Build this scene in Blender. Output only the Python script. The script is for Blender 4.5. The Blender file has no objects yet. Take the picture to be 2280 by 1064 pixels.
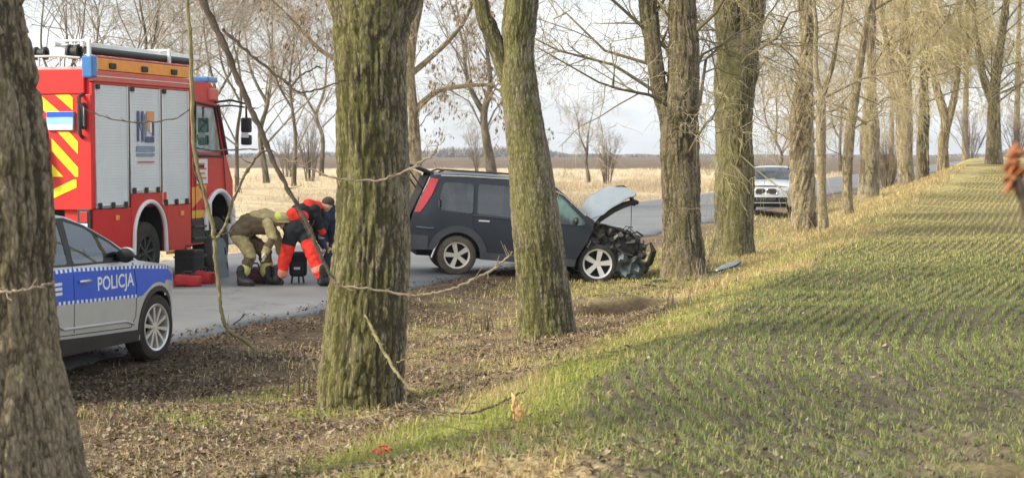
import bpy, bmesh, math, random
import numpy as np
from mathutils import Vector, Matrix, Euler
from mathutils.geometry import delaunay_2d_cdt

random.seed(7)
rng = np.random.default_rng(7)
SC = bpy.context.scene
COL = SC.collection
R = math.radians

# ------------------------------------------------------------------ camera
CAM_H = 2.1
FPX = 4000.0
PITCH = math.atan(187 / FPX)
cam_d = bpy.data.cameras.new('camera')
cam = bpy.data.objects.new('camera', cam_d)
COL.objects.link(cam)
cam.location = (0, 0, CAM_H)
cam.rotation_euler = (math.pi / 2 - PITCH, 0, 0)
cam_d.sensor_width = 36
cam_d.lens = 36 * FPX / 2280
cam_d.clip_start = 0.1
cam_d.clip_end = 9000
cam_d.dof.use_dof = True
cam_d.dof.focus_distance = 24
cam_d.dof.aperture_fstop = 5.0
SC.camera = cam

# ------------------------------------------------------------------ sky and sun (thin bright overcast, sun low on the left)
SUN_EL, SUN_AZ = R(33), R(-112)            # azimuth measured from +Y (view direction) clockwise
world = bpy.data.worlds.new('World')
SC.world = world
world.use_nodes = True
wn, wl = world.node_tree.nodes, world.node_tree.links
wn.clear()
w_out = wn.new('ShaderNodeOutputWorld')
w_bg = wn.new('ShaderNodeBackground')
w_bg.inputs['Strength'].default_value = 0.098
sky = wn.new('ShaderNodeTexSky')
sky.sky_type = 'NISHITA'
sky.sun_disc = False
sky.sun_elevation = SUN_EL
sky.sun_rotation = SUN_AZ
sky.air_density = 1.0
sky.dust_density = 2.0
w_tc = wn.new('ShaderNodeTexCoord')
w_map = wn.new('ShaderNodeMapping')
w_map.inputs['Scale'].default_value = (1.0, 1.0, 2.6)
w_no = wn.new('ShaderNodeTexNoise')
w_no.inputs['Scale'].default_value = 7.0
w_no.inputs['Detail'].default_value = 6.0
w_no.inputs['Roughness'].default_value = 0.6
w_r = wn.new('ShaderNodeValToRGB')
w_r.color_ramp.elements[0].position = 0.36
w_r.color_ramp.elements[0].color = (0.45, 0.45, 0.45, 1)
w_r.color_ramp.elements[1].position = 0.60
w_r.color_ramp.elements[1].color = (0.97, 0.97, 0.97, 1)
w_mix = wn.new('ShaderNodeMix')
w_mix.data_type = 'RGBA'
w_mix.inputs['B'].default_value = (7.7, 8.1, 8.5, 1)
w_gain = wn.new('ShaderNodeVectorMath')
w_gain.operation = 'MULTIPLY'
w_gain.inputs[1].default_value = (1.0, 0.98, 1.0)
wl.new(w_tc.outputs['Generated'], w_map.inputs['Vector'])
wl.new(w_map.outputs['Vector'], w_no.inputs['Vector'])
wl.new(w_no.outputs['Fac'], w_r.inputs['Fac'])
wl.new(w_r.outputs['Color'], w_mix.inputs['Factor'])
wl.new(sky.outputs['Color'], w_gain.inputs[0])
wl.new(w_gain.outputs['Vector'], w_mix.inputs['A'])
wl.new(w_mix.outputs['Result'], w_bg.inputs['Color'])
wl.new(w_bg.outputs['Background'], w_out.inputs['Surface'])

sun_d = bpy.data.lights.new('sun', 'SUN')
sun_d.energy = 4.0
sun_d.angle = R(18)
sun_d.color = (1.0, 0.89, 0.70)
sun = bpy.data.objects.new('sun', sun_d)
COL.objects.link(sun)
sdir = Vector((math.sin(SUN_AZ) * math.cos(SUN_EL), math.cos(SUN_AZ) * math.cos(SUN_EL), math.sin(SUN_EL)))
sun.rotation_euler = sdir.to_track_quat('Z', 'Y').to_euler()
sun.location = (-30, -10, 30)

SC.view_settings.view_transform = 'Standard'
SC.view_settings.look = 'None'
SC.view_settings.exposure = 0.72
SC.view_settings.gamma = 1.0
SC.view_settings.use_curve_mapping = False
SC.cycles.max_bounces = 6
SC.cycles.transparent_max_bounces = 12
SC.cycles.use_denoising = True

# ------------------------------------------------------------------ helpers
def pt(x, y, Y):
    """World point at depth Y on the sight line of photograph pixel (x, y)."""
    u, v = (x - 1140) / FPX, (532 - y) / FPX
    c, s = math.cos(PITCH), math.sin(PITCH)
    dy, dz = c + v * s, -s + v * c
    k = Y / dy
    return Vector((u * k, Y, CAM_H + dz * k))

def link(o, parent=None):
    COL.objects.link(o)
    if parent is not None:
        o.parent = parent
    return o

def tag(o, label=None, cat=None, group=None, kind=None):
    if label: o['label'] = label
    if cat: o['category'] = cat
    if group: o['group'] = group
    if kind: o['kind'] = kind
    return o

def empty(name, loc=(0, 0, 0), rot=(0, 0, 0), parent=None):
    o = bpy.data.objects.new(name, None)
    o.empty_display_size = 0.2
    o.location = loc
    o.rotation_euler = rot
    return link(o, parent)

def copy_tree(o, parent=None):
    c = o.copy()
    COL.objects.link(c)
    c.parent = parent
    for ch in list(o.children):
        copy_tree(ch, c)
    return c

def mesh_np(name, V, F, mat, parent=None, smooth=True, col=None, attrs=None):
    """One mesh object from numpy arrays; F is (M,3) or (M,4) or a list of such arrays."""
    V = np.asarray(V, dtype=np.float32)
    Fs = F if isinstance(F, list) else [F]
    Fs = [np.asarray(f, dtype=np.int32) for f in Fs if len(f)]
    me = bpy.data.meshes.new(name)
    me.vertices.add(len(V))
    me.vertices.foreach_set('co', V.ravel())
    loops = np.concatenate([f.ravel() for f in Fs])
    tot = np.concatenate([np.full(len(f), f.shape[1], dtype=np.int32) for f in Fs])
    start = np.concatenate([[0], np.cumsum(tot)[:-1]]).astype(np.int32)
    me.loops.add(len(loops))
    me.loops.foreach_set('vertex_index', loops)
    me.polygons.add(len(tot))
    me.polygons.foreach_set('loop_start', start)
    me.polygons.foreach_set('loop_total', tot)
    me.polygons.foreach_set('use_smooth', np.full(len(tot), smooth, dtype=bool))
    if col is not None:
        a = me.color_attributes.new('Col', 'FLOAT_COLOR', 'POINT')
        c4 = np.ones((len(V), 4), dtype=np.float32)
        c4[:, :3] = col
        a.data.foreach_set('color', c4.ravel())
    for k, v in (attrs or {}).items():
        a = me.attributes.new(k, 'FLOAT', 'POINT')
        a.data.foreach_set('value', np.asarray(v, dtype=np.float32))
    me.update()
    me.validate()
    me.materials.append(mat)
    return link(bpy.data.objects.new(name, me), parent)

def _hash(ix, iy, iz, seed):
    h = (ix.astype(np.int64) * 374761393 + iy.astype(np.int64) * 668265263 + iz.astype(np.int64) * 2147483647 + seed * 974711) & 0xFFFFFFFF
    h = ((h ^ (h >> 13)) * 1274126177) & 0xFFFFFFFF
    h = ((h ^ (h >> 16)) * 2246822519) & 0xFFFFFFFF
    return ((h ^ (h >> 15)) & 0xFFFF) / 65535.0

def vn(x, y, z=None, seed=0):
    """Smooth value noise, 0..1, vectorised."""
    x = np.asarray(x, float); y = np.asarray(y, float)
    z = np.zeros_like(x) if z is None else np.asarray(z, float)
    fx, fy, fz = np.floor(x), np.floor(y), np.floor(z)
    tx, ty, tz = x - fx, y - fy, z - fz
    tx, ty, tz = tx * tx * (3 - 2 * tx), ty * ty * (3 - 2 * ty), tz * tz * (3 - 2 * tz)
    r = 0
    for a in (0, 1):
        for b in (0, 1):
            for c in (0, 1):
                w = (tx if a else 1 - tx) * (ty if b else 1 - ty) * (tz if c else 1 - tz)
                r = r + w * _hash(fx + a, fy + b, fz + c, seed)
    return r

def sst(a, b, x):
    t = np.clip((x - a) / (b - a), 0, 1)
    return t * t * (3 - 2 * t)

class MB:
    """Collects shapes and links them as ONE mesh object."""
    def __init__(self):
        self.v, self.f = [], []
    def add(self, vs, fs, M=None):
        n = len(self.v)
        self.v += [tuple(M @ Vector(p)) if M else tuple(p) for p in vs]
        self.f += [tuple(n + i for i in f) for f in fs]
        return self
    def box(self, x0, x1, y0, y1, z0, z1, M=None):
        vs = [(x, y, z) for x in (x0, x1) for y in (y0, y1) for z in (z0, z1)]
        fs = [(0, 1, 3, 2), (4, 6, 7, 5), (0, 4, 5, 1), (2, 3, 7, 6), (0, 2, 6, 4), (1, 5, 7, 3)]
        return self.add(vs, fs, M)
    def prism(self, poly, y0, y1, M=None):
        """polygon in (x,z), counter-clockwise as seen from -y, extruded y0..y1"""
        n = len(poly)
        vs = [(x, y0, z) for x, z in poly] + [(x, y1, z) for x, z in poly]
        fs = [tuple(range(n)), tuple(range(2 * n - 1, n - 1, -1))]
        fs += [(i, i + n, (i + 1) % n + n, (i + 1) % n) for i in range(n)]
        return self.add(vs, fs, M)
    def tube(self, pts, r, n=8, caps=True, M=None, flat=1.0):
        pts = [Vector(p) for p in pts]
        rr = list(r) if hasattr(r, '__len__') else [r] * len(pts)
        vs, fs = [], []
        up = Vector((0.13, 0.31, 0.94)).normalized()
        for i, p in enumerate(pts):
            d = (pts[min(i + 1, len(pts) - 1)] - pts[max(i - 1, 0)])
            d = d.normalized() if d.length > 1e-9 else Vector((0, 0, 1))
            a = d.cross(up)
            if a.length < 0.05: a = d.cross(Vector((1, 0, 0)))
            a.normalize(); b = d.cross(a).normalized()
            up = -b if False else up
            for k in range(n):
                t = 2 * math.pi * k / n
                vs.append(p + (a * math.cos(t) + b * math.sin(t) * flat) * rr[i])
        m = len(pts)
        for i in range(m - 1):
            for k in range(n):
                fs.append((i * n + k, i * n + (k + 1) % n, (i + 1) * n + (k + 1) % n, (i + 1) * n + k))
        if caps:
            fs.append(tuple(range(n - 1, -1, -1))); fs.append(tuple((m - 1) * n + k for k in range(n)))
        return self.add(vs, fs, M)
    def lathe(self, prof, n=32, M=None, closed=False):
        """profile of (radius, y) turned about the y axis"""
        vs, fs = [], []
        m = len(prof)
        for k in range(n):
            t = 2 * math.pi * k / n
            vs += [(r * math.cos(t), y, r * math.sin(t)) for r, y in prof]
        for k in range(n):
            k2 = (k + 1) % n
            for i in range(m - 1 + (1 if closed else 0)):
                j = (i + 1) % m
                fs.append((k * m + i, k * m + j, k2 * m + j, k2 * m + i))
        return self.add(vs, fs, M)
    def ball(self, c, rx, ry, rz, n=12, m=8, M=None):
        vs, fs = [], []
        for i in range(m + 1):
            a = math.pi * i / m
            for k in range(n):
                t = 2 * math.pi * k / n
                vs.append((c[0] + rx * math.sin(a) * math.cos(t), c[1] + ry * math.sin(a) * math.sin(t), c[2] + rz * math.cos(a)))
        for i in range(m):
            for k in range(n):
                fs.append((i * n + k, (i + 1) * n + k, (i + 1) * n + (k + 1) % n, i * n + (k + 1) % n))
        return self.add(vs, fs, M)
    def build(self, name, mat, parent=None, smooth=False, bevel=0, segs=2, label=None, sub=0):
        me = bpy.data.meshes.new(name)
        me.from_pydata(self.v, [], self.f)
        bm = bmesh.new(); bm.from_mesh(me)
        bmesh.ops.remove_doubles(bm, verts=bm.verts, dist=1e-5)
        bmesh.ops.recalc_face_normals(bm, faces=bm.faces)
        bm.to_mesh(me); bm.free()
        me.materials.append(mat)
        o = link(bpy.data.objects.new(name, me), parent)
        if smooth:
            me.polygons.foreach_set('use_smooth', [True] * len(me.polygons))
            try:
                me.set_sharp_from_angle(angle=R(42))
            except Exception:
                pass
        if bevel:
            b = o.modifiers.new('bevel', 'BEVEL'); b.width = bevel; b.segments = segs; b.limit_method = 'ANGLE'; b.angle_limit = R(35)
        if sub:
            s = o.modifiers.new('sub', 'SUBSURF'); s.levels = sub; s.render_levels = sub
        if label: o['label'] = label
        return o

# ------------------------------------------------------------------ materials
def nmat(name):
    m = bpy.data.materials.new(name)
    m.use_nodes = True
    nt = m.node_tree
    return m, nt.nodes, nt.links, nt.nodes['Principled BSDF']

def pm(name, col, rough=0.5, metal=0.0, var=0.12, scale=6.0, bump=0.0, bscale=40.0, coat=0.0, dirt=0.0, dirt_col=(0.10, 0.075, 0.05), coord='Object'):
    """Principled material with noise-varied colour, optional relief and patchy dust."""
    m, N, L, b = nmat(name)
    tc = N.new('ShaderNodeTexCoord')
    no = N.new('ShaderNodeTexNoise'); no.inputs['Scale'].default_value = scale; no.inputs['Detail'].default_value = 5
    L.new(tc.outputs[coord], no.inputs['Vector'])
    cr = N.new('ShaderNodeValToRGB')
    lo = tuple(max(0, c * (1 - var)) for c in col) + (1,); hi = tuple(min(1, c * (1 + var)) for c in col) + (1,)
    cr.color_ramp.elements[0].position = 0.3; cr.color_ramp.elements[0].color = lo
    cr.color_ramp.elements[1].position = 0.7; cr.color_ramp.elements[1].color = hi
    L.new(no.outputs['Fac'], cr.inputs['Fac'])
    out = cr.outputs['Color']
    b.inputs['Roughness'].default_value = rough
    b.inputs['Metallic'].default_value = metal
    if dirt > 0:
        n2 = N.new('ShaderNodeTexNoise'); n2.inputs['Scale'].default_value = 3.2; n2.inputs['Detail'].default_value = 8; n2.inputs['Roughness'].default_value = 0.7
        L.new(tc.outputs[coord], n2.inputs['Vector'])
        mr = N.new('ShaderNodeMapRange'); mr.inputs[1].default_value = 0.38; mr.inputs[2].default_value = 0.75; mr.inputs[3].default_value = 0.08 * dirt; mr.inputs[4].default_value = dirt
        L.new(n2.outputs['Fac'], mr.inputs[0])
        mx = N.new('ShaderNodeMix'); mx.data_type = 'RGBA'
        L.new(mr.outputs[0], mx.inputs['Factor']); L.new(out, mx.inputs['A']); mx.inputs['B'].default_value = dirt_col + (1,)
        out = mx.outputs['Result']
        m2 = N.new('ShaderNodeMapRange'); m2.inputs[3].default_value = rough; m2.inputs[4].default_value = min(1, rough + 0.5)
        L.new(mr.outputs[0], m2.inputs[0]); L.new(m2.outputs[0], b.inputs['Roughness'])
    L.new(out, b.inputs['Base Color'])
    if coat: b.inputs['Coat Weight'].default_value = coat; b.inputs['Coat Roughness'].default_value = 0.08
    if bump:
        n3 = N.new('ShaderNodeTexNoise'); n3.inputs['Scale'].default_value = bscale; n3.inputs['Detail'].default_value = 6
        L.new(tc.outputs[coord], n3.inputs['Vector'])
        bp = N.new('ShaderNodeBump'); bp.inputs['Strength'].default_value = bump; bp.inputs['Distance'].default_value = 0.02
        L.new(n3.outputs['Fac'], bp.inputs['Height']); L.new(bp.outputs['Normal'], b.inputs['Normal'])
    return m

def glass_mat(name, tint, refl=0.12):
    m, N, L, b = nmat(name)
    N.remove(b)
    out = N['Material Output']
    tr = N.new('ShaderNodeBsdfTransparent'); tr.inputs['Color'].default_value = tint + (1,)
    gl = N.new('ShaderNodeBsdfGlossy'); gl.inputs['Roughness'].default_value = 0.03; gl.inputs['Color'].default_value = (0.9, 0.95, 1, 1)
    fr = N.new('ShaderNodeFresnel'); fr.inputs['IOR'].default_value = 1.5
    ad = N.new('ShaderNodeMath'); ad.operation = 'ADD'; ad.inputs[1].default_value = refl; ad.use_clamp = True
    mx = N.new('ShaderNodeMixShader')
    L.new(fr.outputs[0], ad.inputs[0]); L.new(ad.outputs[0], mx.inputs[0])
    L.new(tr.outputs[0], mx.inputs[1]); L.new(gl.outputs[0], mx.inputs[2]); L.new(mx.outputs[0], out.inputs['Surface'])
    return m

def vcol_mat(name, rough=0.75, transl=0.25, spec=0.25):
    """Colour stored with each leaf, blade or twig; slight light through thin leaves."""
    m, N, L, b = nmat(name)
    at = N.new('ShaderNodeAttribute'); at.attribute_name = 'Col'
    L.new(at.outputs['Color'], b.inputs['Base Color'])
    b.inputs['Roughness'].default_value = rough
    b.inputs['Specular IOR Level'].default_value = spec
    if transl:
        tl = N.new('ShaderNodeBsdfTranslucent'); L.new(at.outputs['Color'], tl.inputs['Color'])
        mx = N.new('ShaderNodeMixShader'); mx.inputs[0].default_value = transl
        L.new(b.outputs[0], mx.inputs[1]); L.new(tl.outputs[0], mx.inputs[2]); L.new(mx.outputs[0], N['Material Output'].inputs['Surface'])
    return m

def bark_mat(name, dark, light, moss, moss_dir=(-0.45, -0.85, 0), moss_amt=0.5, scale=1.0):
    m, N, L, b = nmat(name)
    tc = N.new('ShaderNodeTexCoord')
    mp = N.new('ShaderNodeMapping'); mp.inputs['Scale'].default_value = (20 * scale, 20 * scale, 7.0 * scale)
    L.new(tc.outputs['Object'], mp.inputs['Vector'])
    no = N.new('ShaderNodeTexNoise'); no.inputs['Scale'].default_value = 2.2; no.inputs['Detail'].default_value = 8; no.inputs['Roughness'].default_value = 0.65
    L.new(mp.outputs[0], no.inputs['Vector'])
    vo = N.new('ShaderNodeTexVoronoi'); vo.feature = 'DISTANCE_TO_EDGE'; vo.inputs['Scale'].default_value = 1.9
    wv = N.new('ShaderNodeVectorMath'); wv.operation = 'ADD'
    sc = N.new('ShaderNodeVectorMath'); sc.operation = 'SCALE'; sc.inputs['Scale'].default_value = 0.9
    L.new(no.outputs['Color'], sc.inputs[0]); L.new(mp.outputs[0], wv.inputs[0]); L.new(sc.outputs[0], wv.inputs[1]); L.new(wv.outputs[0], vo.inputs['Vector'])
    at = N.new('ShaderNodeAttribute'); at.attribute_name = 'groove'
    cr = N.new('ShaderNodeValToRGB')
    e = cr.color_ramp.elements
    e[0].position = 0.05; e[0].color = tuple(c * 0.65 for c in dark) + (1,)
    e[1].position = 0.95; e[1].color = light + (1,)
    k = e.new(0.45); k.color = tuple((a + c) / 2 for a, c in zip(dark, light)) + (1,)
    ma = N.new('ShaderNodeMath'); ma.operation = 'MULTIPLY_ADD'; ma.inputs[1].default_value = 0.85
    mv = N.new('ShaderNodeMapRange'); mv.inputs[1].default_value = 0; mv.inputs[2].default_value = 0.35; mv.inputs[3].default_value = -0.30; mv.inputs[4].default_value = 0.12
    L.new(vo.outputs['Distance'], mv.inputs[0])
    sb = N.new('ShaderNodeMath'); sb.operation = 'ADD'
    L.new(no.outputs['Fac'], ma.inputs[0]); L.new(mv.outputs[0], ma.inputs[2])
    L.new(ma.outputs[0], sb.inputs[0])
    mg = N.new('ShaderNodeMapRange'); mg.inputs[1].default_value = 0; mg.inputs[2].default_value = 1; mg.inputs[3].default_value = 0.14; mg.inputs[4].default_value = -0.30
    L.new(at.outputs['Fac'], mg.inputs[0]); L.new(mg.outputs[0], sb.inputs[1])
    L.new(sb.outputs[0], cr.inputs['Fac'])
    ge = N.new('ShaderNodeNewGeometry')
    dt = N.new('ShaderNodeVectorMath'); dt.operation = 'DOT_PRODUCT'; dt.inputs[1].default_value = moss_dir
    L.new(ge.outputs['Normal'], dt.inputs[0])
    n2 = N.new('ShaderNodeTexNoise'); n2.inputs['Scale'].default_value = 4.5; n2.inputs['Detail'].default_value = 9; n2.inputs['Roughness'].default_value = 0.7
    m2 = N.new('ShaderNodeMapping'); m2.inputs['Scale'].default_value = (1.6, 1.6, 0.8)
    L.new(tc.outputs['Object'], m2.inputs['Vector']); L.new(m2.outputs[0], n2.inputs['Vector'])
    a1 = N.new('ShaderNodeMath'); a1.operation = 'MULTIPLY_ADD'; a1.inputs[1].default_value = 0.28
    L.new(dt.outputs['Value'], a1.inputs[0]); L.new(n2.outputs['Fac'], a1.inputs[2])
    mr = N.new('ShaderNodeMapRange'); mr.inputs[1].default_value = 0.92 - 0.5 * moss_amt; mr.inputs[2].default_value = 1.12 - 0.5 * moss_amt; mr.inputs[4].default_value = 0.82
    L.new(a1.outputs[0], mr.inputs[0])
    mc = N.new('ShaderNodeMix'); mc.data_type = 'RGBA'; mc.blend_type = 'MIX'
    mm = N.new('ShaderNodeMix'); mm.data_type = 'RGBA'; mm.inputs['A'].default_value = tuple(c * 0.45 for c in moss) + (1,); mm.inputs['B'].default_value = tuple(c * 1.5 for c in moss) + (1,)
    L.new(sb.outputs[0], mm.inputs['Factor'])
    L.new(mr.outputs[0], mc.inputs['Factor']); L.new(cr.outputs['Color'], mc.inputs['A']); L.new(mm.outputs['Result'], mc.inputs['B'])
    L.new(mc.outputs['Result'], b.inputs['Base Color'])
    b.inputs['Roughness'].default_value = 0.93
    b.inputs['Specular IOR Level'].default_value = 0.15
    bp = N.new('ShaderNodeBump'); bp.inputs['Strength'].default_value = 0.85; bp.inputs['Distance'].default_value = 0.018
    L.new(sb.outputs[0], bp.inputs['Height']); L.new(bp.outputs['Normal'], b.inputs['Normal'])
    return m

M = {}
M['bark'] = bark_mat('bark_grey_brown', (0.115, 0.095, 0.067), (0.41, 0.34, 0.232), (0.150, 0.140, 0.055), moss_amt=0.50)
M['bark_moss'] = bark_mat('bark_mossy', (0.125, 0.107, 0.078), (0.43, 0.368, 0.262), (0.185, 0.182, 0.062), moss_amt=0.70, moss_dir=(-0.45, -0.85, 0.05))
M['bark_tan'] = bark_mat('bark_tan', (0.20, 0.16, 0.11), (0.60, 0.51, 0.37), (0.20, 0.18, 0.05), moss_amt=0.45)
M['bark_far'] = bark_mat('bark_far', (0.10, 0.085, 0.065), (0.30, 0.26, 0.20), (0.15, 0.14, 0.05), moss_amt=0.3)
M['twig'] = vcol_mat('twig_bark', rough=0.85, transl=0.0)
M['leaf'] = vcol_mat('dry_leaf', rough=0.7, transl=0.2)
M['blade'] = vcol_mat('grass_blade', rough=0.65, transl=0.3)
M['red'] = pm('fire_red_paint', (0.60, 0.010, 0.010), rough=0.42, var=0.06, coat=0.12, dirt=0.06)
M['red_dull'] = pm('faded_red_rail', (0.66, 0.12, 0.09), rough=0.40, var=0.08, dirt=0.15)
M['orange'] = pm('orange_panel', (0.86, 0.33, 0.045), rough=0.4, var=0.1)
M['yellow'] = pm('fluorescent_yellow', (0.86, 0.82, 0.02), rough=0.4, var=0.06)
M['gold'] = pm('reflective_gold_strip', (0.75, 0.42, 0.03), rough=0.35, var=0.08)
M['blue_lamp'] = pm('blue_lamp', (0.03, 0.16, 0.42), rough=0.2, var=0.1, coat=0.6)
M['alu'] = pm('shutter_aluminium', (0.68, 0.71, 0.72), rough=0.5, metal=0.0, var=0.04, scale=2, dirt=0.06)
M['white'] = pm('white_paint', (0.78, 0.78, 0.77), rough=0.4, var=0.04, dirt=0.08)
M['black'] = pm('black_plastic', (0.018, 0.018, 0.019), rough=0.55, var=0.2, dirt=0.1)
M['dark'] = pm('dark_void', (0.010, 0.010, 0.011), rough=0.9, var=0.2)
M['rubber'] = pm('tyre_rubber', (0.022, 0.021, 0.020), rough=0.85, var=0.2, dirt=0.35, bump=0.1)
M['rubber_mud'] = pm('muddy_tyre_rubber', (0.055, 0.048, 0.038), rough=0.9, var=0.25, dirt=0.8, dirt_col=(0.16, 0.13, 0.095), bump=0.2)
M['alloy'] = pm('alloy_rim', (0.70, 0.70, 0.70), rough=0.28, metal=0.55, var=0.05, dirt=0.1)
M['alloy_dirty'] = pm('dirty_alloy_rim', (0.62, 0.60, 0.54), rough=0.38, metal=0.4, var=0.1, dirt=0.35, dirt_col=(0.22, 0.19, 0.14))
M['police_silver'] = pm('silver_car_paint', (0.51, 0.535, 0.545), rough=0.28, metal=0.2, var=0.04, coat=0.5, dirt=0.10)
M['police_blue'] = pm('blue_reflective_foil', (0.006, 0.09, 0.66), rough=0.4, var=0.08, coat=0.1, dirt=0.04)
M['foil_white'] = pm('white_reflective_foil', (0.80, 0.83, 0.88), rough=0.35, var=0.04)
M['navy'] = pm('dark_navy_car_paint', (0.010, 0.016, 0.028), rough=0.42, metal=0.0, var=0.1, coat=0.08, dirt=0.05)
M['clad'] = pm('grey_cladding', (0.040, 0.050, 0.064), rough=0.5, var=0.15, dirt=0.22)
M['chrome'] = pm('bright_trim', (0.70, 0.72, 0.74), rough=0.2, metal=0.8, var=0.05)
M['bonnet'] = pm('bonnet_brightened_grey', (0.19, 0.23, 0.265), rough=0.4, metal=0.2, var=0.08, coat=0.4, dirt=0.1)  # paler than the navy body: the bonnet's bright lit top is in the colour
M['tail'] = pm('red_tail_lamp', (0.42, 0.018, 0.025), rough=0.2, var=0.1, coat=0.7)
M['engine'] = pm('dark_engine_parts', (0.028, 0.028, 0.030), rough=0.6, var=0.4, scale=14, dirt=0.25)  # near-black parts with random tone and patchy dirt
M['engine_grey'] = pm('cast_metal', (0.075, 0.078, 0.08), rough=0.5, metal=0.5, var=0.35, scale=18, dirt=0.3)
M['fender'] = pm('torn_wing_grey_blue', (0.13, 0.165, 0.185), rough=0.4, metal=0.2, var=0.2, dirt=0.25)
M['airbag'] = pm('pale_green_airbag', (0.55, 0.80, 0.68), rough=0.8, var=0.12, scale=9)
M['seat'] = pm('seat_cloth', (0.05, 0.05, 0.055), rough=0.95, var=0.2)
M['bmw'] = pm('pale_silver_car_paint', (0.47, 0.50, 0.54), rough=0.3, metal=0.2, var=0.04, coat=0.4, dirt=0.06)
M['glass'] = glass_mat('car_glass', (0.72, 0.80, 0.76), 0.08)
M['glass_clear'] = glass_mat('clear_glass', (0.80, 0.88, 0.84), 0.04)
M['glass_dark'] = glass_mat('tinted_glass', (0.16, 0.18, 0.19), 0.06)
M['glass_truck'] = glass_mat('truck_glass', (0.28, 0.36, 0.33), 0.12)
M['lamp_glass'] = pm('headlamp', (0.45, 0.48, 0.50), rough=0.12, metal=0.3, var=0.1, coat=0.8)
M['logo_blue'] = pm('navy_print', (0.07, 0.085, 0.20), rough=0.5, var=0.08)
M['logo_grey'] = pm('pale_blue_print', (0.22, 0.28, 0.38), rough=0.5, var=0.08)
M['logo_orange'] = pm('orange_print', (0.80, 0.30, 0.10), rough=0.5, var=0.08)
M['plate_blue'] = pm('light_blue_panel', (0.30, 0.58, 0.80), rough=0.4, var=0.12)
M['suit'] = pm('brown_fire_suit', (0.115, 0.080, 0.046), rough=0.9, var=0.22, scale=11, bump=0.5, bscale=22)
M['khaki'] = pm('khaki_fire_suit', (0.36, 0.30, 0.145), rough=0.9, var=0.2, scale=11, bump=0.5, bscale=22)
M['hiviz'] = pm('fluorescent_band', (0.62, 0.68, 0.08), rough=0.6, var=0.1)
M['band'] = pm('dull_yellow_reflective_band', (0.50, 0.48, 0.16), rough=0.6, var=0.1)
M['med_red'] = pm('orange_red_trousers', (0.80, 0.035, 0.018), rough=0.8, var=0.14, scale=12, bump=0.5, bscale=20)
M['med_band'] = pm('pale_reflective_band', (0.80, 0.28, 0.22), rough=0.5, var=0.1)
M['cloth_black'] = pm('black_cloth', (0.014, 0.016, 0.021), rough=0.9, var=0.3, scale=10, bump=0.5, bscale=22)
M['cloth_navy'] = pm('navy_cloth', (0.020, 0.026, 0.045), rough=0.9, var=0.3, scale=10, bump=0.5, bscale=22)
M['skin'] = pm('skin', (0.52, 0.31, 0.22), rough=0.55, var=0.08)
M['glove'] = pm('pale_glove', (0.62, 0.60, 0.50), rough=0.8, var=0.1)
M['boot'] = pm('black_boot', (0.016, 0.015, 0.015), rough=0.6, var=0.2)
M['hair'] = pm('brown_hair', (0.07, 0.045, 0.03), rough=0.8, var=0.3, scale=40, bump=0.6, bscale=90)
M['bag_red'] = pm('red_nylon_bag', (0.42, 0.015, 0.020), rough=0.6, var=0.2, bump=0.4, bscale=15)
M['bag_maroon'] = pm('maroon_nylon_bag', (0.06, 0.012, 0.022), rough=0.7, var=0.3, bump=0.4, bscale=15)
M['stem_dark'] = pm('dark_twig_bark', (0.085, 0.066, 0.048), rough=0.9, var=0.35, scale=9, bump=0.5, bscale=60)
M['stem_moss'] = pm('greenish_twig_bark', (0.20, 0.175, 0.085), rough=0.9, var=0.35, scale=7, bump=0.5, bscale=60)
M['stem_pale'] = pm('pale_dry_twig', (0.26, 0.21, 0.15), rough=0.85, var=0.25, scale=9, bump=0.4, bscale=60)
M['orange_leaf'] = pm('orange_dry_leaf', (0.36, 0.135, 0.05), rough=0.7, var=0.4, scale=25)
M['straw'] = pm('straw_leaf', (0.62, 0.42, 0.20), rough=0.8, var=0.3, scale=20)
M['red_scrap'] = pm('red_plastic_scrap', (0.60, 0.06, 0.03), rough=0.4, var=0.25, scale=12)
# ------------------------------------------------------------------ terrain
TB, TM = -5.54, 0.277                       # tree line in plan: X = TB + TM*Y
CT = 1 / math.sqrt(1 + TM * TM)
S_NEAR, S_FAR = -3.77, -10.7                # road edges, metres left of the tree line
def sdist(X, Y): return (X - TB - TM * Y) * CT
def sX(s, Y): return s / CT + TB + TM * Y
_GY = np.arange(-10, 260, 0.05)
_GX = np.cumsum(0.30 * np.tanh((_GY - 13.3) / 3.6) + 0.15 * np.exp(-((_GY - 22) / 7.5) ** 2) * (_GY > 0)) * 0.05
_GX -= np.interp(13.3, _GY, _GX)
def row_g(Y):
    return np.interp(np.asarray(Y, float), _GY, _GX)

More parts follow.
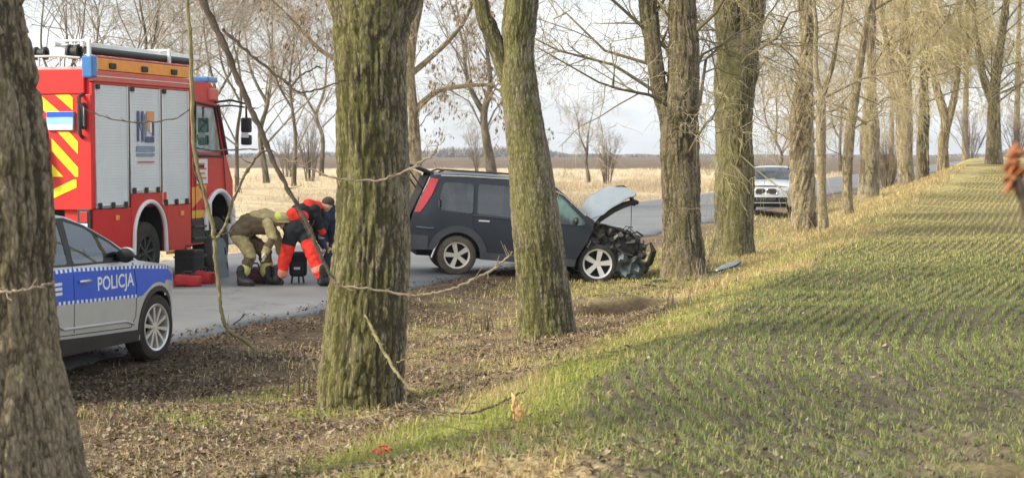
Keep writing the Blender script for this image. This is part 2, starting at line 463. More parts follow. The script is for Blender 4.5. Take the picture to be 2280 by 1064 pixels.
def gz(X, Y):
    X = np.asarray(X, float); Y = np.asarray(Y, float)
    s = sdist(X, Y)
    zf = 0.42 + 0.0138 * (np.clip(np.logaddexp(0, (Y - 16) / 4) * 4, 0, 105))
    bank = 0.65 * sst(45, 105, Y)
    z = np.zeros_like(s)
    right = bank * sst(-2.6, 0.2, s)
    right = right + (zf - right) * sst(0.1, 3.0, s) * (s > 0.1)
    verge = -0.15 * np.sin(np.pi * np.clip((s - S_NEAR) / 3.97, 0, 1)) * sst(8, 20, Y)
    left = 0.60 * sst(-13, -34, s) - 0.16 * np.exp(-((s + 12.2) / 0.8) ** 2)
    on_road = sst(S_NEAR + 0.25, S_NEAR - 0.05, s) * sst(S_FAR - 0.25, S_FAR + 0.05, s)
    z = np.where(s > S_NEAR, right + verge, np.where(s < S_FAR, left, 0.0))
    # dug-out hole in the bank between the second and third tree
    a = (X - 1.55) * 0.90 + (Y - 24.2) * 0.43
    b = -(X - 1.55) * 0.43 + (Y - 24.2) * 0.90
    pit = np.exp(-((a / 0.62) ** 4 + (b / 0.42) ** 4))
    wa = np.exp(-(a / 0.85) ** 4)
    z = z - 0.20 * wa * np.exp(-((b + 0.15) / 0.75) ** 4) + 0.17 * wa * sst(0.30, 0.50, b) * (1 - sst(0.8, 2.2, b))
    away = 1 - on_road
    z = z + away * (0.10 * (vn(X * 0.55, Y * 0.55, seed=3) - 0.5) + 0.045 * (vn(X * 2.1, Y * 2.1, seed=4) - 0.5)) * sst(0, 0.8, np.abs(s - S_NEAR))
    near = np.clip(1.2 - Y / 45, 0, 1)
    z = z + away * near * 0.035 * (vn(X * 8, Y * 8, seed=5) - 0.5)
    fld = sst(2.0, 2.6, s) * np.clip(1.2 - Y / 24, 0, 1) * (Y < 24)
    r = (X - row_g(Y)) / 0.14
    z = z + fld * 0.016 * np.cos(2 * np.pi * r)
    return z - 0.035 * on_road

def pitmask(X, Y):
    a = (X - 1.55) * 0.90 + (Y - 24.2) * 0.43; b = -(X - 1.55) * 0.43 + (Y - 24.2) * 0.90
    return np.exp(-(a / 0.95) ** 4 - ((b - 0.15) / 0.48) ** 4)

def gz1(X, Y): return float(gz(np.array([X]), np.array([Y]))[0])

def zones(X, Y):
    """pigment weights: crop soil, green grass, tan dry grass, far plough, wet/dark soil"""
    s = sdist(X, Y)
    w = (vn(X * 0.9, Y * 0.9, seed=11) - 0.5) * 1.3 + (vn(X * 3.2, Y * 3.2, seed=12) - 0.5) * 0.6
    near_litter = sst(11.2, 10.0, Y + w * 1.0) * np.maximum(sst(1.1, 0.4, X + w * 0.5), sst(2.35, 2.6, X + w * 0.4))
    sb = s - 0.030 * np.clip(Y - 20, 0, 80)
    field = sst(2.15, 2.75, sb + w * 0.45) * (1 - near_litter) * sst(96, 88, Y + w * 4)
    strip = sst(0.95, 1.5, s + w * 0.6) * (1 - field)
    verge_g = sst(15, 38, Y + w * 8) * sst(-3.4 + 0.0 * Y, -1.6, s + w * 0.9) * (s < 1.5) * 0.85
    green = np.clip(np.maximum(strip * (1 - 0.75 * near_litter), verge_g * 0.8), 0, 1)
    green = np.maximum(green, 0.45 * sst(0.12, 0.4, w) * (s > -1.8) * (s < 1) * sst(10, 14, Y))
    drystrip = sst(0.60, 0.80, vn(X * 0.7 + 5, Y * 0.35, seed=14)) * (s > 0.3) + sst(28, 70, Y) * (s > -1) * 0.75
    tan_ = np.where(s < S_FAR - 0.1, 1.0, np.clip(drystrip, 0, 1) * (green > 0.02))
    plough = sst(185, 200, Y + (s + 20) * 0.12 + w * 10)
    return field, green, np.clip(tan_, 0, 1), plough, w, s, near_litter

def build_ground():
    ys = [-9.0, -7.0, -4.0, -1.0, 1.5, 3.5]
    y = 5.0
    while y < 130: ys.append(y); y += max(0.045, (y + 8) * 0.0038)
    while y < 6000: ys.append(y); y *= 1.07
    ys = np.array(ys)
    un = np.arange(-0.34, 0.40, 0.0021)
    uo = np.array([0.43, 0.5, 0.6, 0.8, 1.1, 1.6, 2.5, 4, 7])
    us = np.concatenate([-uo[::-1], un, uo])
    YY, UU = np.meshgrid(ys, us, indexing='ij')
    XX = UU * (YY + 10) * np.where(np.abs(UU) > 0.42, 1.0, 1.0)
    Xf, Yf = XX.ravel(), YY.ravel()
    Z = gz(Xf, Yf)
    field, green, tan_, plough, w, s, nl = zones(Xf, Yf)
    c_lit = np.array([0.180, 0.132, 0.088]); c_lit2 = np.array([0.078, 0.056, 0.040])
    c_soil = np.array([0.115, 0.100, 0.066]); c_green = np.array([0.200, 0.205, 0.058])
    c_tan = np.array([0.55, 0.45, 0.30]); c_pl = np.array([0.150, 0.112, 0.082])
    m1 = vn(Xf * 0.8, Yf * 0.8, seed=21)[:, None]; m2 = vn(Xf * 4.5, Yf * 4.5, seed=22)[:, None]
    col = c_lit * (0.6 + 0.8 * m2) * (0.8 + 0.4 * m1)
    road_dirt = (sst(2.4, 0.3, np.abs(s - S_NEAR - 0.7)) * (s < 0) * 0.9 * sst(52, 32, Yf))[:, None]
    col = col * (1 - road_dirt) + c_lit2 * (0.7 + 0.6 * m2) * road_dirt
    col = col * (1 - green[:, None]) + (c_green * (0.6 + 0.7 * m2)) * green[:, None]
    rightside = (s > S_FAR)
    tn = np.where(rightside, tan_ * 0.7, tan_)[:, None]
    ctan = c_tan * (0.78 + 0.35 * m1) * (0.8 + 0.4 * m2)
    ctan = np.where(rightside[:, None], ctan * np.array([0.84, 0.82, 0.68]), ctan)
    col = col * (1 - tn) + ctan * tn
    fm = field[:, None]
    farfield = sst(16, 45, Yf)[:, None]
    col = col * (1 - fm) + (c_soil * (0.7 + 0.6 * m2) * (1 - farfield) + np.array([0.20, 0.155, 0.085]) * farfield) * fm
    pl = plough[:, None] * (s < 10)[:, None] + (s >= 10)[:, None] * sst(150, 220, Yf)[:, None]
    col = col * (1 - pl) + c_pl * (0.85 + 0.3 * m1) * pl
    a = (Xf - 1.55) * 0.90 + (Yf - 24.2) * 0.43; b = -(Xf - 1.55) * 0.43 + (Yf - 24.2) * 0.90
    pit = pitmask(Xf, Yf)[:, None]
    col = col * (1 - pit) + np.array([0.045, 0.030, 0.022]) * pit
    ny, nx = XX.shape
    i = np.arange(ny - 1)[:, None] * nx + np.arange(nx - 1)[None, :]
    F = np.stack([i, i + 1, i + nx + 1, i + nx], -1).reshape(-1, 4)
    m, N, L, bs = nmat('ground_earth')
    at = N.new('ShaderNodeAttribute'); at.attribute_name = 'Col'
    tc = N.new('ShaderNodeTexCoord')
    no = N.new('ShaderNodeTexNoise'); no.inputs['Scale'].default_value = 14; no.inputs['Detail'].default_value = 9; no.inputs['Roughness'].default_value = 0.72
    L.new(tc.outputs['Object'], no.inputs['Vector'])
    mr = N.new('ShaderNodeMapRange'); mr.inputs[1].default_value = 0.3; mr.inputs[2].default_value = 0.7; mr.inputs[3].default_value = 0.55; mr.inputs[4].default_value = 1.45
    L.new(no.outputs['Fac'], mr.inputs[0])
    mu = N.new('ShaderNodeVectorMath'); mu.operation = 'SCALE'
    L.new(at.outputs['Color'], mu.inputs[0]); L.new(mr.outputs[0], mu.inputs['Scale'])
    L.new(mu.outputs[0], bs.inputs['Base Color'])
    bs.inputs['Roughness'].default_value = 0.95; bs.inputs['Specular IOR Level'].default_value = 0.1
    bp = N.new('ShaderNodeBump'); bp.inputs['Strength'].default_value = 0.7; bp.inputs['Distance'].default_value = 0.03
    L.new(no.outputs['Fac'], bp.inputs['Height']); L.new(bp.outputs['Normal'], bs.inputs['Normal'])
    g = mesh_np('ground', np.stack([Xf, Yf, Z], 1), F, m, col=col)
    tag(g, 'brown leaf-covered verge, field and flat farmland', kind='structure')
    return g
build_ground()

def build_road():
    ts = np.concatenate([np.arange(-12, 60, 0.25), np.arange(60, 220, 1.5), np.arange(220, 900, 20)])
    ss = np.linspace(0, 1, 15)
    V = []
    for t in ts:
        Y = t
        e0 = S_FAR + 0.18 * (float(vn([Y * 0.7], [1.0], seed=31)[0]) - 0.5)
        e1 = S_NEAR + 0.30 * (float(vn([Y * 0.8], [4.0], seed=32)[0]) - 0.5) + 0.14 * (float(vn([Y * 3.0], [4.0], seed=33)[0]) - 0.5)
        row = [(sX(e0 - 0.02, Y), Y, -0.06)]
        for q in ss:
            s = e0 + (e1 - e0) * q
            row.append((sX(s, Y), Y, 0.004 + 0.05 * (1 - (2 * q - 1) ** 2)))
        row.append((sX(e1 + 0.03, Y), Y, -0.08))
        V += row
    n = len(ss) + 2
    i = np.arange(len(ts) - 1)[:, None] * n + np.arange(n - 1)[None, :]
    F = np.stack([i, i + 1, i + n + 1, i + n], -1).reshape(-1, 4)
    m, N, L, b = nmat('asphalt')
    tc = N.new('ShaderNodeTexCoord')
    no = N.new('ShaderNodeTexNoise'); no.inputs['Scale'].default_value = 60; no.inputs['Detail'].default_value = 4
    n2 = N.new('ShaderNodeTexNoise'); n2.inputs['Scale'].default_value = 0.55; n2.inputs['Detail'].default_value = 7; n2.inputs['Roughness'].default_value = 0.65
    vo = N.new('ShaderNodeTexVoronoi'); vo.feature = 'DISTANCE_TO_EDGE'; vo.inputs['Scale'].default_value = 0.35
    for x in (no, n2): L.new(tc.outputs['Object'], x.inputs['Vector'])
    wv = N.new('ShaderNodeVectorMath'); wv.operation = 'ADD'; sc = N.new('ShaderNodeVectorMath'); sc.operation = 'SCALE'; sc.inputs['Scale'].default_value = 2.5
    L.new(n2.outputs['Color'], sc.inputs[0]); L.new(tc.outputs['Object'], wv.inputs[0]); L.new(sc.outputs[0], wv.inputs[1]); L.new(wv.outputs[0], vo.inputs['Vector'])
    cr = N.new('ShaderNodeValToRGB')
    cr.color_ramp.elements[0].position = 0.3; cr.color_ramp.elements[0].color = (0.105, 0.110, 0.115, 1)
    cr.color_ramp.elements[1].position = 0.72; cr.color_ramp.elements[1].color = (0.185, 0.190, 0.194, 1)
    L.new(n2.outputs['Fac'], cr.inputs['Fac'])
    mr = N.new('ShaderNodeMapRange'); mr.inputs[1].default_value = 0.25; mr.inputs[2].default_value = 0.75; mr.inputs[3].default_value = 0.75; mr.inputs[4].default_value = 1.25
    L.new(no.outputs['Fac'], mr.inputs[0])
    ck = N.new('ShaderNodeMapRange'); ck.inputs[1].default_value = 0.0; ck.inputs[2].default_value = 0.012; ck.inputs[3].default_value = 0.45; ck.inputs[4].default_value = 1.0
    L.new(vo.outputs['Distance'], ck.inputs[0])
    mu = N.new('ShaderNodeMath'); mu.operation = 'MULTIPLY'; L.new(mr.outputs[0], mu.inputs[0]); L.new(ck.outputs[0], mu.inputs[1])
    sv = N.new('ShaderNodeVectorMath'); sv.operation = 'SCALE'
    L.new(cr.outputs['Color'], sv.inputs[0]); L.new(mu.outputs[0], sv.inputs['Scale']); L.new(sv.outputs[0], b.inputs['Base Color'])
    b.inputs['Roughness'].default_value = 0.62
    bp = N.new('ShaderNodeBump'); bp.inputs['Strength'].default_value = 0.35; bp.inputs['Distance'].default_value = 0.01
    L.new(no.outputs['Fac'], bp.inputs['Height']); L.new(bp.outputs['Normal'], b.inputs['Normal'])
    r = mesh_np('road', V, F, m)
    tag(r, 'narrow grey asphalt road between the trees', kind='structure')
build_road()

# ------------------------------------------------------------------ scattered ground cover (each one object of kind stuff)
def blades_mesh(name, P, h, w, lean, col, mat, label, seg=2, tipcol=None):
    """P (N,3) roots, arrays h, w (N,), lean (N,) as fraction of height; two-segment bent blades"""
    n = len(P)
    if n == 0: return
    az = rng.uniform(0, 2 * np.pi, n); fa = rng.uniform(0, 2 * np.pi, n)
    d = np.stack([np.cos(az), np.sin(az), np.zeros(n)], 1)
    sd = np.stack([np.cos(fa), np.sin(fa), np.zeros(n)], 1) * (w * 0.5)[:, None]
    up = np.array([0, 0, 1.0])
    mid = P + up * (h * 0.6)[:, None] + d * (h * lean * 0.35)[:, None]
    tip = P + up * (h * np.sqrt(np.clip(1 - 0.6 * lean ** 2, 0.05, 1)))[:, None] + d * (h * lean)[:, None]
    if seg == 2:
        V = np.stack([P - sd, P + sd, mid + sd * 0.7, mid - sd * 0.7, tip], 1).reshape(-1, 3)
        b = np.arange(n) * 5
        F = [np.stack([b, b + 1, b + 2, b + 3], 1), np.stack([b + 3, b + 2, b + 4], 1)]
        k = 5
    else:
        V = np.stack([P - sd, P + sd, tip], 1).reshape(-1, 3)
        b = np.arange(n) * 3
        F = np.stack([b, b + 1, b + 2], 1); k = 3
    o = mesh_np(name, V, F, mat, col=np.repeat(col, k, axis=0), smooth=False)
    tag(o, label, kind='stuff')
    return o

def scatter_xy(n, y0, y1, s0, s1, pw=1.6):
    """more points close to the camera"""
    u = rng.uniform(0, 1, n)
    a = 1 - pw
    Y = (y0 ** a + u * (y1 ** a - y0 ** a)) ** (1 / a) if abs(a) > 1e-6 else y0 * (y1 / y0) ** u
    X = sX(rng.uniform(s0, s1, n), Y)
    k = np.abs(X) < 0.31 * Y + 1.2
    return X[k], Y[k]

def mixcol(cols, n, jit=0.25):
    cols = np.array(cols); i = rng.integers(0, len(cols), n)
    return np.clip(cols[i] * rng.uniform(1 - jit, 1 + jit, (n, 1)) * rng.uniform(0.93, 1.07, (n, 3)), 0, 1)

# fallen leaves
def leaf_litter():
    X, Y = scatter_xy(240000, 8.0, 40, S_NEAR - 0.5, 4.6, 1.9)
    field, green, tan_, pl, w, s, nl = zones(X, Y)
    dens = np.clip(1 - green * 0.93 - field * 0.97, 0, 1) * sst(S_NEAR - 0.5, S_NEAR + 0.35, s)
    dens *= 1 - 0.9 * pitmask(X, Y)
    dens *= 0.22 + 0.78 * sst(0.35, 0.6, vn(X * 1.7, Y * 1.1, seed=41))
    k = rng.uniform(0, 1, len(X)) < dens
    X, Y = X[k], Y[k]; n = len(X)
    Z = gz(X, Y) + 0.008 + np.where(s[k] < S_NEAR, 0.03, 0) + rng.uniform(0, 0.02, n)
    L_ = rng.uniform(0.013, 0.034, n); W_ = L_ * rng.uniform(0.35, 0.62, n)
    az = rng.uniform(0, 2 * np.pi, n); tl = rng.normal(0, 0.45, n); rl = rng.normal(0, 0.35, n)
    ax = np.stack([np.cos(az) * np.cos(tl), np.sin(az) * np.cos(tl), np.sin(tl)], 1)
    bx = np.stack([-np.sin(az), np.cos(az), rl], 1)
    P = np.stack([X, Y, Z], 1)
    curl = np.array([0, 0, 1.0]) * (L_ * rng.uniform(0.1, 0.45, n))[:, None]
    a = P - ax * (L_ * 0.9)[:, None] + curl * 0.6; b = P + ax * (L_ * 0.9)[:, None] + curl
    c = P + bx * W_[:, None] + curl * 0.5; d = P - bx * W_[:, None] + curl * 0.5
    V = np.stack([a, d, P, c, b], 1).reshape(-1, 3)
    i = np.arange(n) * 5
    F = [np.stack([i, i + 1, i + 2, i + 3], 1)[:, [0, 1, 2, 3]], np.stack([i + 2, i + 1, i + 4, i + 3], 1)]
    col = mixcol([(0.30, 0.215, 0.135), (0.19, 0.13, 0.085), (0.38, 0.30, 0.20), (0.11, 0.075, 0.05), (0.25, 0.175, 0.11), (0.40, 0.345, 0.255)], n, 0.3)
    sn = s[k]
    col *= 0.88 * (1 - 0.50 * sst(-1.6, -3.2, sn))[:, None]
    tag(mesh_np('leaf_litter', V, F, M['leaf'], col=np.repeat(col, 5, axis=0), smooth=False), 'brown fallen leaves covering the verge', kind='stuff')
leaf_litter()

def fallen_twigs():
    X, Y = scatter_xy(2600, 8.2, 34, S_NEAR + 0.3, 3.0, 1.9)
    field, green, tan_, pl, w, s, nl = zones(X, Y)
    k = rng.uniform(0, 1, len(X)) < (1 - field)
    X, Y = X[k], Y[k]; n = len(X)
    P0 = np.stack([X, Y, gz(X, Y) + rng.uniform(0.005, 0.03, n)], 1)
    L_ = rng.uniform(0.04, 0.20, n); az = rng.uniform(0, 2 * np.pi, n); r = L_ * 0.014 + 0.0012
    d = np.stack([np.cos(az), np.sin(az), rng.normal(0.05, 0.10, n)], 1)
    sd = np.stack([-np.sin(az), np.cos(az), np.zeros(n)], 1)
    V, K = [], 4
    bend = rng.normal(0, 0.12, n)
    for q in range(K):
        u = q / (K - 1)
        c = P0 + d * (L_ * u)[:, None] + sd * (L_ * bend * u * u)[:, None]
        rr = (r * (1 - 0.6 * u))[:, None]
        V += [c + sd * rr, c - sd * rr * 0.5 + np.array([0, 0, 1]) * rr, c - sd * rr * 0.5 - np.array([0, 0, 1]) * rr]
    V = np.stack(V, 1).reshape(-1, 3)
    b = np.arange(n) * 3 * K
    F = []
    for q in range(K - 1):
        for j in range(3):
            F.append(np.stack([b + q * 3 + j, b + q * 3 + (j + 1) % 3, b + q * 3 + 3 + (j + 1) % 3, b + q * 3 + 3 + j], 1))
    col = mixcol([(0.20, 0.15, 0.10), (0.30, 0.24, 0.17), (0.12, 0.09, 0.065)], n)
    tag(mesh_np('fallen_twigs', V, np.concatenate(F), M['twig'], col=np.repeat(col, 3 * K, axis=0)), 'small broken twigs strewn over the leaf litter', kind='stuff')
fallen_twigs()

# verge grass, green to straw coloured
def verge_grass():
    X, Y = scatter_xy(190000, 8.5, 95, S_NEAR + 0.2, 3.2, 1.75)
    field, green, tan_, pl, w, s, nl = zones(X, Y)
    dens = np.clip(green * 1.0 * (1 - field) + 0.22 * sst(S_NEAR + 0.6, S_NEAR + 2.0, s) * (1 - field), 0, 1)
    dens *= 1 - pitmask(X, Y)
    dens *= 0.25 + 0.75 * sst(0.3, 0.55, vn(X * 2.3, Y * 2.3, seed=43))
    k = rng.uniform(0, 1, len(X)) < dens
    X, Y = X[k], Y[k]; n = len(X); sn = s[k]; tn = tan_[k]
    P = np.stack([X, Y, gz(X, Y) - 0.004], 1)
    h = rng.uniform(0.03, 0.085, n) * (1 + 0.010 * np.clip(Y - 15, 0, 60)) * (0.75 + 0.7 * vn(X * 1.1, Y * 1.1, seed=44))
    w_ = rng.uniform(0.004, 0.008, n) * (1 + np.clip(Y - 12, 0, 80) * 0.05)
    lush = sst(0.30, 0.55, vn(X * 0.8, Y * 0.8, seed=45)) * sst(19, 13, Y)
    dry = np.clip(tn * 0.8 + 0.22 + 0.35 * sst(13.5, 19, Y) + 0.6 * (green[k] < 0.25) + sst(26, 50, Y) * 0.5 - 0.4 * lush, 0, 1)
    isdry = rng.uniform(0, 1, n) < dry
    cg = mixcol([(0.28, 0.325, 0.075), (0.36, 0.39, 0.10), (0.22, 0.26, 0.065), (0.44, 0.43, 0.14)], n)
    cd = mixcol([(0.50, 0.41, 0.20), (0.43, 0.34, 0.165), (0.60, 0.50, 0.26), (0.36, 0.26, 0.135)], n)
    col = np.where(isdry[:, None], cd, cg)
    h = np.where(isdry & (tn > 0.3), h * 1.35, h)
    blades_mesh('verge_grass', P, h, w_, rng.uniform(0.15, 0.9, n), col, M['blade'], 'short green and straw grass along the bank under the trees')
verge_grass()

# drilled winter cereal in curved rows
def crop_rows():
    out = []
    for y0, y1, dy in ((9.0, 18, 0.025), (18, 24, 0.032), (24, 32, 0.050), (32, 52, 0.07), (52, 96, 0.09)):
        r = np.arange(-4, 13, 0.14); yy = np.arange(y0, y1, dy)
        RR, YY = np.meshgrid(r, yy, indexing='ij')
        out.append((RR.ravel(), YY.ravel(), np.full(RR.size, dy)))
    Rr = np.concatenate([o[0] for o in out]); Y = np.concatenate([o[1] for o in out]); D = np.concatenate([o[2] for o in out])
    Y = Y + rng.uniform(-0.5, 0.5, len(Y)) * D
    X = Rr + row_g(Y) + rng.normal(0, 0.007, len(Y))
    k = X < 0.31 * Y + 2.2
    X, Y, D = X[k], Y[k], D[k]
    field, green, tan_, pl, w, s, nl = zones(X, Y)
    patch = 0.60 + 0.40 * sst(0.3, 0.6, vn(X * 0.9 + 3, Y * 0.6, seed=47))
    bare = sst(0.52, 0.70, vn(X * 4.5 + 9, Y * 1.1, seed=48)) * 0.60 * sst(26, 12, Y)
    k = rng.uniform(0, 1, len(X)) < field * patch * (1 - bare)
    X, Y, D = X[k], Y[k], D[k]
    nb = 9
    n = len(X) * nb
    X = np.repeat(X, nb) + rng.normal(0, 1, n) * np.where(Y.repeat(nb) < 17, 0.018, 0.008); Y = np.repeat(Y, nb) + rng.normal(0, 0.02, n); D = np.repeat(D, nb)
    P = np.stack([X, Y, gz(X, Y) - 0.003], 1)
    h = rng.uniform(0.028, 0.070, n) * (0.8 + 0.5 * vn(X * 0.7, Y * 0.7, seed=49))
    h = h * (1 - 0.35 * sst(24, 45, Y)); w_ = rng.uniform(0.0048, 0.0078, n) * 1.12 * (1 + np.clip(Y - 11, 0, 80) * 0.040)
    gcol = mixcol([(0.22, 0.255, 0.090), (0.165, 0.205, 0.078), (0.27, 0.295, 0.115), (0.24, 0.255, 0.13)], n)
    yl = mixcol([(0.50, 0.45, 0.17), (0.60, 0.52, 0.25), (0.42, 0.40, 0.15)], n)
    f = np.clip(sst(17, 42, Y) * 0.75 + 0.08, 0, 1)
    pick = rng.uniform(0, 1, n) < f
    col = np.where(pick[:, None], yl, gcol)
    far = Y > 30
    for nm, kk, sg in (('crop_seedlings', ~far, 2), ('far_crop_seedlings', far, 1)):
        blades_mesh(nm, P[kk], h[kk], w_[kk], rng.uniform(0.15, 0.8, kk.sum()) * np.where(Y[kk] > 17, 0.5, 1.0), col[kk], M['blade'], 'young green cereal drilled in curved rows over the field', seg=sg)
crop_rows()

# soil clods between the rows and on the bank
def clods():
    X, Y = scatter_xy(16000, 8.8, 32, 1.2, 9.0, 1.9)
    field, green, tan_, pl, w, s, nl = zones(X, Y)
    k = rng.uniform(0, 1, len(X)) < field
    X, Y = X[k], Y[k]; n = len(X)
    P = np.stack([X, Y, gz(X, Y)], 1)
    r = rng.uniform(0.006, 0.022, n)
    base = np.array([(1, 0, 0), (-0.5, 0.87, 0), (-0.5, -0.87, 0), (0.1, 0.1, 0.9)])
    V = (P[:, None, :] + (base[None] * rng.uniform(0.6, 1.3, (n, 4, 1))) * r[:, None, None]).reshape(-1, 3)
    i = np.arange(n) * 4
    F = np.concatenate([np.stack([i, i + 1, i + 3], 1), np.stack([i + 1, i + 2, i + 3], 1), np.stack([i + 2, i, i + 3], 1)])
    col = mixcol([(0.12, 0.10, 0.075), (0.15, 0.125, 0.09), (0.085, 0.07, 0.055), (0.19, 0.165, 0.13)], n, 0.3)
    tag(mesh_np('soil_clods', V, F, M['twig'], col=np.repeat(col, 4, axis=0), smooth=False), 'crumbs of soil lying between the crop rows', kind='stuff')
clods()

# tall straw-coloured grass across the road
def tall_dry_grass():
    n0 = 120000
    u = rng.uniform(0, 1, n0)
    Y = 28 * (190 / 28) ** u
    s = -11.0 - rng.exponential(9, n0)
    X = sX(s, Y)
    k = (np.abs(X) < 0.31 * Y + 3) & (rng.uniform(0, 1, n0) < 0.2 + 0.8 * sst(0.35, 0.6, vn(X * 0.35, Y * 0.22, seed=51)))
    X, Y, s = X[k], Y[k], s[k]; n = len(X)
    P = np.stack([X, Y, gz(X, Y) - 0.01], 1)
    tall = sst(45, 75, Y)
    h = rng.uniform(0.06, 0.24, n) + tall * rng.uniform(0.05, 0.55, n) * sst(0.45, 0.7, vn(X * 0.2, Y * 0.12, seed=52))
    w_ = rng.uniform(0.006, 0.014, n) * (1 + np.clip(Y - 30, 0, 200) * 0.028)
    col = mixcol([(0.62, 0.52, 0.35), (0.52, 0.43, 0.29), (0.70, 0.60, 0.42), (0.40, 0.31, 0.21), (0.56, 0.45, 0.32)], n)
    blades_mesh('tall_dry_grass', P, h, w_, rng.uniform(0.1, 0.7, n), col, M['blade'], 'tall straw coloured grass on the far side of the road', seg=1)
tall_dry_grass()

def far_hedge_line():
    """low hazy woods along the horizon, one mass of small twigs"""
    n = 26000
    X = rng.uniform(-420, 620, n); Y = 1050 + 120 * np.sin(X * 0.009) + rng.uniform(-30, 30, n)
    H = 1.2 + 4 * sst(0.55, 0.85, vn(X * 0.012, X * 0 + 3.0, seed=61)) + 1.2 * vn(X * 0.09, X * 0 + 1.0, seed=62)
    P = np.stack([X, Y, gz(X, Y)], 1); P[:, 2] += rng.uniform(0, 0.5, n) * H
    col = mixcol([(0.19, 0.18, 0.17), (0.24, 0.225, 0.21), (0.15, 0.14, 0.135)], n)
    blades_mesh('far_woods', P, H * rng.uniform(0.4, 0.8, n), rng.uniform(0.6, 1.8, n), rng.uniform(0.0, 0.5, n), col, M['twig'], 'low hazy woods along the horizon', seg=1)
far_hedge_line()
# ------------------------------------------------------------------ trees
def smooth_path(pts, n):
    """Catmull-Rom resample of (N,k) control rows to n rows"""
    P = np.asarray(pts, float)
    if len(P) == 2: P = np.stack([P[0], (P[0] * 2 + P[1]) / 3, (P[0] + 2 * P[1]) / 3, P[1]])
    t = np.linspace(0, len(P) - 1, n)
    i = np.clip(np.floor(t).astype(int), 0, len(P) - 2); f = (t - i)[:, None]
    p0 = P[np.clip(i - 1, 0, len(P) - 1)]; p1 = P[i]; p2 = P[i + 1]; p3 = P[np.clip(i + 2, 0, len(P) - 1)]
    return 0.5 * (2 * p1 + (p2 - p0) * f + (2 * p0 - 5 * p1 + 4 * p2 - p3) * f ** 2 + (3 * p1 - p0 - 3 * p2 + p3) * f ** 3)

def bark_tube(ctrl, ring_h, nseg, amp, seed, freq=5.0, flare=0.0, lobes=5, zbase=None, lump=0.06, twist=0.0, grain=1.0):
    """trunk or limb: rows (x, y, z, r) along its axis, with furrowed bark as real relief"""
    C = np.asarray(ctrl, float)
    ln = np.sum(np.linalg.norm(np.diff(C[:, :3], axis=0), axis=1))
    n = max(6, int(ln / ring_h))
    P = smooth_path(C, n)
    ax, rr = P[:, :3], P[:, 3]
    T = np.gradient(ax, axis=0); T /= np.linalg.norm(T, axis=1)[:, None]
    a = np.cross(T, np.array([0.0, 1.0, 0.001])); a /= np.linalg.norm(a, axis=1)[:, None]
    b = np.cross(a, T)
    arc = np.concatenate([[0], np.cumsum(np.linalg.norm(np.diff(ax, axis=0), axis=1))])
    th = np.linspace(0, 2 * np.pi, nseg, endpoint=False)
    TH, AR = np.meshgrid(th, arc)
    RR = rr[:, None] * np.ones_like(TH)
    tw = TH + twist * AR
    cx, cy = np.cos(tw) * RR, np.sin(tw) * RR
    wob = (vn(cx * 4 + 7, cy * 4, AR * 1.4, seed + 9) - 0.5) * 0.9
    n1 = vn(cx * freq * 4.6 + wob + seed, cy * freq * 4.6 + wob, AR * freq * 0.62 * grain, seed)
    n2 = vn(cx * freq * 8 + wob * 2, cy * freq * 8, AR * freq * 2.0 * grain + 3, seed + 1)
    n3 = vn(cx * freq * 11, cy * freq * 11, AR * freq * 3.5 + 3, seed + 4)
    ridge = 1 - np.abs(2 * n1 - 1)
    rid2 = 1 - np.abs(2 * n2 - 1)
    groove = np.clip(sst(0.60, 0.97, ridge) * 0.8 + sst(0.65, 1.0, rid2) * 0.45, 0, 1)
    groove = groove * (0.55 + 0.9 * sst(0.25, 0.75, vn(cx * 2.2 + 3, cy * 2.2, AR * 1.1, seed + 6)))
    lumpn = vn(np.cos(TH) * 1.5 + 5, np.sin(TH) * 1.5, AR * 1.3, seed + 2) - 0.5
    rad = RR * (1 + lump * 2 * lumpn)
    if flare:
        z = AR
        fl = np.exp(-z / 0.42)
        lob = 0.55 + 0.75 * np.clip(vn(np.cos(TH) * 1.1 * lobes / 3 + 2, np.sin(TH) * 1.1 * lobes / 3, z * 0.3, seed + 3), 0, 1)
        rad = rad * (1 + flare * fl * lob)
    rad = rad - amp * groove + amp * 0.45 * (n3 - 0.5) + amp * 0.7 * (n2 - 0.5)
    V = ax[:, None, :] + (a[:, None, :] * np.cos(TH)[..., None] + b[:, None, :] * np.sin(TH)[..., None]) * rad[..., None]
    i = np.arange(n - 1)[:, None] * nseg + np.arange(nseg)[None, :]
    j = np.arange(n - 1)[:, None] * nseg + (np.arange(nseg)[None, :] + 1) % nseg
    F = np.stack([i, j, j + nseg, i + nseg], -1).reshape(-1, 4)
    return V.reshape(-1, 3), F, groove.ravel()

def px_stem(rows, Y, dY=0.0):
    """photograph rows (y, x_left, x_right) -> axis rows at depth Y"""
    out = []
    for q, (y, xl, xr) in enumerate(rows):
        p = pt((xl + xr) / 2, y, Y + dY * q)
        out.append((p.x, p.y, p.z, (xr - xl) / 2 / FPX * Y))
    return out

def join_parts(parts):
    V, F, G, n = [], [], [], 0
    for v, f, g in parts:
        V.append(v); F.append(f + n); G.append(g); n += len(v)
    return np.concatenate(V), np.concatenate(F), np.concatenate(G)

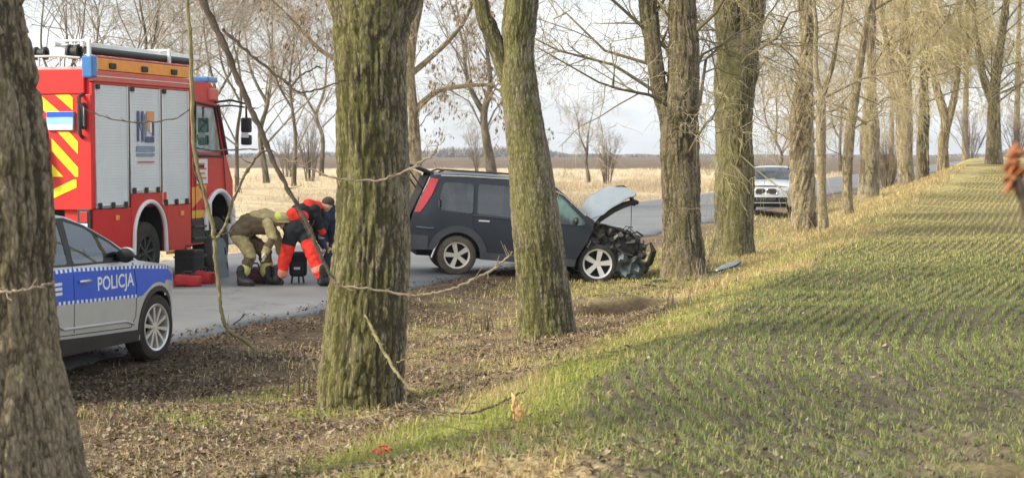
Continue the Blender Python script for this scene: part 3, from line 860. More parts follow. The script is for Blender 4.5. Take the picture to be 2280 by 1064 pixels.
def grow(stems, seed, n1=9, n2=7, n3=6, n4=0, L1=(1.5, 3.2), ratio=0.55, up=0.35, droop=0.25, t0=0.3, ang=(0.5, 1.1), rmin=0.0025, r1=0.4, wig=0.16, extra=None, K=5, rscale=(0.45, 0.7)):
    """bare crown: stems are (n,4) axis rows; returns lists of (paths (N,K,3), radii (N,K)) per order"""
    g = np.random.default_rng(seed)
    def resample(S):
        P = smooth_path(S, K)
        return P[:, :3], P[:, 3]
    st = [resample(np.asarray(S, float)) for S in stems]
    PP = np.stack([s[0] for s in st]); RR = np.stack([s[1] for s in st])
    PL = np.array([np.sum(np.linalg.norm(np.diff(p, axis=0), axis=1)) for p in PP])
    levels = []
    for lv, nc in enumerate((n1, n2, n3, n4)):
        if nc == 0: break
        N = len(PP)
        idx = np.repeat(np.arange(N), nc)
        m = len(idx)
        t = g.uniform(t0 if lv == 0 else 0.25, 1.0, m)
        q = t * (K - 1); i = np.minimum(q.astype(int), K - 2); f = (q - i)[:, None]
        p0 = PP[idx, i] * (1 - f) + PP[idx, i + 1] * f
        rp = RR[idx, i] * (1 - f[:, 0]) + RR[idx, i + 1] * f[:, 0]
        T = PP[idx, i + 1] - PP[idx, i]; T /= np.linalg.norm(T, axis=1)[:, None] + 1e-9
        rv = g.normal(size=(m, 3)); rv -= T * np.sum(rv * T, 1)[:, None]; rv /= np.linalg.norm(rv, axis=1)[:, None] + 1e-9
        an = g.uniform(ang[0], ang[1], m)[:, None]
        D = T * np.cos(an) + rv * np.sin(an)
        D[:, 2] += up * (1.0 if lv < 2 else 0.4); D /= np.linalg.norm(D, axis=1)[:, None]
        if lv == 0: L = g.uniform(L1[0], L1[1], m)
        else: L = PL[idx] * g.uniform(ratio * 0.6, ratio * 1.3, m) * (1.15 - 0.5 * t)
        u = np.linspace(0, 1, K)[None, :, None]
        wv = g.normal(size=(m, K, 3)) * wig * L[:, None, None] * np.linspace(0, 1, K)[None, :, None] * 0.5
        P = p0[:, None, :] + D[:, None, :] * L[:, None, None] * u + wv
        P[:, :, 2] -= (droop * (0.4 + 0.6 * lv) * L)[:, None] * (np.linspace(0, 1, K) ** 2)[None, :]
        r0 = np.maximum(np.minimum(rp * g.uniform(rscale[0], rscale[1], m) * (r1 / 0.4 if lv == 0 else 1), L * (0.0115 if lv == 0 else 0.016) + 0.002), rmin)
        Rr = r0[:, None] * np.linspace(1, 0.30, K)[None, :]
        Rr = np.maximum(Rr, rmin * 0.6)
        levels.append((P, Rr))
        PP, RR, PL = P, Rr, L
    return levels

def tubes_from(levels, sides=(6, 5, 3, 3)):
    V, F, n = [], [], 0
    lv_id = []
    for lv, (P, Rr) in enumerate(levels):
        N, K, _ = P.shape; sd = sides[lv]
        T = np.gradient(P, axis=1); T /= np.linalg.norm(T, axis=2)[..., None] + 1e-9
        ref = np.zeros_like(T); ref[..., 0] = 0.31; ref[..., 1] = 0.92; ref[..., 2] = 0.23
        a = np.cross(T, ref); a /= np.linalg.norm(a, axis=2)[..., None] + 1e-9
        b = np.cross(a, T)
        th = np.linspace(0, 2 * np.pi, sd, endpoint=False)
        v = P[:, :, None, :] + (a[:, :, None, :] * np.cos(th)[None, None, :, None] + b[:, :, None, :] * np.sin(th)[None, None, :, None]) * Rr[:, :, None, None]
        base = (np.arange(N) * K * sd)[:, None, None]
        k = (np.arange(K - 1) * sd)[None, :, None]; c = np.arange(sd)[None, None, :]; c2 = (c + 1) % sd
        f = np.stack([base + k + c, base + k + c2, base + k + sd + c2, base + k + sd + c], -1).reshape(-1, 4) + n
        V.append(v.reshape(-1, 3)); F.append(f); n += N * K * sd
        lv_id.append(np.full(N * K * sd, lv))
    return np.concatenate(V), np.concatenate(F), np.concatenate(lv_id)

def crown_mesh(name, levels, parent, base, thick, thin, seed, sides=(6, 5, 3, 3)):
    V, F, lv = tubes_from(levels, sides)
    g = np.random.default_rng(seed)
    mixv = np.clip(lv / max(1, len(levels) - 1), 0, 1)[:, None]
    c = np.array(thick) * (1 - mixv) + np.array(thin) * mixv
    c = c * 0.95 * (0.55 + 0.9 * vn(V[:, 0] * 2.5, V[:, 1] * 2.5, V[:, 2] * 2.5, seed))[:, None]
    return mesh_np(name, V - np.array(base), F, M['twig'], parent, col=c)

def tree(name, label, stems, mat, seed, amp=0.018, ring=0.022, nseg=110, freq=5.0, flare=0.25, crown=None, group='avenue trees along the road', tops=None, thick=(0.20, 0.17, 0.105), thin=(0.33, 0.27, 0.15), lump=0.05, grain=1.0, sides=(6, 5, 3, 3), twist=0.0, limbs=()):
    """stems: lists of axis rows, the first one is the main trunk whose first row is the foot"""
    base = stems[0][0][:3]
    root = empty(name, base)
    tag(root, label, 'tree', group)
    b0 = np.array(base)
    v, f, g = bark_tube(stems[0], ring, nseg, amp, seed, freq, flare, lump=lump, grain=grain, twist=twist)
    mesh_np('trunk', v - b0, f, mat, root, attrs={'groove': g})
    for q, S in enumerate(list(stems[1:]) + list(limbs)):
        r0 = S[0][3]
        ns = max(10, int(nseg * r0 / stems[0][0][3] * 1.2))
        v, f, g = bark_tube(S, ring * 1.2, ns, amp * min(1, r0 / stems[0][0][3] * 1.4), seed + 20 + q, freq, 0, lump=lump, grain=grain)
        mesh_np('limb', v - b0, f, mat, root, attrs={'groove': g})
    if crown is not None:
        lv = grow(tops if tops else stems, seed + 50, **crown)
        crown_mesh('crown', lv, root, base, thick, thin, seed, sides)
    return root

def ext(rows, dx, dz, r, dy=0.0):
    """continue an axis upward beyond the frame"""
    p = rows[-1]
    return rows + [(p[0] + dx * 0.5, p[1] + dy * 0.5, p[2] + dz * 0.55, (p[3] + r) / 2), (p[0] + dx, p[1] + dy, p[2] + dz, r)]

def foot(rows, drop=0.25):
    p = rows[0]
    return [(p[0], p[1], p[2] - drop, p[3] * 1.03)] + rows

BARK_CROWN = dict(n1=9, n2=6, n3=6, n4=0, L1=(2.0, 4.5), up=0.6, droop=0.0, t0=0.4)

# foremost tree, cut by the frame edge
Y0 = 9.8
r = foot(px_stem([(1180, -185, 205), (1064, -175, 185), (960, -160, 168), (860, -150, 147), (760, -143, 128), (640, -138, 120), (500, -136, 118), (380, -140, 108), (250, -150, 90), (120, -160, 72), (0, -172, 52)], Y0))
m0 = ext(r, -0.6, 4.0, 0.13)
tree('roadside_tree', 'thick rough trunk cut off by the left edge of the photo beside the police car', [m0, ext(px_stem([(0, -60, 40), (-100, -20, 50)], Y0), 1.5, 3.0, 0.07, 1.0)], M['bark'], 11, amp=0.034, ring=0.014, nseg=220, freq=4.4, grain=0.75, flare=0.12, crown=dict(BARK_CROWN, n1=6, n2=5, n3=5, t0=0.75), lump=0.06)

# big mossy trunk
Y1 = 15.3
r = foot(px_stem([(893, 714, 888), (850, 712, 888), (800, 716, 900), (700, 726, 908), (600, 738, 914), (500, 747, 914), (400, 748, 911), (300, 746, 907), (200, 745, 905), (100, 742, 908), (50, 738, 915), (0, 728, 925), (-60, 716, 940)], Y1), 0.15)
l1 = ext(px_stem([(10, 735, 850), (-80, 700, 810)], Y1), -1.6, 4.5, 0.08, 0.5)
l2 = ext(px_stem([(10, 810, 925), (-80, 850, 960)], Y1), 1.3, 4.8, 0.09, -0.4)
tree('roadside_tree', 'thick mossy trunk standing in the verge between police car and black car', [r, l1, l2], M['bark_moss'], 21, amp=0.021, ring=0.016, nseg=170, freq=5.2, flare=0.15, crown=dict(BARK_CROWN, n1=7, n2=6, n3=5, t0=0.5), tops=[l1[-3:], l2[-3:]], lump=0.035)

# forked trunk hiding the front door of the wreck
Y2 = 20.7
r = foot(px_stem([(748, 1152, 1282), (700, 1152, 1275), (620, 1148, 1266), (550, 1143, 1256), (450, 1136, 1241), (350, 1130, 1224), (250, 1121, 1206), (180, 1114, 1196), (100, 1118, 1190), (0, 1122, 1200)], Y2), 0.15)
m2 = ext(r, 0.5, 5.0, 0.09)
l1 = px_stem([(235, 1132, 1178), (175, 1110, 1150), (120, 1092, 1130), (60, 1068, 1108), (0, 1052, 1086)], Y2)
l1 = ext(l1, -1.1, 4.5, 0.06, 0.4)
tree('roadside_tree', 'forked mossy trunk in front of the black car hiding its front door', [m2, l1], M['bark_moss'], 31, amp=0.014, ring=0.02, nseg=130, freq=6.2, flare=0.13, crown=dict(BARK_CROWN, n1=9, n2=6, n3=6, t0=0.35, droop=0.05), tops=[m2[-3:], l1[-3:]], lump=0.03)

# trunk the car has hit
Y3 = 31.5
r = foot(px_stem([(612, 1474, 1572), (560, 1476, 1566), (500, 1476, 1560), (400, 1472, 1560), (300, 1471, 1557), (200, 1484, 1557), (100, 1490, 1558), (0, 1490, 1550)], Y3), 0.25)
m3 = ext(r, 0.4, 6.0, 0.09)
l1 = ext(px_stem([(330, 1474, 1520), (250, 1464, 1502), (200, 1450, 1486), (100, 1434, 1472), (0, 1420, 1462)], Y3), -0.8, 5.5, 0.08)
tw = dict(n1=20, n2=8, n3=6, n4=3, L1=(1.6, 3.8), up=0.12, droop=0.30, t0=0.30, ang=(0.7, 1.35), ratio=0.55, rmin=0.005)
tree('roadside_tree', 'double trunk right in front of the crashed car bonnet and bumper', [m3, l1], M['bark'], 41, amp=0.028, ring=0.03, nseg=110, freq=4.6, flare=0.16, crown=dict(tw, t0=0.38, droop=0.16), lump=0.06, thick=(0.17, 0.14, 0.085), thin=(0.44, 0.375, 0.235))

Y4 = 37.7
r = foot(px_stem([(566, 1587, 1680), (520, 1590, 1677), (400, 1592, 1680), (300, 1592, 1675), (200, 1590, 1682), (140, 1590, 1690), (80, 1592, 1650), (0, 1588, 1640)], Y4), 0.25)
m4 = ext(r, -0.3, 6.0, 0.10)
l1 = ext(px_stem([(200, 1622, 1682), (120, 1632, 1690), (60, 1640, 1698), (0, 1648, 1706)], Y4), 0.8, 5.5, 0.09)
tree('roadside_tree', 'stout mossy forked trunk left of the pale silver car on the grass verge', [m4, l1], M['bark_moss'], 51, amp=0.024, ring=0.035, nseg=100, freq=4.8, flare=0.10, crown=dict(tw, n1=18), lump=0.05, thick=(0.17, 0.15, 0.085), thin=(0.46, 0.39, 0.22))

Y5 = 49.4
r = foot(px_stem([(512, 1762, 1822), (450, 1762, 1816), (400, 1758, 1815), (300, 1757, 1812), (220, 1764, 1812), (150, 1778, 1814), (60, 1780, 1815), (0, 1775, 1810)], Y5), 0.3)
m5 = ext(r, -0.4, 6.0, 0.10)
tree('roadside_tree', 'gnarled tan trunk with twisted bark right beside the pale silver car', [m5], M['bark_tan'], 61, amp=0.055, ring=0.045, nseg=90, freq=3.0, flare=0.10, crown=dict(tw, n1=24, t0=0.3), lump=0.08, twist=0.9, thick=(0.22, 0.18, 0.11), thin=(0.54, 0.44, 0.27))

# slim young trees by the gnarled trunk
r = foot(px_stem([(505, 1822, 1846), (440, 1820, 1840), (300, 1817, 1839), (200, 1820, 1838)], 47.0))
a = ext(px_stem([(215, 1822, 1836), (150, 1810, 1822), (60, 1812, 1822), (0, 1806, 1815)], 47.0), -0.4, 3, 0.02)
b = ext(px_stem([(215, 1824, 1838), (150, 1846, 1858), (60, 1862, 1872), (0, 1872, 1881)], 47.0), 0.5, 3, 0.02)
tree('young_tree', 'slim pale straight young tree just right of the gnarled trunk, forking high', [r, a, b], M['bark_tan'], 71, amp=0.004, ring=0.05, nseg=24, freq=8, flare=0.2, crown=dict(n1=7, n2=5, n3=4, L1=(0.7, 1.6), up=0.5, t0=0.35, droop=0.05, rmin=0.004), lump=0.03, thick=(0.36, 0.32, 0.24), thin=(0.46, 0.38, 0.24), group='young trees between the avenue trunks')
r = foot(px_stem([(487, 1878, 1902), (400, 1874, 1898), (300, 1880, 1904), (200, 1896, 1916), (100, 1914, 1930), (0, 1930, 1944)], 60.0))
tree('young_tree', 'thin leaning knobbly tree with one dark side left of the cracked trunk', [ext(r, 0.6, 3.5, 0.05)], M['bark_tan'], 73, amp=0.012, ring=0.06, nseg=36, freq=6, flare=0.1, crown=dict(tw, n1=14, L1=(1.2, 2.8), t0=0.25), lump=0.08, thick=(0.24, 0.2, 0.13), thin=(0.50, 0.42, 0.25), group='young trees between the avenue trunks')

far_tw = dict(n1=20, n2=8, n3=6, n4=3, L1=(2.4, 5.2), up=0.12, droop=0.34, t0=0.36, ang=(0.7, 1.4), ratio=0.6, rmin=0.010, K=4)
def far_tree(label, rows, Y, seed, mat='bark_tan', extz=6.0, extx=0.3, limbs=(), cr=None, thin=(0.62, 0.52, 0.29), amp=0.04):
    r = foot(px_stem(rows, Y), 0.4)
    st = [ext(r, extx, extz, 0.12)] + [ext(px_stem(l, Y), ex, 5, 0.09) for l, ex in limbs]
    return tree('roadside_tree', label, st, M[mat], seed, amp=amp, ring=0.09, nseg=56, freq=3.2, flare=0.12, crown=cr or far_tw, lump=0.08, thick=(0.20, 0.165, 0.095), thin=thin, sides=(5, 4, 3, 3))
far_tree('cracked grey brown trunk right of the two slim young trees', [(458, 1905, 1960), (400, 1912, 1958), (300, 1915, 1958), (240, 1922, 1954), (150, 1926, 1950), (0, 1930, 1952)], 76, 81)
far_tree('paler left trunk of the close pair beyond the road bend', [(402, 2000, 2035), (330, 1996, 2032), (250, 1994, 2032), (180, 1998, 2030), (80, 2004, 2026), (0, 2008, 2026)], 92, 83, limbs=[([(260, 1996, 2016), (200, 1978, 1996), (140, 1972, 1986)], -0.8)])
far_tree('darker right trunk of the close pair beyond the road bend', [(398, 2040, 2070), (330, 2040, 2068), (250, 2046, 2070), (150, 2048, 2066), (0, 2052, 2066)], 96, 85, mat='bark')
far_tree('mossy forked trunk on the grass bank at the end of the field', [(383, 2086, 2114), (320, 2088, 2112), (270, 2094, 2116), (200, 2078, 2096), (140, 2070, 2084), (0, 2062, 2074)], 104, 87, limbs=[([(280, 2098, 2118), (220, 2116, 2132), (150, 2126, 2140), (0, 2130, 2142)], 0.5)], thin=(0.62, 0.54, 0.24))
far_tree('rightmost large trunk on the field edge under dense twigs', [(366, 2192, 2234), (320, 2196, 2230), (230, 2200, 2226), (160, 2208, 2230), (80, 2222, 2240), (0, 2232, 2250)], 98, 89, limbs=[([(240, 2204, 2224), (170, 2180, 2198), (90, 2168, 2182), (0, 2160, 2172)], -0.6)], cr=dict(far_tw, n1=24), thin=(0.64, 0.55, 0.28))
far_tree('far trunk half hidden between the close pair and the mossy forked one', [(388, 2140, 2158), (300, 2142, 2156), (150, 2146, 2158), (0, 2150, 2160)], 150, 91, extz=5)
far_tree('far thin trunk behind the cracked grey brown one', [(412, 1978, 1990), (300, 1980, 1991), (150, 1984, 1992), (0, 1986, 1993)], 130, 93, extz=5)
far_tree('far tree at the right frame edge beyond the field', [(372, 2256, 2270), (250, 2258, 2271), (100, 2262, 2273), (0, 2266, 2275)], 160, 95, extz=5)

# ------------------------------------------------------------------ bare trees beyond the road
back_tw = dict(n1=15, n2=7, n3=6, n4=2, L1=(2.5, 6.0), up=0.30, droop=0.06, t0=0.20, wig=0.26, ang=(0.5, 1.2), ratio=0.6, rmin=0.008, K=4)
def back_tree(label, x, Y, wpx, seed, top_x=None, h=11, col=((0.23, 0.20, 0.16), (0.38, 0.335, 0.27)), cr=None, name='bare_tree', group='bare trees beyond the road', mat='bark_far', limbs=()):
    Xb = (x - 1140) / FPX * Y
    z0 = gz1(Xb, Y)
    Xt = ((top_x if top_x is not None else x) - 1140) / FPX * Y
    r0 = wpx / 2 / FPX * Y
    g = random.Random(seed)
    rows = [(Xb, Y, z0 - 0.3, r0 * 1.15), (Xb, Y, z0 + 0.4, r0)]
    for q in (0.2, 0.32, 0.45, 0.6, 0.75, 1.0):
        rows.append((Xb + (Xt - Xb) * q + g.uniform(-0.1, 0.1) * h * 0.32, Y + g.uniform(-0.3, 0.3), z0 + h * q, r0 * max(0.1, 1 - 1.15 * q)))
    fk = rows[3]; sgn = g.choice((-1, 1))
    limbs = list(limbs) + [[(fk[0], fk[1], fk[2], fk[3] * 0.85), (fk[0] + sgn * h * 0.07, Y, fk[2] + h * 0.14, fk[3] * 0.65), (fk[0] + sgn * h * 0.10, Y, fk[2] + h * 0.34, fk[3] * 0.35), (fk[0] + sgn * h * 0.17, Y, fk[2] + h * 0.55, fk[3] * 0.12)]]
    return tree(name, label, [rows], M[mat], seed, amp=0.01, ring=0.25, nseg=14, freq=3, flare=0.2, crown=cr or back_tw, group=group, tops=[rows] + limbs, thick=col[0], thin=col[1], sides=(4, 3, 3, 3), limbs=limbs)

back_tree('bare tree rising behind the ladder on the fire engine roof', 312, 62, 15, 201, 316, 12)
back_tree('bare tree whose trunk shows between fire engine cab mirror and long hanging branch', 592, 95, 15, 203, 600, 13)
back_tree('bare tree behind the rear corner of the fire engine', 215, 70, 12, 205, 190, 12)
back_tree('bare tree just right of the cut off trunk, above the fire engine rear', 120, 66, 11, 207, 100, 12)
back_tree('bare tree behind the fire engine cab roof', 470, 84, 12, 209, 455, 13)
back_tree('bare tree seen between the ladder post and the sapling stem', 392, 105, 11, 231, 400, 13)
back_tree('bare tree right of the fire engine mirror under the hanging branch', 655, 90, 11, 233, 640, 12)
back_tree('slight bare tree close to the left side of the big mossy trunk', 716, 125, 12, 211, 722, 13)
back_tree('bare tree behind the fire engine windscreen and its mirror arm', 528, 78, 11, 212, 540, 12)
back_tree('grey bare tree between the wreck roof and the forked trunk', 1097, 104, 26, 213, 1085, 13, limbs=())
back_tree('thin bare tree in the gap between the forked trunk and the hit trunk', 1310, 120, 9, 215, 1318, 6.5, cr=dict(back_tw, n1=14, n2=6, n3=5, n4=0, L1=(1.0, 2.2)))
back_tree('thin reddish bare tree right above the pale silver car', 1730, 130, 9, 217, 1733, 10, cr=dict(back_tw, n1=12, n2=6, n3=5, n4=0), col=((0.26, 0.18, 0.14), (0.32, 0.24, 0.18)))
back_tree('hazy bare tree far behind the two slim young trees', 1872, 190, 10, 223, 1870, 12)

def bush(label, x, Y, n, h, seed, spread=1.2, col=((0.16, 0.13, 0.11), (0.23, 0.19, 0.16))):
    Xb = (x - 1140) / FPX * Y; z0 = gz1(Xb, Y); g = random.Random(seed)
    stems = []
    for q in range(n):
        a, s = g.uniform(0, 6.283), g.uniform(0.1, 1) * spread
        stems.append([(Xb + math.cos(a) * 0.2, Y + math.sin(a) * 0.2, z0 - 0.1, 0.035), (Xb + math.cos(a) * s * 0.5, Y + math.sin(a) * s * 0.5, z0 + h * 0.5, 0.025), (Xb + math.cos(a) * s, Y + math.sin(a) * s, z0 + h * g.uniform(0.8, 1.1), 0.008)])
    lv0 = [(np.stack([smooth_path(np.array(s), 5)[:, :3] for s in stems]), np.stack([smooth_path(np.array(s), 5)[:, 3] for s in stems]))]
    lv = grow(stems, seed, n1=8, n2=5, n3=3, L1=(0.5, 1.4), up=0.5, t0=0.1, droop=0.0, rmin=0.005)
    root = empty('bare_bush', (Xb, Y, z0)); tag(root, label, 'bush', 'bare bushes beyond the road')
    crown_mesh('crown', lv0 + lv, root, (Xb, Y, z0), col[0], col[1], seed, (4, 3, 3, 3))
bush('bare bush against the sky left of the big mossy trunk', 690, 100, 12, 3.4, 301, 1.0)
bush('bare bush close to the fire engine mirror', 640, 120, 10, 2.8, 303, 1.6)
bush('bare upright bush right of the thin tree above the open bonnet', 1352, 118, 12, 2.6, 305, 1.0)
bush('bare spreading bush between the wreck and the grey bare tree', 1065, 140, 9, 3.2, 307, 1.8)
bush('dense brown bush between the cracked trunk and the close pair', 1975, 112, 26, 3.0, 309, 1.6, col=((0.20, 0.16, 0.11), (0.30, 0.24, 0.16)))
bush('bare bush beside the rightmost large trunk at the field end', 2160, 140, 18, 3.4, 311, 2.4)
bush('bare bush at the right frame edge beyond the field end', 2262, 128, 18, 3.0, 313, 2.2)

# pale tree with hanging dry leaves behind the wreck
def leafy_tree():
    Y = 68.0
    r = foot(px_stem([(430, 906, 940), (340, 908, 938), (280, 909, 934), (240, 908, 931), (160, 902, 924), (80, 908, 930), (0, 928, 944)], Y))
    st = [ext(r, 0.3, 3.5, 0.06),
          ext(px_stem([(250, 912, 930), (205, 965, 977), (192, 1030, 1040), (190, 1085, 1093)], Y), 0.6, -0.3, 0.02),
          ext(px_stem([(165, 910, 924), (100, 985, 996), (50, 1028, 1037), (0, 1050, 1058)], Y), 0.5, 1.5, 0.03),
          ext(px_stem([(120, 900, 914), (60, 850, 862), (0, 800, 812)], Y), -1.4, 2.0, 0.03),
          ext(px_stem([(190, 900, 914), (150, 800, 812), (120, 720, 730), (60, 660, 668)], Y), -1.0, 1.0, 0.02)]
    t = tree('roadside_tree', 'pale lit tree hung with dry leaves behind the big mossy trunk and the wreck', st, M['bark_tan'], 401, amp=0.012, ring=0.1, nseg=28, freq=4, flare=0.1, crown=None, group='bare trees beyond the road', thick=(0.4, 0.33, 0.22), thin=(0.5, 0.42, 0.3))
    lv = grow(st, 405, n1=16, n2=7, n3=4, L1=(0.8, 2.2), up=0.2, droop=0.35, t0=0.15, rmin=0.006, ratio=0.5)
    b = st[0][0][:3]
    crown_mesh('crown', lv, t, b, (0.42, 0.34, 0.22), (0.48, 0.39, 0.27), 9, (4, 3, 3, 3))
    P, Rr = lv[2]
    pos = P[:, 2:, :].reshape(-1, 3)
    n = len(pos); g = np.random.default_rng(5)
    keep = g.uniform(0, 1, n) < 0.60; pos = pos[keep]; n = len(pos)
    L_ = g.uniform(0.10, 0.20, n); W_ = L_ * g.uniform(0.18, 0.3, n)
    az = g.uniform(0, 6.283, n)
    sd = np.stack([np.cos(az), np.sin(az), g.normal(0, 0.2, n)], 1) * W_[:, None]
    tip = pos + np.stack([g.normal(0, 0.25, n), g.normal(0, 0.25, n), -np.ones(n)], 1) * L_[:, None]
    mid = (pos + tip) / 2
    V = np.stack([pos, mid + sd, tip, mid - sd], 1).reshape(-1, 3) - np.array(b)
    F = np.arange(n * 4).reshape(-1, 4)
    col = mixcol([(0.36, 0.27, 0.19), (0.26, 0.19, 0.14), (0.46, 0.36, 0.26), (0.17, 0.13, 0.11)], n)
    o = mesh_np('dry_leaves', V, F, M['leaf'], t, col=np.repeat(col, 4, axis=0), smooth=False)
    o['kind'] = 'stuff'
leafy_tree()
# ------------------------------------------------------------------ vehicles: shared builders
def pip(poly, x, z):
    c = False
    n = len(poly)
    for i in range(n):
        x0, z0 = poly[i]; x1, z1 = poly[(i + 1) % n]
        if (z0 > z) != (z1 > z) and x < (x1 - x0) * (z - z0) / (z1 - z0) + x0:
            c = not c
    return c

def densify(poly, step, closed=True):
    out = []
    n = len(poly)
    for i in range(n if closed else n - 1):
        a, b = poly[i], poly[(i + 1) % n]
        k = max(1, int(math.hypot(b[0] - a[0], b[1] - a[1]) / step))
        for q in range(k): out.append((a[0] + (b[0] - a[0]) * q / k, a[1] + (b[1] - a[1]) * q / k))
    if not closed: out.append(poly[-1])
    return out

def round_poly(poly, r, n=4):
    out = []
    m = len(poly)
    for i in range(m):
        p, a, b = Vector(poly[i]), Vector(poly[i - 1]), Vector(poly[(i + 1) % m])
        u, v = a - p, b - p
        k = min(r, u.length * 0.45, v.length * 0.45)
        p0, p1 = p + u.normalized() * k, p + v.normalized() * k
        for q in range(n + 1):
            t = q / n
            out.append(tuple(p0 * (1 - t) ** 2 + p * 2 * t * (1 - t) + p1 * t ** 2))
    return out

def arc(cx, cz, r, a0, a1, n=16):
    return [(cx + r * math.cos(R(a0 + (a1 - a0) * i / n)), cz + r * math.sin(R(a0 + (a1 - a0) * i / n))) for i in range(n + 1)]

def car_sides(outline, regions, yf, body_name, body_mat, root, grid=0.10, hide=()):
    """outline: (x,z) polygon of one flank with wheel openings; regions: (name, polygon, material, offset), first match wins.
    Every region becomes a part of its own on each flank, warped onto the body surface yf(x,z)."""
    pts, edges = [], []
    def loop(poly):
        d = densify(poly, 0.07); i0 = len(pts)
        pts.extend(d); edges.extend((i0 + i, i0 + (i + 1) % len(d)) for i in range(len(d)))
    loop(outline)
    for _, poly, _, _ in regions: loop(poly)
    xs = [p[0] for p in outline]; zs = [p[1] for p in outline]
    x = min(xs)
    while x < max(xs):
        z = min(zs) + 0.013
        while z < max(zs):
            if pip(outline, x, z): pts.append((x + random.uniform(-.01, .01), z))
            z += grid
        x += grid
    vo, _, fo, *_ = delaunay_2d_cdt([Vector(p) for p in pts], edges, [], 0, 1e-4)
    buckets = {}
    for f in fo:
        cx = sum(vo[i].x for i in f) / len(f); cz = sum(vo[i].y for i in f) / len(f)
        if not pip(outline, cx, cz): continue
        key = -1
        for k, (_, poly, _, _) in enumerate(regions):
            if pip(poly, cx, cz): key = k; break
        buckets.setdefault(key, []).append(f)
    for key, fs in buckets.items():
        name, mat, off = (body_name, body_mat, 0.0) if key < 0 else (regions[key][0], regions[key][2], regions[key][3])
        if name in hide: continue
        for sg in (-1, 1):
            used = sorted({i for f in fs for i in f}); mp = {i: q for q, i in enumerate(used)}
            vs = [(vo[i].x, sg * (yf(vo[i].x, vo[i].y) + off), vo[i].y) for i in used]
            ff = []
            for f in fs:
                g = [mp[i] for i in f]
                a, b, c = (Vector(vs[g[0]]), Vector(vs[g[1]]), Vector(vs[g[2]]))
                if (b - a).cross(c - a).y * sg < 0: g.reverse()
                ff.append(tuple(g))
            me = bpy.data.meshes.new(name); me.from_pydata(vs, [], ff)
            me.polygons.foreach_set('use_smooth', [True] * len(me.polygons))
            me.materials.append(mat)
            link(bpy.data.objects.new(name, me), root)

def car_top(pts, yf, crown, spans, root, nu=12):
    """roof line (x,z) from front to rear swept across the car; spans: (name, x_from, x_to, material, offset)"""
    d = densify(pts, 0.06, closed=False)
    for name, xa, xb, mat, off in spans:
        sel = [p for p in d if min(xa, xb) - 1e-6 <= p[0] <= max(xa, xb) + 1e-6]
        if len(sel) < 2: continue
        V, F = [], []
        for x, z in sel:
            ye = yf(x, z) - 0.002
            for q in range(nu + 1):
                u = -1 + 2 * q / nu
                V.append((x, ye * u, z + crown(x) * (1 - abs(u) ** 2.4) + off))
        n = nu + 1
        for i in range(len(sel) - 1):
            for q in range(nu):
                F.append((i * n + q, i * n + q + 1, (i + 1) * n + q + 1, (i + 1) * n + q))
        me = bpy.data.meshes.new(name); me.from_pydata(V, [], F)
        bm = bmesh.new(); bm.from_mesh(me); bmesh.ops.recalc_face_normals(bm, faces=bm.faces)
        if sum(f.normal.z for f in bm.faces) < 0: bmesh.ops.reverse_faces(bm, faces=bm.faces)
        bm.to_mesh(me); bm.free()
        me.polygons.foreach_set('use_smooth', [True] * len(me.polygons))
        me.materials.append(mat); link(bpy.data.objects.new(name, me), root)

def car_cap(pts, yf, bulge, spans, root, nu=14):
    """front or rear face: edge line (x,z) swept across with a bulge; spans: (name, z_from, z_to, material)"""
    d = densify(pts, 0.05, closed=False)
    for name, za, zb, mat in spans:
        sel = [p for p in d if za - 1e-6 <= p[1] <= zb + 1e-6]
        V, F = [], []
        for x, z in sel:
            ye = yf(x, z) - 0.001
            for q in range(nu + 1):
                u = -1 + 2 * q / nu
                V.append((x + bulge * (1 - abs(u) ** 2.2), ye * u, z))
        n = nu + 1
        for i in range(len(sel) - 1):
            for q in range(nu):
                F.append((i * n + q, i * n + q + 1, (i + 1) * n + q + 1, (i + 1) * n + q))
        if not F: continue
        me = bpy.data.meshes.new(name); me.from_pydata(V, [], F)
        bm = bmesh.new(); bm.from_mesh(me); bmesh.ops.recalc_face_normals(bm, faces=bm.faces)
        if sum(f.normal.x for f in bm.faces) * bulge < 0: bmesh.ops.reverse_faces(bm, faces=bm.faces)
        bm.to_mesh(me); bm.free()
        me.polygons.foreach_set('use_smooth', [True] * len(me.polygons))
        me.materials.append(mat); link(bpy.data.objects.new(name, me), root)

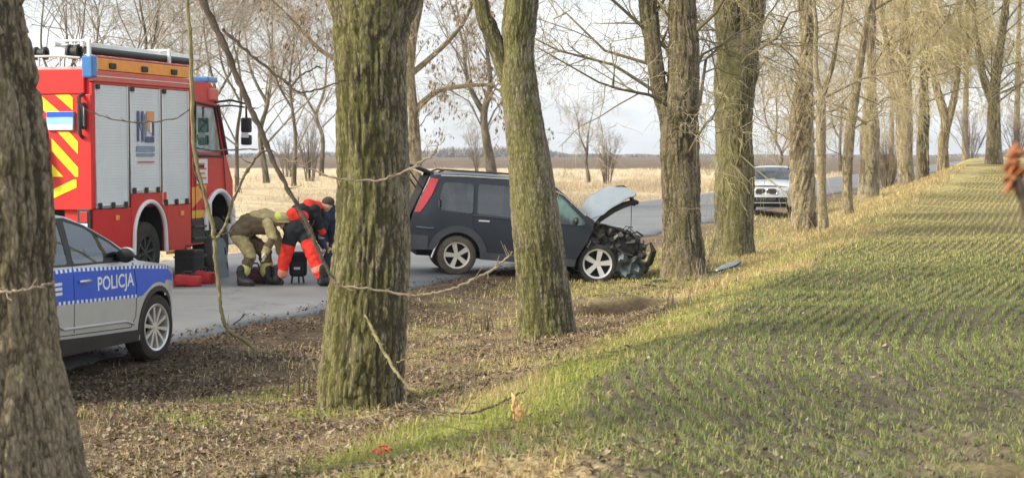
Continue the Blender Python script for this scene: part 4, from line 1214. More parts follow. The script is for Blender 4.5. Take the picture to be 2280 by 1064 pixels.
def wheel(root, x, y, z, rad, width, rim, spokes, side, tyre_mat, rim_mat, steer=0.0, twin=False):
    """wheel at hub (x,y,z); its outer face looks to -y when side is -1"""
    w = empty('wheel', (x, y, z), (0, random.uniform(0, 6), steer + (0 if side < 0 else math.pi)), root)
    w.rotation_mode = 'YXZ' if False else 'XYZ'
    h = width / 2
    prof = [(rim * 0.97, h * 0.72), (rim * 1.02, h * 0.95), (rad * 0.86, h), (rad * 0.965, h * 0.86), (rad, h * 0.62), (rad, h * 0.22), (rad * 0.985, h * 0.18), (rad * 0.985, h * 0.10), (rad, h * 0.06),
            (rad, -h * 0.06), (rad * 0.985, -h * 0.10), (rad * 0.985, -h * 0.18), (rad, -h * 0.22), (rad, -h * 0.62), (rad * 0.965, -h * 0.86), (rad * 0.86, -h), (rim * 1.02, -h * 0.95), (rim * 0.97, -h * 0.72)]
    MB().lathe(prof, 48, closed=True).build('tyre', tyre_mat, w, smooth=True)
    m = MB()
    m.lathe([(rim * 1.015, -h * 0.90), (rim * 0.985, -h * 0.97), (rim * 0.90, -h * 0.90), (rim * 0.87, -h * 0.55), (rim * 0.86, h * 0.7)], 48)
    m.lathe([(0.0, -h * 0.80), (rim * 0.15, -h * 0.80), (rim * 0.22, -h * 0.62), (rim * 0.22, -h * 0.2)], 24)
    for k in range(spokes):
        a = 2 * math.pi * k / spokes
        Mx = Matrix.Rotation(-a, 4, 'Y')
        wd0, wd1 = (0.13, 0.19) if spokes <= 6 else (0.055, 0.085)
        y0, y1, y2 = -h * 0.76, -h * 0.86, -h * 0.45
        r0, r1 = rim * 0.12, rim * 0.93
        v = [(r0, y0, -wd0 * rim), (r0, y0, wd0 * rim), (r1, y1, wd1 * rim), (r1, y1, -wd1 * rim), (r0, y2, -wd0 * rim), (r0, y2, wd0 * rim), (r1, y2, wd1 * rim), (r1, y2, -wd1 * rim)]
        m.add(v, [(0, 3, 2, 1), (4, 5, 6, 7), (0, 1, 5, 4), (1, 2, 6, 5), (2, 3, 7, 6), (3, 0, 4, 7)], Mx)
    m.build('rim', rim_mat, w, smooth=True)
    MB().lathe([(0.0, -h * 0.1), (rim * 0.86, -h * 0.1)], 32).build('dark_backing', M['dark'], w)  # near-black disc standing in for the darkness behind the spokes
    return w

def text_part(txt, size, mat, root, place, name='lettering', shear=0.0, thick=0.002, spacing=1.0):
    """raised lettering: place(u, v) maps the flat letter plane onto the surface"""
    cu = bpy.data.curves.new(name, 'FONT'); cu.body = txt; cu.size = size; cu.shear = shear; cu.align_x = 'CENTER'; cu.align_y = 'CENTER'; cu.space_character = spacing
    cu.offset = size * 0.018
    t = bpy.data.objects.new('tmp', cu); COL.objects.link(t)
    dg = bpy.context.evaluated_depsgraph_get()
    me = bpy.data.meshes.new_from_object(t.evaluated_get(dg))
    bpy.data.objects.remove(t); bpy.data.curves.remove(cu)
    me.name = name
    for v in me.vertices: v.co = place(v.co.x, v.co.y)
    me.materials.clear(); me.materials.append(mat)
    return link(bpy.data.objects.new(name, me), root)

def profile_y(W, xf, xr, belt, tum, ztop, nose=0.22, tail=0.16, nl=0.75, tl=0.7):
    def yf(x, z):
        w = W
        if x > xf - nl: w -= nose * max(0, (x - xf + nl) / nl) ** 2.4
        if x < xr + tl: w -= tail * max(0, (xr + tl - x) / tl) ** 2.4
        if z > belt: w -= tum * ((z - belt) / (ztop - belt)) ** 1.15
        elif z < belt: w -= 0.035 * ((belt - z) / belt) ** 2 - 0.012 * math.sin(math.pi * min(1, max(0, z / belt)))
        return w
    return yf

HEAD = math.atan2(0.9636, 0.267)

# ------------------------------------------------------------------ police car
def police_car():
    # wheel seen: front right hub; local frame: x forward, right flank at -y
    fx, rx, W = 1.34, -1.34, 0.915
    hub = Vector((-3.785, 18.62, 0)); fwd = Vector((0.267, 0.9636, 0)); lft = Vector((-0.9636, 0.267, 0))
    org = hub - fwd * fx + lft * 0.80
    root = empty('police_car', (org.x, org.y, -0.03), (0, 0, HEAD))
    tag(root, 'silver police car with a blue stripe marked POLICJA, half hidden by the cut off trunk', 'police car')
    RA = 0.385
    top = [(2.10, 0.80), (1.95, 0.90), (1.55, 0.985), (1.15, 1.035), (0.92, 1.06), (0.47, 1.285), (0.07, 1.45), (-0.25, 1.545), (-0.60, 1.59), (-1.10, 1.60), (-1.55, 1.57), (-1.95, 1.48), (-2.22, 1.10)]
    front = [(2.10, 0.80), (2.20, 0.66), (2.22, 0.45), (2.15, 0.26)]
    rear = [(-2.22, 1.10), (-2.28, 0.80), (-2.26, 0.45), (-2.18, 0.30)]
    bottom_r2f = [(-2.18, 0.30)] + [(rx - RA, 0.30)] + arc(rx, 0.34, RA, 180, 0) + [(rx + RA, 0.25), (fx - RA, 0.25)] + arc(fx, 0.34, RA, 180, 0) + [(fx + RA, 0.26), (2.15, 0.26)]
    outline = bottom_r2f + front[::-1][1:] + top[1:] + rear[1:-1]
    yf = profile_y(W, 2.22, -2.28, 1.03, 0.20, 1.6, nose=0.30, tail=0.20, nl=0.95)
    win_f = round_poly([(0.80, 1.085), (0.44, 1.262), (0.05, 1.425), (-0.30, 1.505), (-0.36, 1.10)], 0.04)
    win_r = round_poly([(-0.46, 1.10), (-0.42, 1.515), (-1.10, 1.525), (-1.32, 1.12)], 0.04)
    win_q = round_poly([(-1.40, 1.14), (-1.20, 1.515), (-1.55, 1.48), (-1.72, 1.20)], 0.04)
    stripe = [(-2.1, 0.80), (-2.1, 1.03), (-0.4, 1.028), (0.86, 0.985), (1.60, 0.935), (1.86, 0.86), (1.80, 0.80), (1.55, 0.83)] + arc(fx, 0.34, 0.475, 70, 118, 6) + [(0.98, 0.70), (0.1, 0.735), (-0.9, 0.755), (-1.0, 0.80)]
    sill = [(rx + RA + 0.05, 0.24), (fx - RA - 0.05, 0.24), (fx - RA - 0.045, 0.36), (0.0, 0.385), (rx + RA + 0.045, 0.42)]
    flare = arc(fx, 0.34, RA + 0.055, 185, -5) + arc(fx, 0.34, RA - 0.02, -5, 185)
    flare2 = arc(rx, 0.34, RA + 0.055, 185, -5) + arc(rx, 0.34, RA - 0.02, -5, 185)
    car_sides(outline, [('window', win_f, M['glass'], -0.006), ('window', win_r, M['glass'], -0.006), ('window', win_q, M['glass_dark'], -0.006),
                        ('window_surround', [(0.86, 1.066), (0.45, 1.286), (0.05, 1.449), (-0.28, 1.532), (-1.1, 1.548), (-1.6, 1.51), (-1.78, 1.19), (-1.3, 1.10), (-0.4, 1.078)], M['black'], -0.002),
                        ('blue_stripe', stripe, M['police_blue'], 0.0015), ('sill', sill, M['black'], 0.014), ('arch_lip', flare, M['black'], 0.008), ('arch_lip', flare2, M['black'], 0.008)],
              yf, 'body', M['police_silver'], root)
    car_top(top, yf, lambda x: 0.05 if x < 0.92 else 0.045, [('bonnet', 2.10, 0.92, M['police_silver'], 0), ('windscreen', 0.92, -0.25, M['glass'], -0.003), ('roof', -0.25, -1.95, M['police_silver'], 0), ('rear_window', -1.95, -2.22, M['glass_dark'], 0)], root)
    car_cap(front, yf, 0.10, [('front_bumper', 0.26, 0.62, M['black']), ('grille', 0.62, 0.80, M['police_silver'])], root)
    car_cap(rear, yf, -0.08, [('tailgate', 0.30, 1.10, M['police_silver'])], root)
    m = MB(); m.box(-2.1, 2.0, -0.66, 0.66, 0.22, 0.72); m.box(-1.9, 0.95, -0.72, 0.72, 0.5, 0.9)
    m.build('underbody', M['dark'], root)
    for sx in (-1, 1):
        q = MB(); q.prism([(-0.75, 0.75), (-0.35, 0.78), (-0.5, 1.28), (-0.66, 1.28)], sx * 0.40 - 0.24, sx * 0.40 + 0.24); q.prism([(-0.69, 1.29), (-0.55, 1.29), (-0.56, 1.46), (-0.68, 1.46)], sx * 0.40 - 0.12, sx * 0.40 + 0.12)
        q.build('seat', M['seat'], root, bevel=0.03)
    MB().prism([(0.45, 0.85), (0.95, 0.85), (0.93, 1.04), (0.55, 1.06)], -0.7, 0.7).build('dashboard', M['black'], root, bevel=0.03)
    MB().tube([(0.40 + 0.06 * math.sin(a), 0.40 + 0.18 * math.cos(a), 1.06 + 0.16 * math.sin(a)) for a in [i * math.pi / 8 for i in range(17)]], 0.016, 6, caps=False).build('steering_wheel', M['black'], root, smooth=True)
    for sg in (-1, 1):
        # mirror
        mm = MB(); mm.ball((0.54, sg * (W + 0.05), 1.135), 0.065, 0.095, 0.075, 14, 10); mm.tube([(0.58, sg * (W - 0.09), 1.085), (0.55, sg * (W + 0.01), 1.11)], 0.028, 8)
        mm.build('mirror', M['black'], root, smooth=True)
        MB().ball((0.565, sg * (W + 0.052), 1.16), 0.060, 0.090, 0.055, 14, 10).build('mirror_cap', M['police_silver'], root, smooth=True)
        for hx in (-0.20, -1.12):
            h = MB(); h.tube([(hx - 0.10, sg * (yf(hx, .93) + 0.008), 0.925), (hx - 0.06, sg * (yf(hx, .93) + 0.035), 0.93), (hx + 0.08, sg * (yf(hx, .93) + 0.035), 0.93), (hx + 0.11, sg * (yf(hx, .93) + 0.008), 0.925)], 0.014, 8)
            h.build('door_handle', M['chrome'], root, smooth=True)
        # door gaps as thin recessed seams
        for line in ([(0.80, 1.05), (0.86, 0.80), (0.84, 0.50), (0.74, 0.40)], [(-0.40, 1.08), (-0.40, 0.45)], [(-1.30, 1.08), (-1.22, 0.80), (-0.98, 0.55), (-0.92, 0.45)], [(0.74, 0.40), (-0.92, 0.45)]):
            d = densify(line, 0.08, closed=False)
            MB().tube([(x, sg * (yf(x, z) + 0.0005), z) for x, z in d], 0.0045, 5).build('door_seam', M['dark'], root)
        # pressed crease low on the doors
        d = densify([(-0.85, 0.60), (-0.60, 0.50), (0.62, 0.47), (0.80, 0.43)], 0.08, closed=False)
        MB().tube([(x, sg * (yf(x, z) + 0.004), z) for x, z in d], 0.013, 8).build('door_crease', M['police_silver'], root, smooth=True)
        # chequer of small white squares along both stripe edges
        q = MB()
        for z_of, x0, x1 in ((lambda x: 1.045 - max(0, x + 0.4) * 0.036 - max(0, x - 0.9) * 0.03, -1.9, 1.62), (lambda x: 0.728 - (x - 0.1) * 0.028, -0.86, 0.90)):
            x = x0
            while x < x1:
                zz = z_of(x)
                q.add([(x + dx, sg * (yf(x + dx, zz + dz) + 0.003), zz + dz) for dx, dz in ((0, -0.016), (0.042, -0.016), (0.042, 0.016), (0, 0.016))], [(0, 1, 2, 3)])
                x += 0.084
        q.build('stripe_chequer', M['foil_white'], root)['kind'] = 'stuff'
        q2 = MB()
        for z_of, x0, x1 in ((lambda x: 1.045 - max(0, x + 0.4) * 0.036 - max(0, x - 0.9) * 0.03, -1.9, 1.62), (lambda x: 0.728 - (x - 0.1) * 0.028, -0.86, 0.90)):
            x = x0 + 0.042
            while x < x1:
                zz = z_of(x)
                q2.add([(x + dx, sg * (yf(x + dx, zz + dz) + 0.003), zz + dz) for dx, dz in ((0, -0.016), (0.042, -0.016), (0.042, 0.016), (0, 0.016))], [(0, 1, 2, 3)])
                x += 0.084
        q2.build('stripe_chequer', M['police_blue'], root)['kind'] = 'stuff'
        text_part('POLICJA', 0.185, M['foil_white'], root, lambda u, v, sg=sg: Vector((0.42 - sg * u * 1.08, sg * (yf(0.42 - sg * u, 0.875 + v) + 0.004), 0.875 + v * 1.0)), spacing=1.02)
        q = MB()
        for zz in (0.93, 0.885, 0.84):
            q.add([(x, sg * (yf(x, zz) + 0.0035), zz + dz) for x, dz in ((-0.85, -0.014), (-0.62, -0.014), (-0.62, 0.014), (-0.85, 0.014))], [(0, 1, 2, 3)])
        q.build('small_print', M['foil_white'], root)
        MB().prism([(1.75, 0.70), (2.1, 0.72), (1.95, 0.84), (1.66, 0.83)], sg * 0.62, sg * 0.70).build('headlight', M['lamp_glass'], root, bevel=0.01)
        MB().prism([(-2.24, 0.86), (-2.0, 0.88), (-1.98, 1.02), (-2.22, 1.04)], sg * 0.70, sg * 0.77).build('tail_light', M['tail'], root, bevel=0.01)
    MB().box(-0.75, -0.45, -0.55, 0.55, 1.66, 1.76).build('light_bar', M['blue_lamp'], root, bevel=0.03)
    for x, st in ((fx, R(-4)), (rx, 0)):
        for sg in (-1, 1): wheel(root, x, sg * 0.80, 0.345, 0.345, 0.225, 0.245, 10, sg, M['rubber'], M['alloy'], st)
police_car()

# ------------------------------------------------------------------ crashed black car
def crashed_car():
    fx, rx, W = 1.26, -1.26, 0.885
    Pr, Pf = Vector((-1.0, 31.5, 0)), Vector((1.48, 31.85, -0.17))
    d = Pf - Pr; yaw = math.atan2(d.y, d.x); pit = math.atan2(-d.z, math.hypot(d.x, d.y))
    lf = Vector((-math.sin(yaw), math.cos(yaw), 0))
    o = (Pr + Pf) / 2 + lf * 0.75
    root = empty('crashed_car', o, (0, pit, yaw))
    tag(root, 'dark navy off-road car with its bonnet up and its front smashed against the double trunk', 'car')
    RA = 0.405; wz = 0.345
    top = [(1.14, 1.10), (0.99, 1.19), (0.60, 1.52), (0.42, 1.65), (0.15, 1.715), (-0.7, 1.76), (-1.3, 1.755), (-1.80, 1.72)]
    rear = [(-1.80, 1.72), (-1.94, 1.38), (-2.07, 1.02), (-2.11, 0.80), (-2.12, 0.62), (-2.04, 0.40)]
    front = [(1.14, 1.10), (1.12, 0.95), (1.05, 0.76), (fx - RA, wz + 0.05), (fx - RA - 0.02, 0.27)]
    bottom = [(-2.04, 0.40), (rx - RA - 0.05, 0.42), (rx - RA, wz + 0.06)] + arc(rx, wz, RA, 172, 8) + [(rx + RA, 0.30), (fx - RA - 0.02, 0.27)]
    outline = bottom + front[::-1][1:] + top[1:] + rear[1:-1]
    yf = profile_y(W, 3.0, -2.06, 1.06, 0.12, 1.76, nose=0.2, tail=0.14, tl=0.6)
    wq = round_poly([(-1.66, 1.18), (-1.60, 1.12), (-1.03, 1.09), (-1.03, 1.615), (-1.56, 1.61)], 0.07)
    wr = round_poly([(-0.95, 1.085), (-0.27, 1.06), (-0.27, 1.61), (-0.95, 1.62)], 0.05)
    wf = round_poly([(-0.17, 1.045), (0.95, 1.00), (0.98, 1.06), (0.56, 1.47), (0.36, 1.59), (-0.17, 1.605)], 0.05)
    clad = [(-2.1, 0.38), (rx - 0.1, 0.25), (fx - 0.3, 0.25), (fx - 0.35, 0.40), (rx + RA + 0.12, 0.43)] + arc(rx, wz, RA + 0.12, 8, 172) + [(rx - RA - 0.12, 0.66), (-2.1, 0.66)]
    tl = [(-1.79, 1.67), (-1.66, 1.65), (-1.76, 1.38), (-1.87, 1.18), (-1.95, 1.06), (-2.05, 1.06), (-1.98, 1.24), (-1.90, 1.42)]
    car_sides(outline, [('tail_light', tl, M['tail'], 0.012), ('window', wq, M['glass_dark'], -0.008), ('window', wr, M['glass_dark'], -0.008), ('window', wf, M['glass_clear'], -0.008), ('cladding', clad, M['clad'], 0.014)], yf, 'body', M['navy'], root)
    car_top(top, yf, lambda x: 0.05, [('windscreen', 1.14, 0.46, M['glass'], -0.004), ('roof', 0.46, -1.80, M['navy'], 0)], root)
    car_cap(rear, yf, -0.05, [('rear_bumper', 0.40, 0.80, M['clad'])], root)
    cv = [(-1.84, 1.70), (-1.95, 1.40), (-2.06, 1.15), (-2.13, 0.95), (-2.15, 0.80)]
    MB().add([(x, y, z) for x, z in cv for y in (-0.70, 0.735)], [(2 * i, 2 * i + 1, 2 * i + 3, 2 * i + 2) for i in range(4)]).build('boot_dark_sheet', M['dark'], root)  # dark sheet across the open boot, standing in for its shaded inside
    # raised tailgate
    hz = MB()
    for sg in (-1, 1): hz.tube([(-1.74, sg * 0.62, 1.74), (-1.92, sg * 0.63, 1.80), (-2.16, sg * 0.62, 1.86), (-2.55, sg * 0.60, 1.92)], 0.032, 8)
    hz.tube([(-2.55, -0.60, 1.92), (-2.55, 0.60, 1.92)], 0.035, 8)
    tg = hz.build('tailgate', M['navy'], root, smooth=True)
    MB().add([(-1.80, -0.60, 1.715), (-2.30, -0.60, 1.885), (-2.30, 0.60, 1.885), (-1.80, 0.60, 1.715)], [(0, 1, 2, 3)]).build('tailgate_glass', M['glass_dark'], tg)
    for sg in (-1, 1):
        MB().tube([(-1.84, sg * 0.66, 1.36), (-2.22, sg * 0.62, 1.84)], 0.014, 6).build('gas_strut', M['black'], root, smooth=True)
        rl = MB(); rl.tube([(-1.66, sg * 0.68, 1.775), (-1.55, sg * 0.675, 1.82), (-0.10, sg * 0.675, 1.825), (0.12, sg * 0.69, 1.74)], 0.017, 8)
        rl.build('roof_rail', M['black'], root, smooth=True)
        MB().tube([(x, sg * (yf(x, z) + 0.003), z) for x, z in ((-1.62, 1.715), (-1.2, 1.73), (-0.4, 1.735), (0.12, 1.695), (0.57, 1.515), (0.98, 1.18))], 0.013, 6).build('roof_edge_trim', M['chrome'], root, smooth=True)
        for hx in (-0.82, 0.02):
            MB().box(hx - 0.10, hx + 0.10, sg * (yf(hx, .98) + 0.006) - 0.012, sg * (yf(hx, .98) + 0.006) + 0.022, 0.955, 0.99).build('door_handle', M['chrome'], root, bevel=0.01)
        for line in ([(-1.02, 1.58), (-1.02, 0.92), (-0.88, 0.55)], [(-0.22, 1.56), (-0.22, 0.42)], [(-0.88, 0.44), (-0.22, 0.42), (0.80, 0.40)]):
            dd = densify(line, 0.08, closed=False)
            MB().tube([(x, sg * (yf(x, z) + 0.001), z) for x, z in dd], 0.005, 5).build('door_seam', M['dark'], root)
        dd = densify([(-2.0, 0.80), (-1.78, 0.79), (-1.70, 0.80)], 0.06, closed=False)
        MB().tube([(x, sg * (yf(x, z) + 0.014), z) for x, z in dd], 0.011, 6).build('bumper_edge', M['fender'], root, smooth=True)
        dd = densify([(-1.02, 1.06), (-0.22, 1.035), (0.80, 1.005)], 0.08, closed=False)
        MB().tube([(x, sg * (yf(x, z) + 0.002), z) for x, z in dd], 0.012, 6).build('waist_trim', M['clad'], root, smooth=True)
        fl = MB(); fl.tube([(rx - RA * 0.78, sg * (W - 0.02), 0.62), (rx - RA * 0.98, sg * (W - 0.01), 0.44), (rx - RA * 1.10, sg * (W - 0.015), 0.28)], [0.012, 0.018, 0.02], 6)
        fl.build('mud_flap', M['chrome'], root, smooth=True)
        # mirror
        MB().ball((0.80, sg * (W + 0.06), 1.08), 0.05, 0.08, 0.07, 12, 8).build('mirror', M['black'], root, smooth=True)
    # cabin seen through the glass
    m = MB(); m.box(-1.95, 1.0, -0.62, 0.62, 0.30, 0.80); m.box(-1.6, 0.9, -0.78, 0.78, 0.5, 1.0)
    m.build('underbody', M['dark'], root)
    for xs_, yy in ((-0.05, 0.38), (-0.05, -0.38), (-0.98, 0.40), (-0.98, -0.40)):
        q = MB(); q.prism([(xs_ - 0.15, 0.9), (xs_ + 0.05, 0.9), (xs_ - 0.10, 1.34), (xs_ - 0.22, 1.34)], yy - 0.24, yy + 0.24); q.prism([(xs_ - 0.24, 1.36), (xs_ - 0.12, 1.36), (xs_ - 0.15, 1.52), (xs_ - 0.25, 1.52)], yy - 0.13, yy + 0.13)
        q.build('seat', M['seat'], root, bevel=0.03)
    MB().prism([(0.6, 0.90), (1.08, 0.90), (1.08, 1.04), (0.75, 1.06)], -0.70, 0.70).build('dashboard', M['black'], root, bevel=0.03)
    for sg in (-1, 1):
        ab = MB()
        for q in range(5): ab.ball((0.84 - q * 0.15, sg * 0.765, 1.12 + (q % 2) * 0.04 + min(q, 2) * 0.09), 0.14, 0.05, 0.15, 10, 8)
        ab.build('side_airbag', M['airbag'], root, smooth=True)
    # torn-open engine bay
    g = random.Random(12)
    def lump(name, c, r, mat, seed):
        q = MB(); q.ball((0, 0, 0), 1, 1, 1, 14, 10); vs = []
        for x, y, z in q.v:
            k = 0.65 + 0.7 * float(vn([x * 1.7 + seed], [y * 1.7], [z * 1.7 + seed], 3)[0])
            s = lambda t: math.copysign(abs(t) ** 0.7, t)
            vs.append((c[0] + s(x) * r[0] * k, c[1] + s(y) * r[1] * k, c[2] + s(z) * r[2] * k))
        q.v = vs; return q.build(name, mat, root, smooth=False)
    lump('engine_block', (1.45, -0.02, 0.68), (0.50, 0.52, 0.32), M['engine'], 2)
    lump('radiator', (1.98, 0.0, 0.58), (0.15, 0.70, 0.30), M['engine'], 5)
    lump('battery', (1.42, 0.42, 0.86), (0.2, 0.16, 0.14), M['engine'], 7)
    lump('air_filter_box', (1.34, -0.46, 0.83), (0.20, 0.16, 0.13), M['engine_grey'], 8)
    lump('wing_liner', (1.60, -0.66, 0.66), (0.33, 0.10, 0.28), M['engine'], 9)
    parts = MB(); parts2 = MB()
    for q in range(90):
        x = g.uniform(1.10, 2.10); zt = 1.06 - 0.33 * ((x - 1.0) / 1.1) ** 1.3
        c = Vector((x, g.uniform(-0.80, 0.72) if q % 2 else g.uniform(-0.82, -0.66), g.uniform(0.62 if x < 1.72 else 0.30, zt)))
        Mx = Matrix.Translation(c) @ Euler((g.uniform(-1, 1), g.uniform(-1, 1), g.uniform(-1, 1))).to_matrix().to_4x4()
        a, b, h = g.uniform(0.02, 0.11), g.uniform(0.01, 0.05), g.uniform(0.02, 0.07)
        (parts2 if q % 4 == 0 else parts).box(-a, a, -b, b, -h, h, Mx)
    for q in range(34):
        p = [Vector((g.uniform(1.0, 1.9), g.uniform(-0.82, -0.3), g.uniform(0.62, 0.98)))]
        for _ in range(4): p.append(p[-1] + Vector((g.uniform(-0.03, 0.17), g.uniform(-0.08, 0.08), g.uniform(-0.13, 0.08))))
        (parts2 if q % 5 == 0 else parts).tube(p, g.uniform(0.008, 0.022), 6)
    parts.build('engine_wreckage', M['engine'], root)['kind'] = 'stuff'; parts2.build('metal_wreckage', M['engine_grey'], root)['kind'] = 'stuff'
    for sg in (-1, 1):
        rail = MB(); rail.tube([(1.0, sg * 0.80, 1.07), (1.35, sg * 0.79, 1.03), (1.7, sg * 0.74, 0.93), (1.98, sg * 0.66, 0.80)], [0.035, 0.04, 0.04, 0.03], 8, flat=0.6)
        rail.build('wing_rail', M['navy'], root, smooth=True)
    # crushed bumper, curled upward at the end
    b = MB()
    sec = [(-0.78, 0.05), (-0.6, 0.16), (-0.25, 0.22), (0.2, 0.20), (0.55, 0.1), (0.74, -0.05)]
    for zz, off, hh in ((0.30, 0.0, 0.09), (0.52, -0.02, 0.05), (0.66, -0.02, 0.035)):
        b.tube([(2.10 + off + dx - 0.1, y, zz + 0.03 * math.sin(7 * y)) for y, dx in sec], hh, 8)
    b.build('crushed_bumper', M['black'], root, smooth=True)
    h = MB(); h.tube([(2.08, -0.70, 0.30), (2.22, -0.74, 0.42), (2.27, -0.76, 0.62), (2.20, -0.76, 0.78), (2.12, -0.75, 0.70)], [0.09, 0.08, 0.055, 0.028, 0.012], 8, flat=0.5)
    h.build('bumper_corner', M['black'], root, smooth=True)
    # hanging torn wing
    V, F = [], []
    for i in range(11):
        for j in range(7):
            x = 1.62 + 0.50 * i / 10; z = 0.56 - 0.10 * (i / 10) - 0.40 * j / 6 + 0.05 * math.sin(i * 1.1)
            y = -0.84 + 0.05 * math.sin(i * 1.7 + j) + 0.04 * math.sin(j * 2.1 + i * 0.5) + 0.10 * (i / 10) ** 2
            V.append((x - 0.10 * (j / 6) * (1 - i / 10), y, max(z, 0.10 + 0.02 * (i % 3))))
    for i in range(10):
        for j in range(6): F.append((i * 7 + j, i * 7 + j + 1, (i + 1) * 7 + j + 1, (i + 1) * 7 + j))
    q = MB().add(V, F).build('torn_wing', M['fender'], root, smooth=True)
    sdf = q.modifiers.new('thickness', 'SOLIDIFY'); sdf.thickness = 0.006
    # raised, buckled bonnet
    V, F = [], []
    nl, nw = 14, 14
    prof = [(1.10, 1.12), (1.17, 1.25), (1.27, 1.38), (1.40, 1.51), (1.54, 1.63), (1.68, 1.72), (1.80, 1.78), (1.90, 1.81), (1.96, 1.82), (2.00, 1.80)]
    prof = [(1.10 + (x - 1.10) * 0.93, 1.12 + (z - 1.12) * 0.80) for x, z in prof]
    pr = smooth_path(np.array(prof), nl + 1)
    for i in range(nl + 1):
        for j in range(nw + 1):
            u = -1 + 2 * j / nw
            wv = 0.74 - 0.10 * (i / nl) ** 2
            V.append((pr[i][0] - 0.03 * abs(u) ** 3 * (1 if i > nl * 0.8 else 0), u * wv, pr[i][1] - 0.03 * abs(u) ** 3 * (i / nl) ** 0.5 + 0.022 * math.sin(i * 1.3 + u * 5) * (i / nl) + 0.17 * u * min(1, i / 4) * (1 - 0.8 * (i / nl) ** 1.6)))
    for i in range(nl):
        for j in range(nw): F.append((i * (nw + 1) + j, i * (nw + 1) + j + 1, (i + 1) * (nw + 1) + j + 1, (i + 1) * (nw + 1) + j))
    V = [(x, y, z - 0.02 * math.sin(9 * x + 4 * y) * max(0, x - 1.5)) for x, y, z in V]
    q = MB().add(V, F).build('bonnet', M['bonnet'], root, smooth=True)
    sdf = q.modifiers.new('thickness', 'SOLIDIFY'); sdf.thickness = 0.010; sdf.offset = 0
    u_ = MB()
    for sg in (-1, 1): u_.tube([(pr[i][0] + 0.03, sg * 0.60, pr[i][1] - 0.085 + sg * 0.12) for i in range(2, nl + 1, 2)], [0.03, 0.05, 0.055, 0.055, 0.05, 0.045, 0.03], 6)
    u_.tube([(pr[nl][0] - 0.05, -0.60, pr[nl][1] - 0.22), (pr[nl][0] - 0.02, 0, pr[nl][1] - 0.05), (pr[nl][0] - 0.05, 0.6, pr[nl][1] + 0.02)], 0.045, 6)
    u_.build('bonnet_frame', M['engine'], q, smooth=True)
    MB().tube([(1.88, -0.55, 0.88), (1.86, -0.5, 1.50)], 0.007, 6).build('bonnet_stay', M['engine_grey'], root)
    for x, st in ((fx, R(-7)), (rx, 0)):
        for sg in (-1, 1): wheel(root, x, sg * 0.77, wz, 0.345, 0.225, 0.232 if x < 0 else 0.262, 5, sg, M['rubber_mud'] if x < 0 else M['rubber'], M['alloy_dirty'] if x < 0 else M['alloy'], st)
crashed_car()

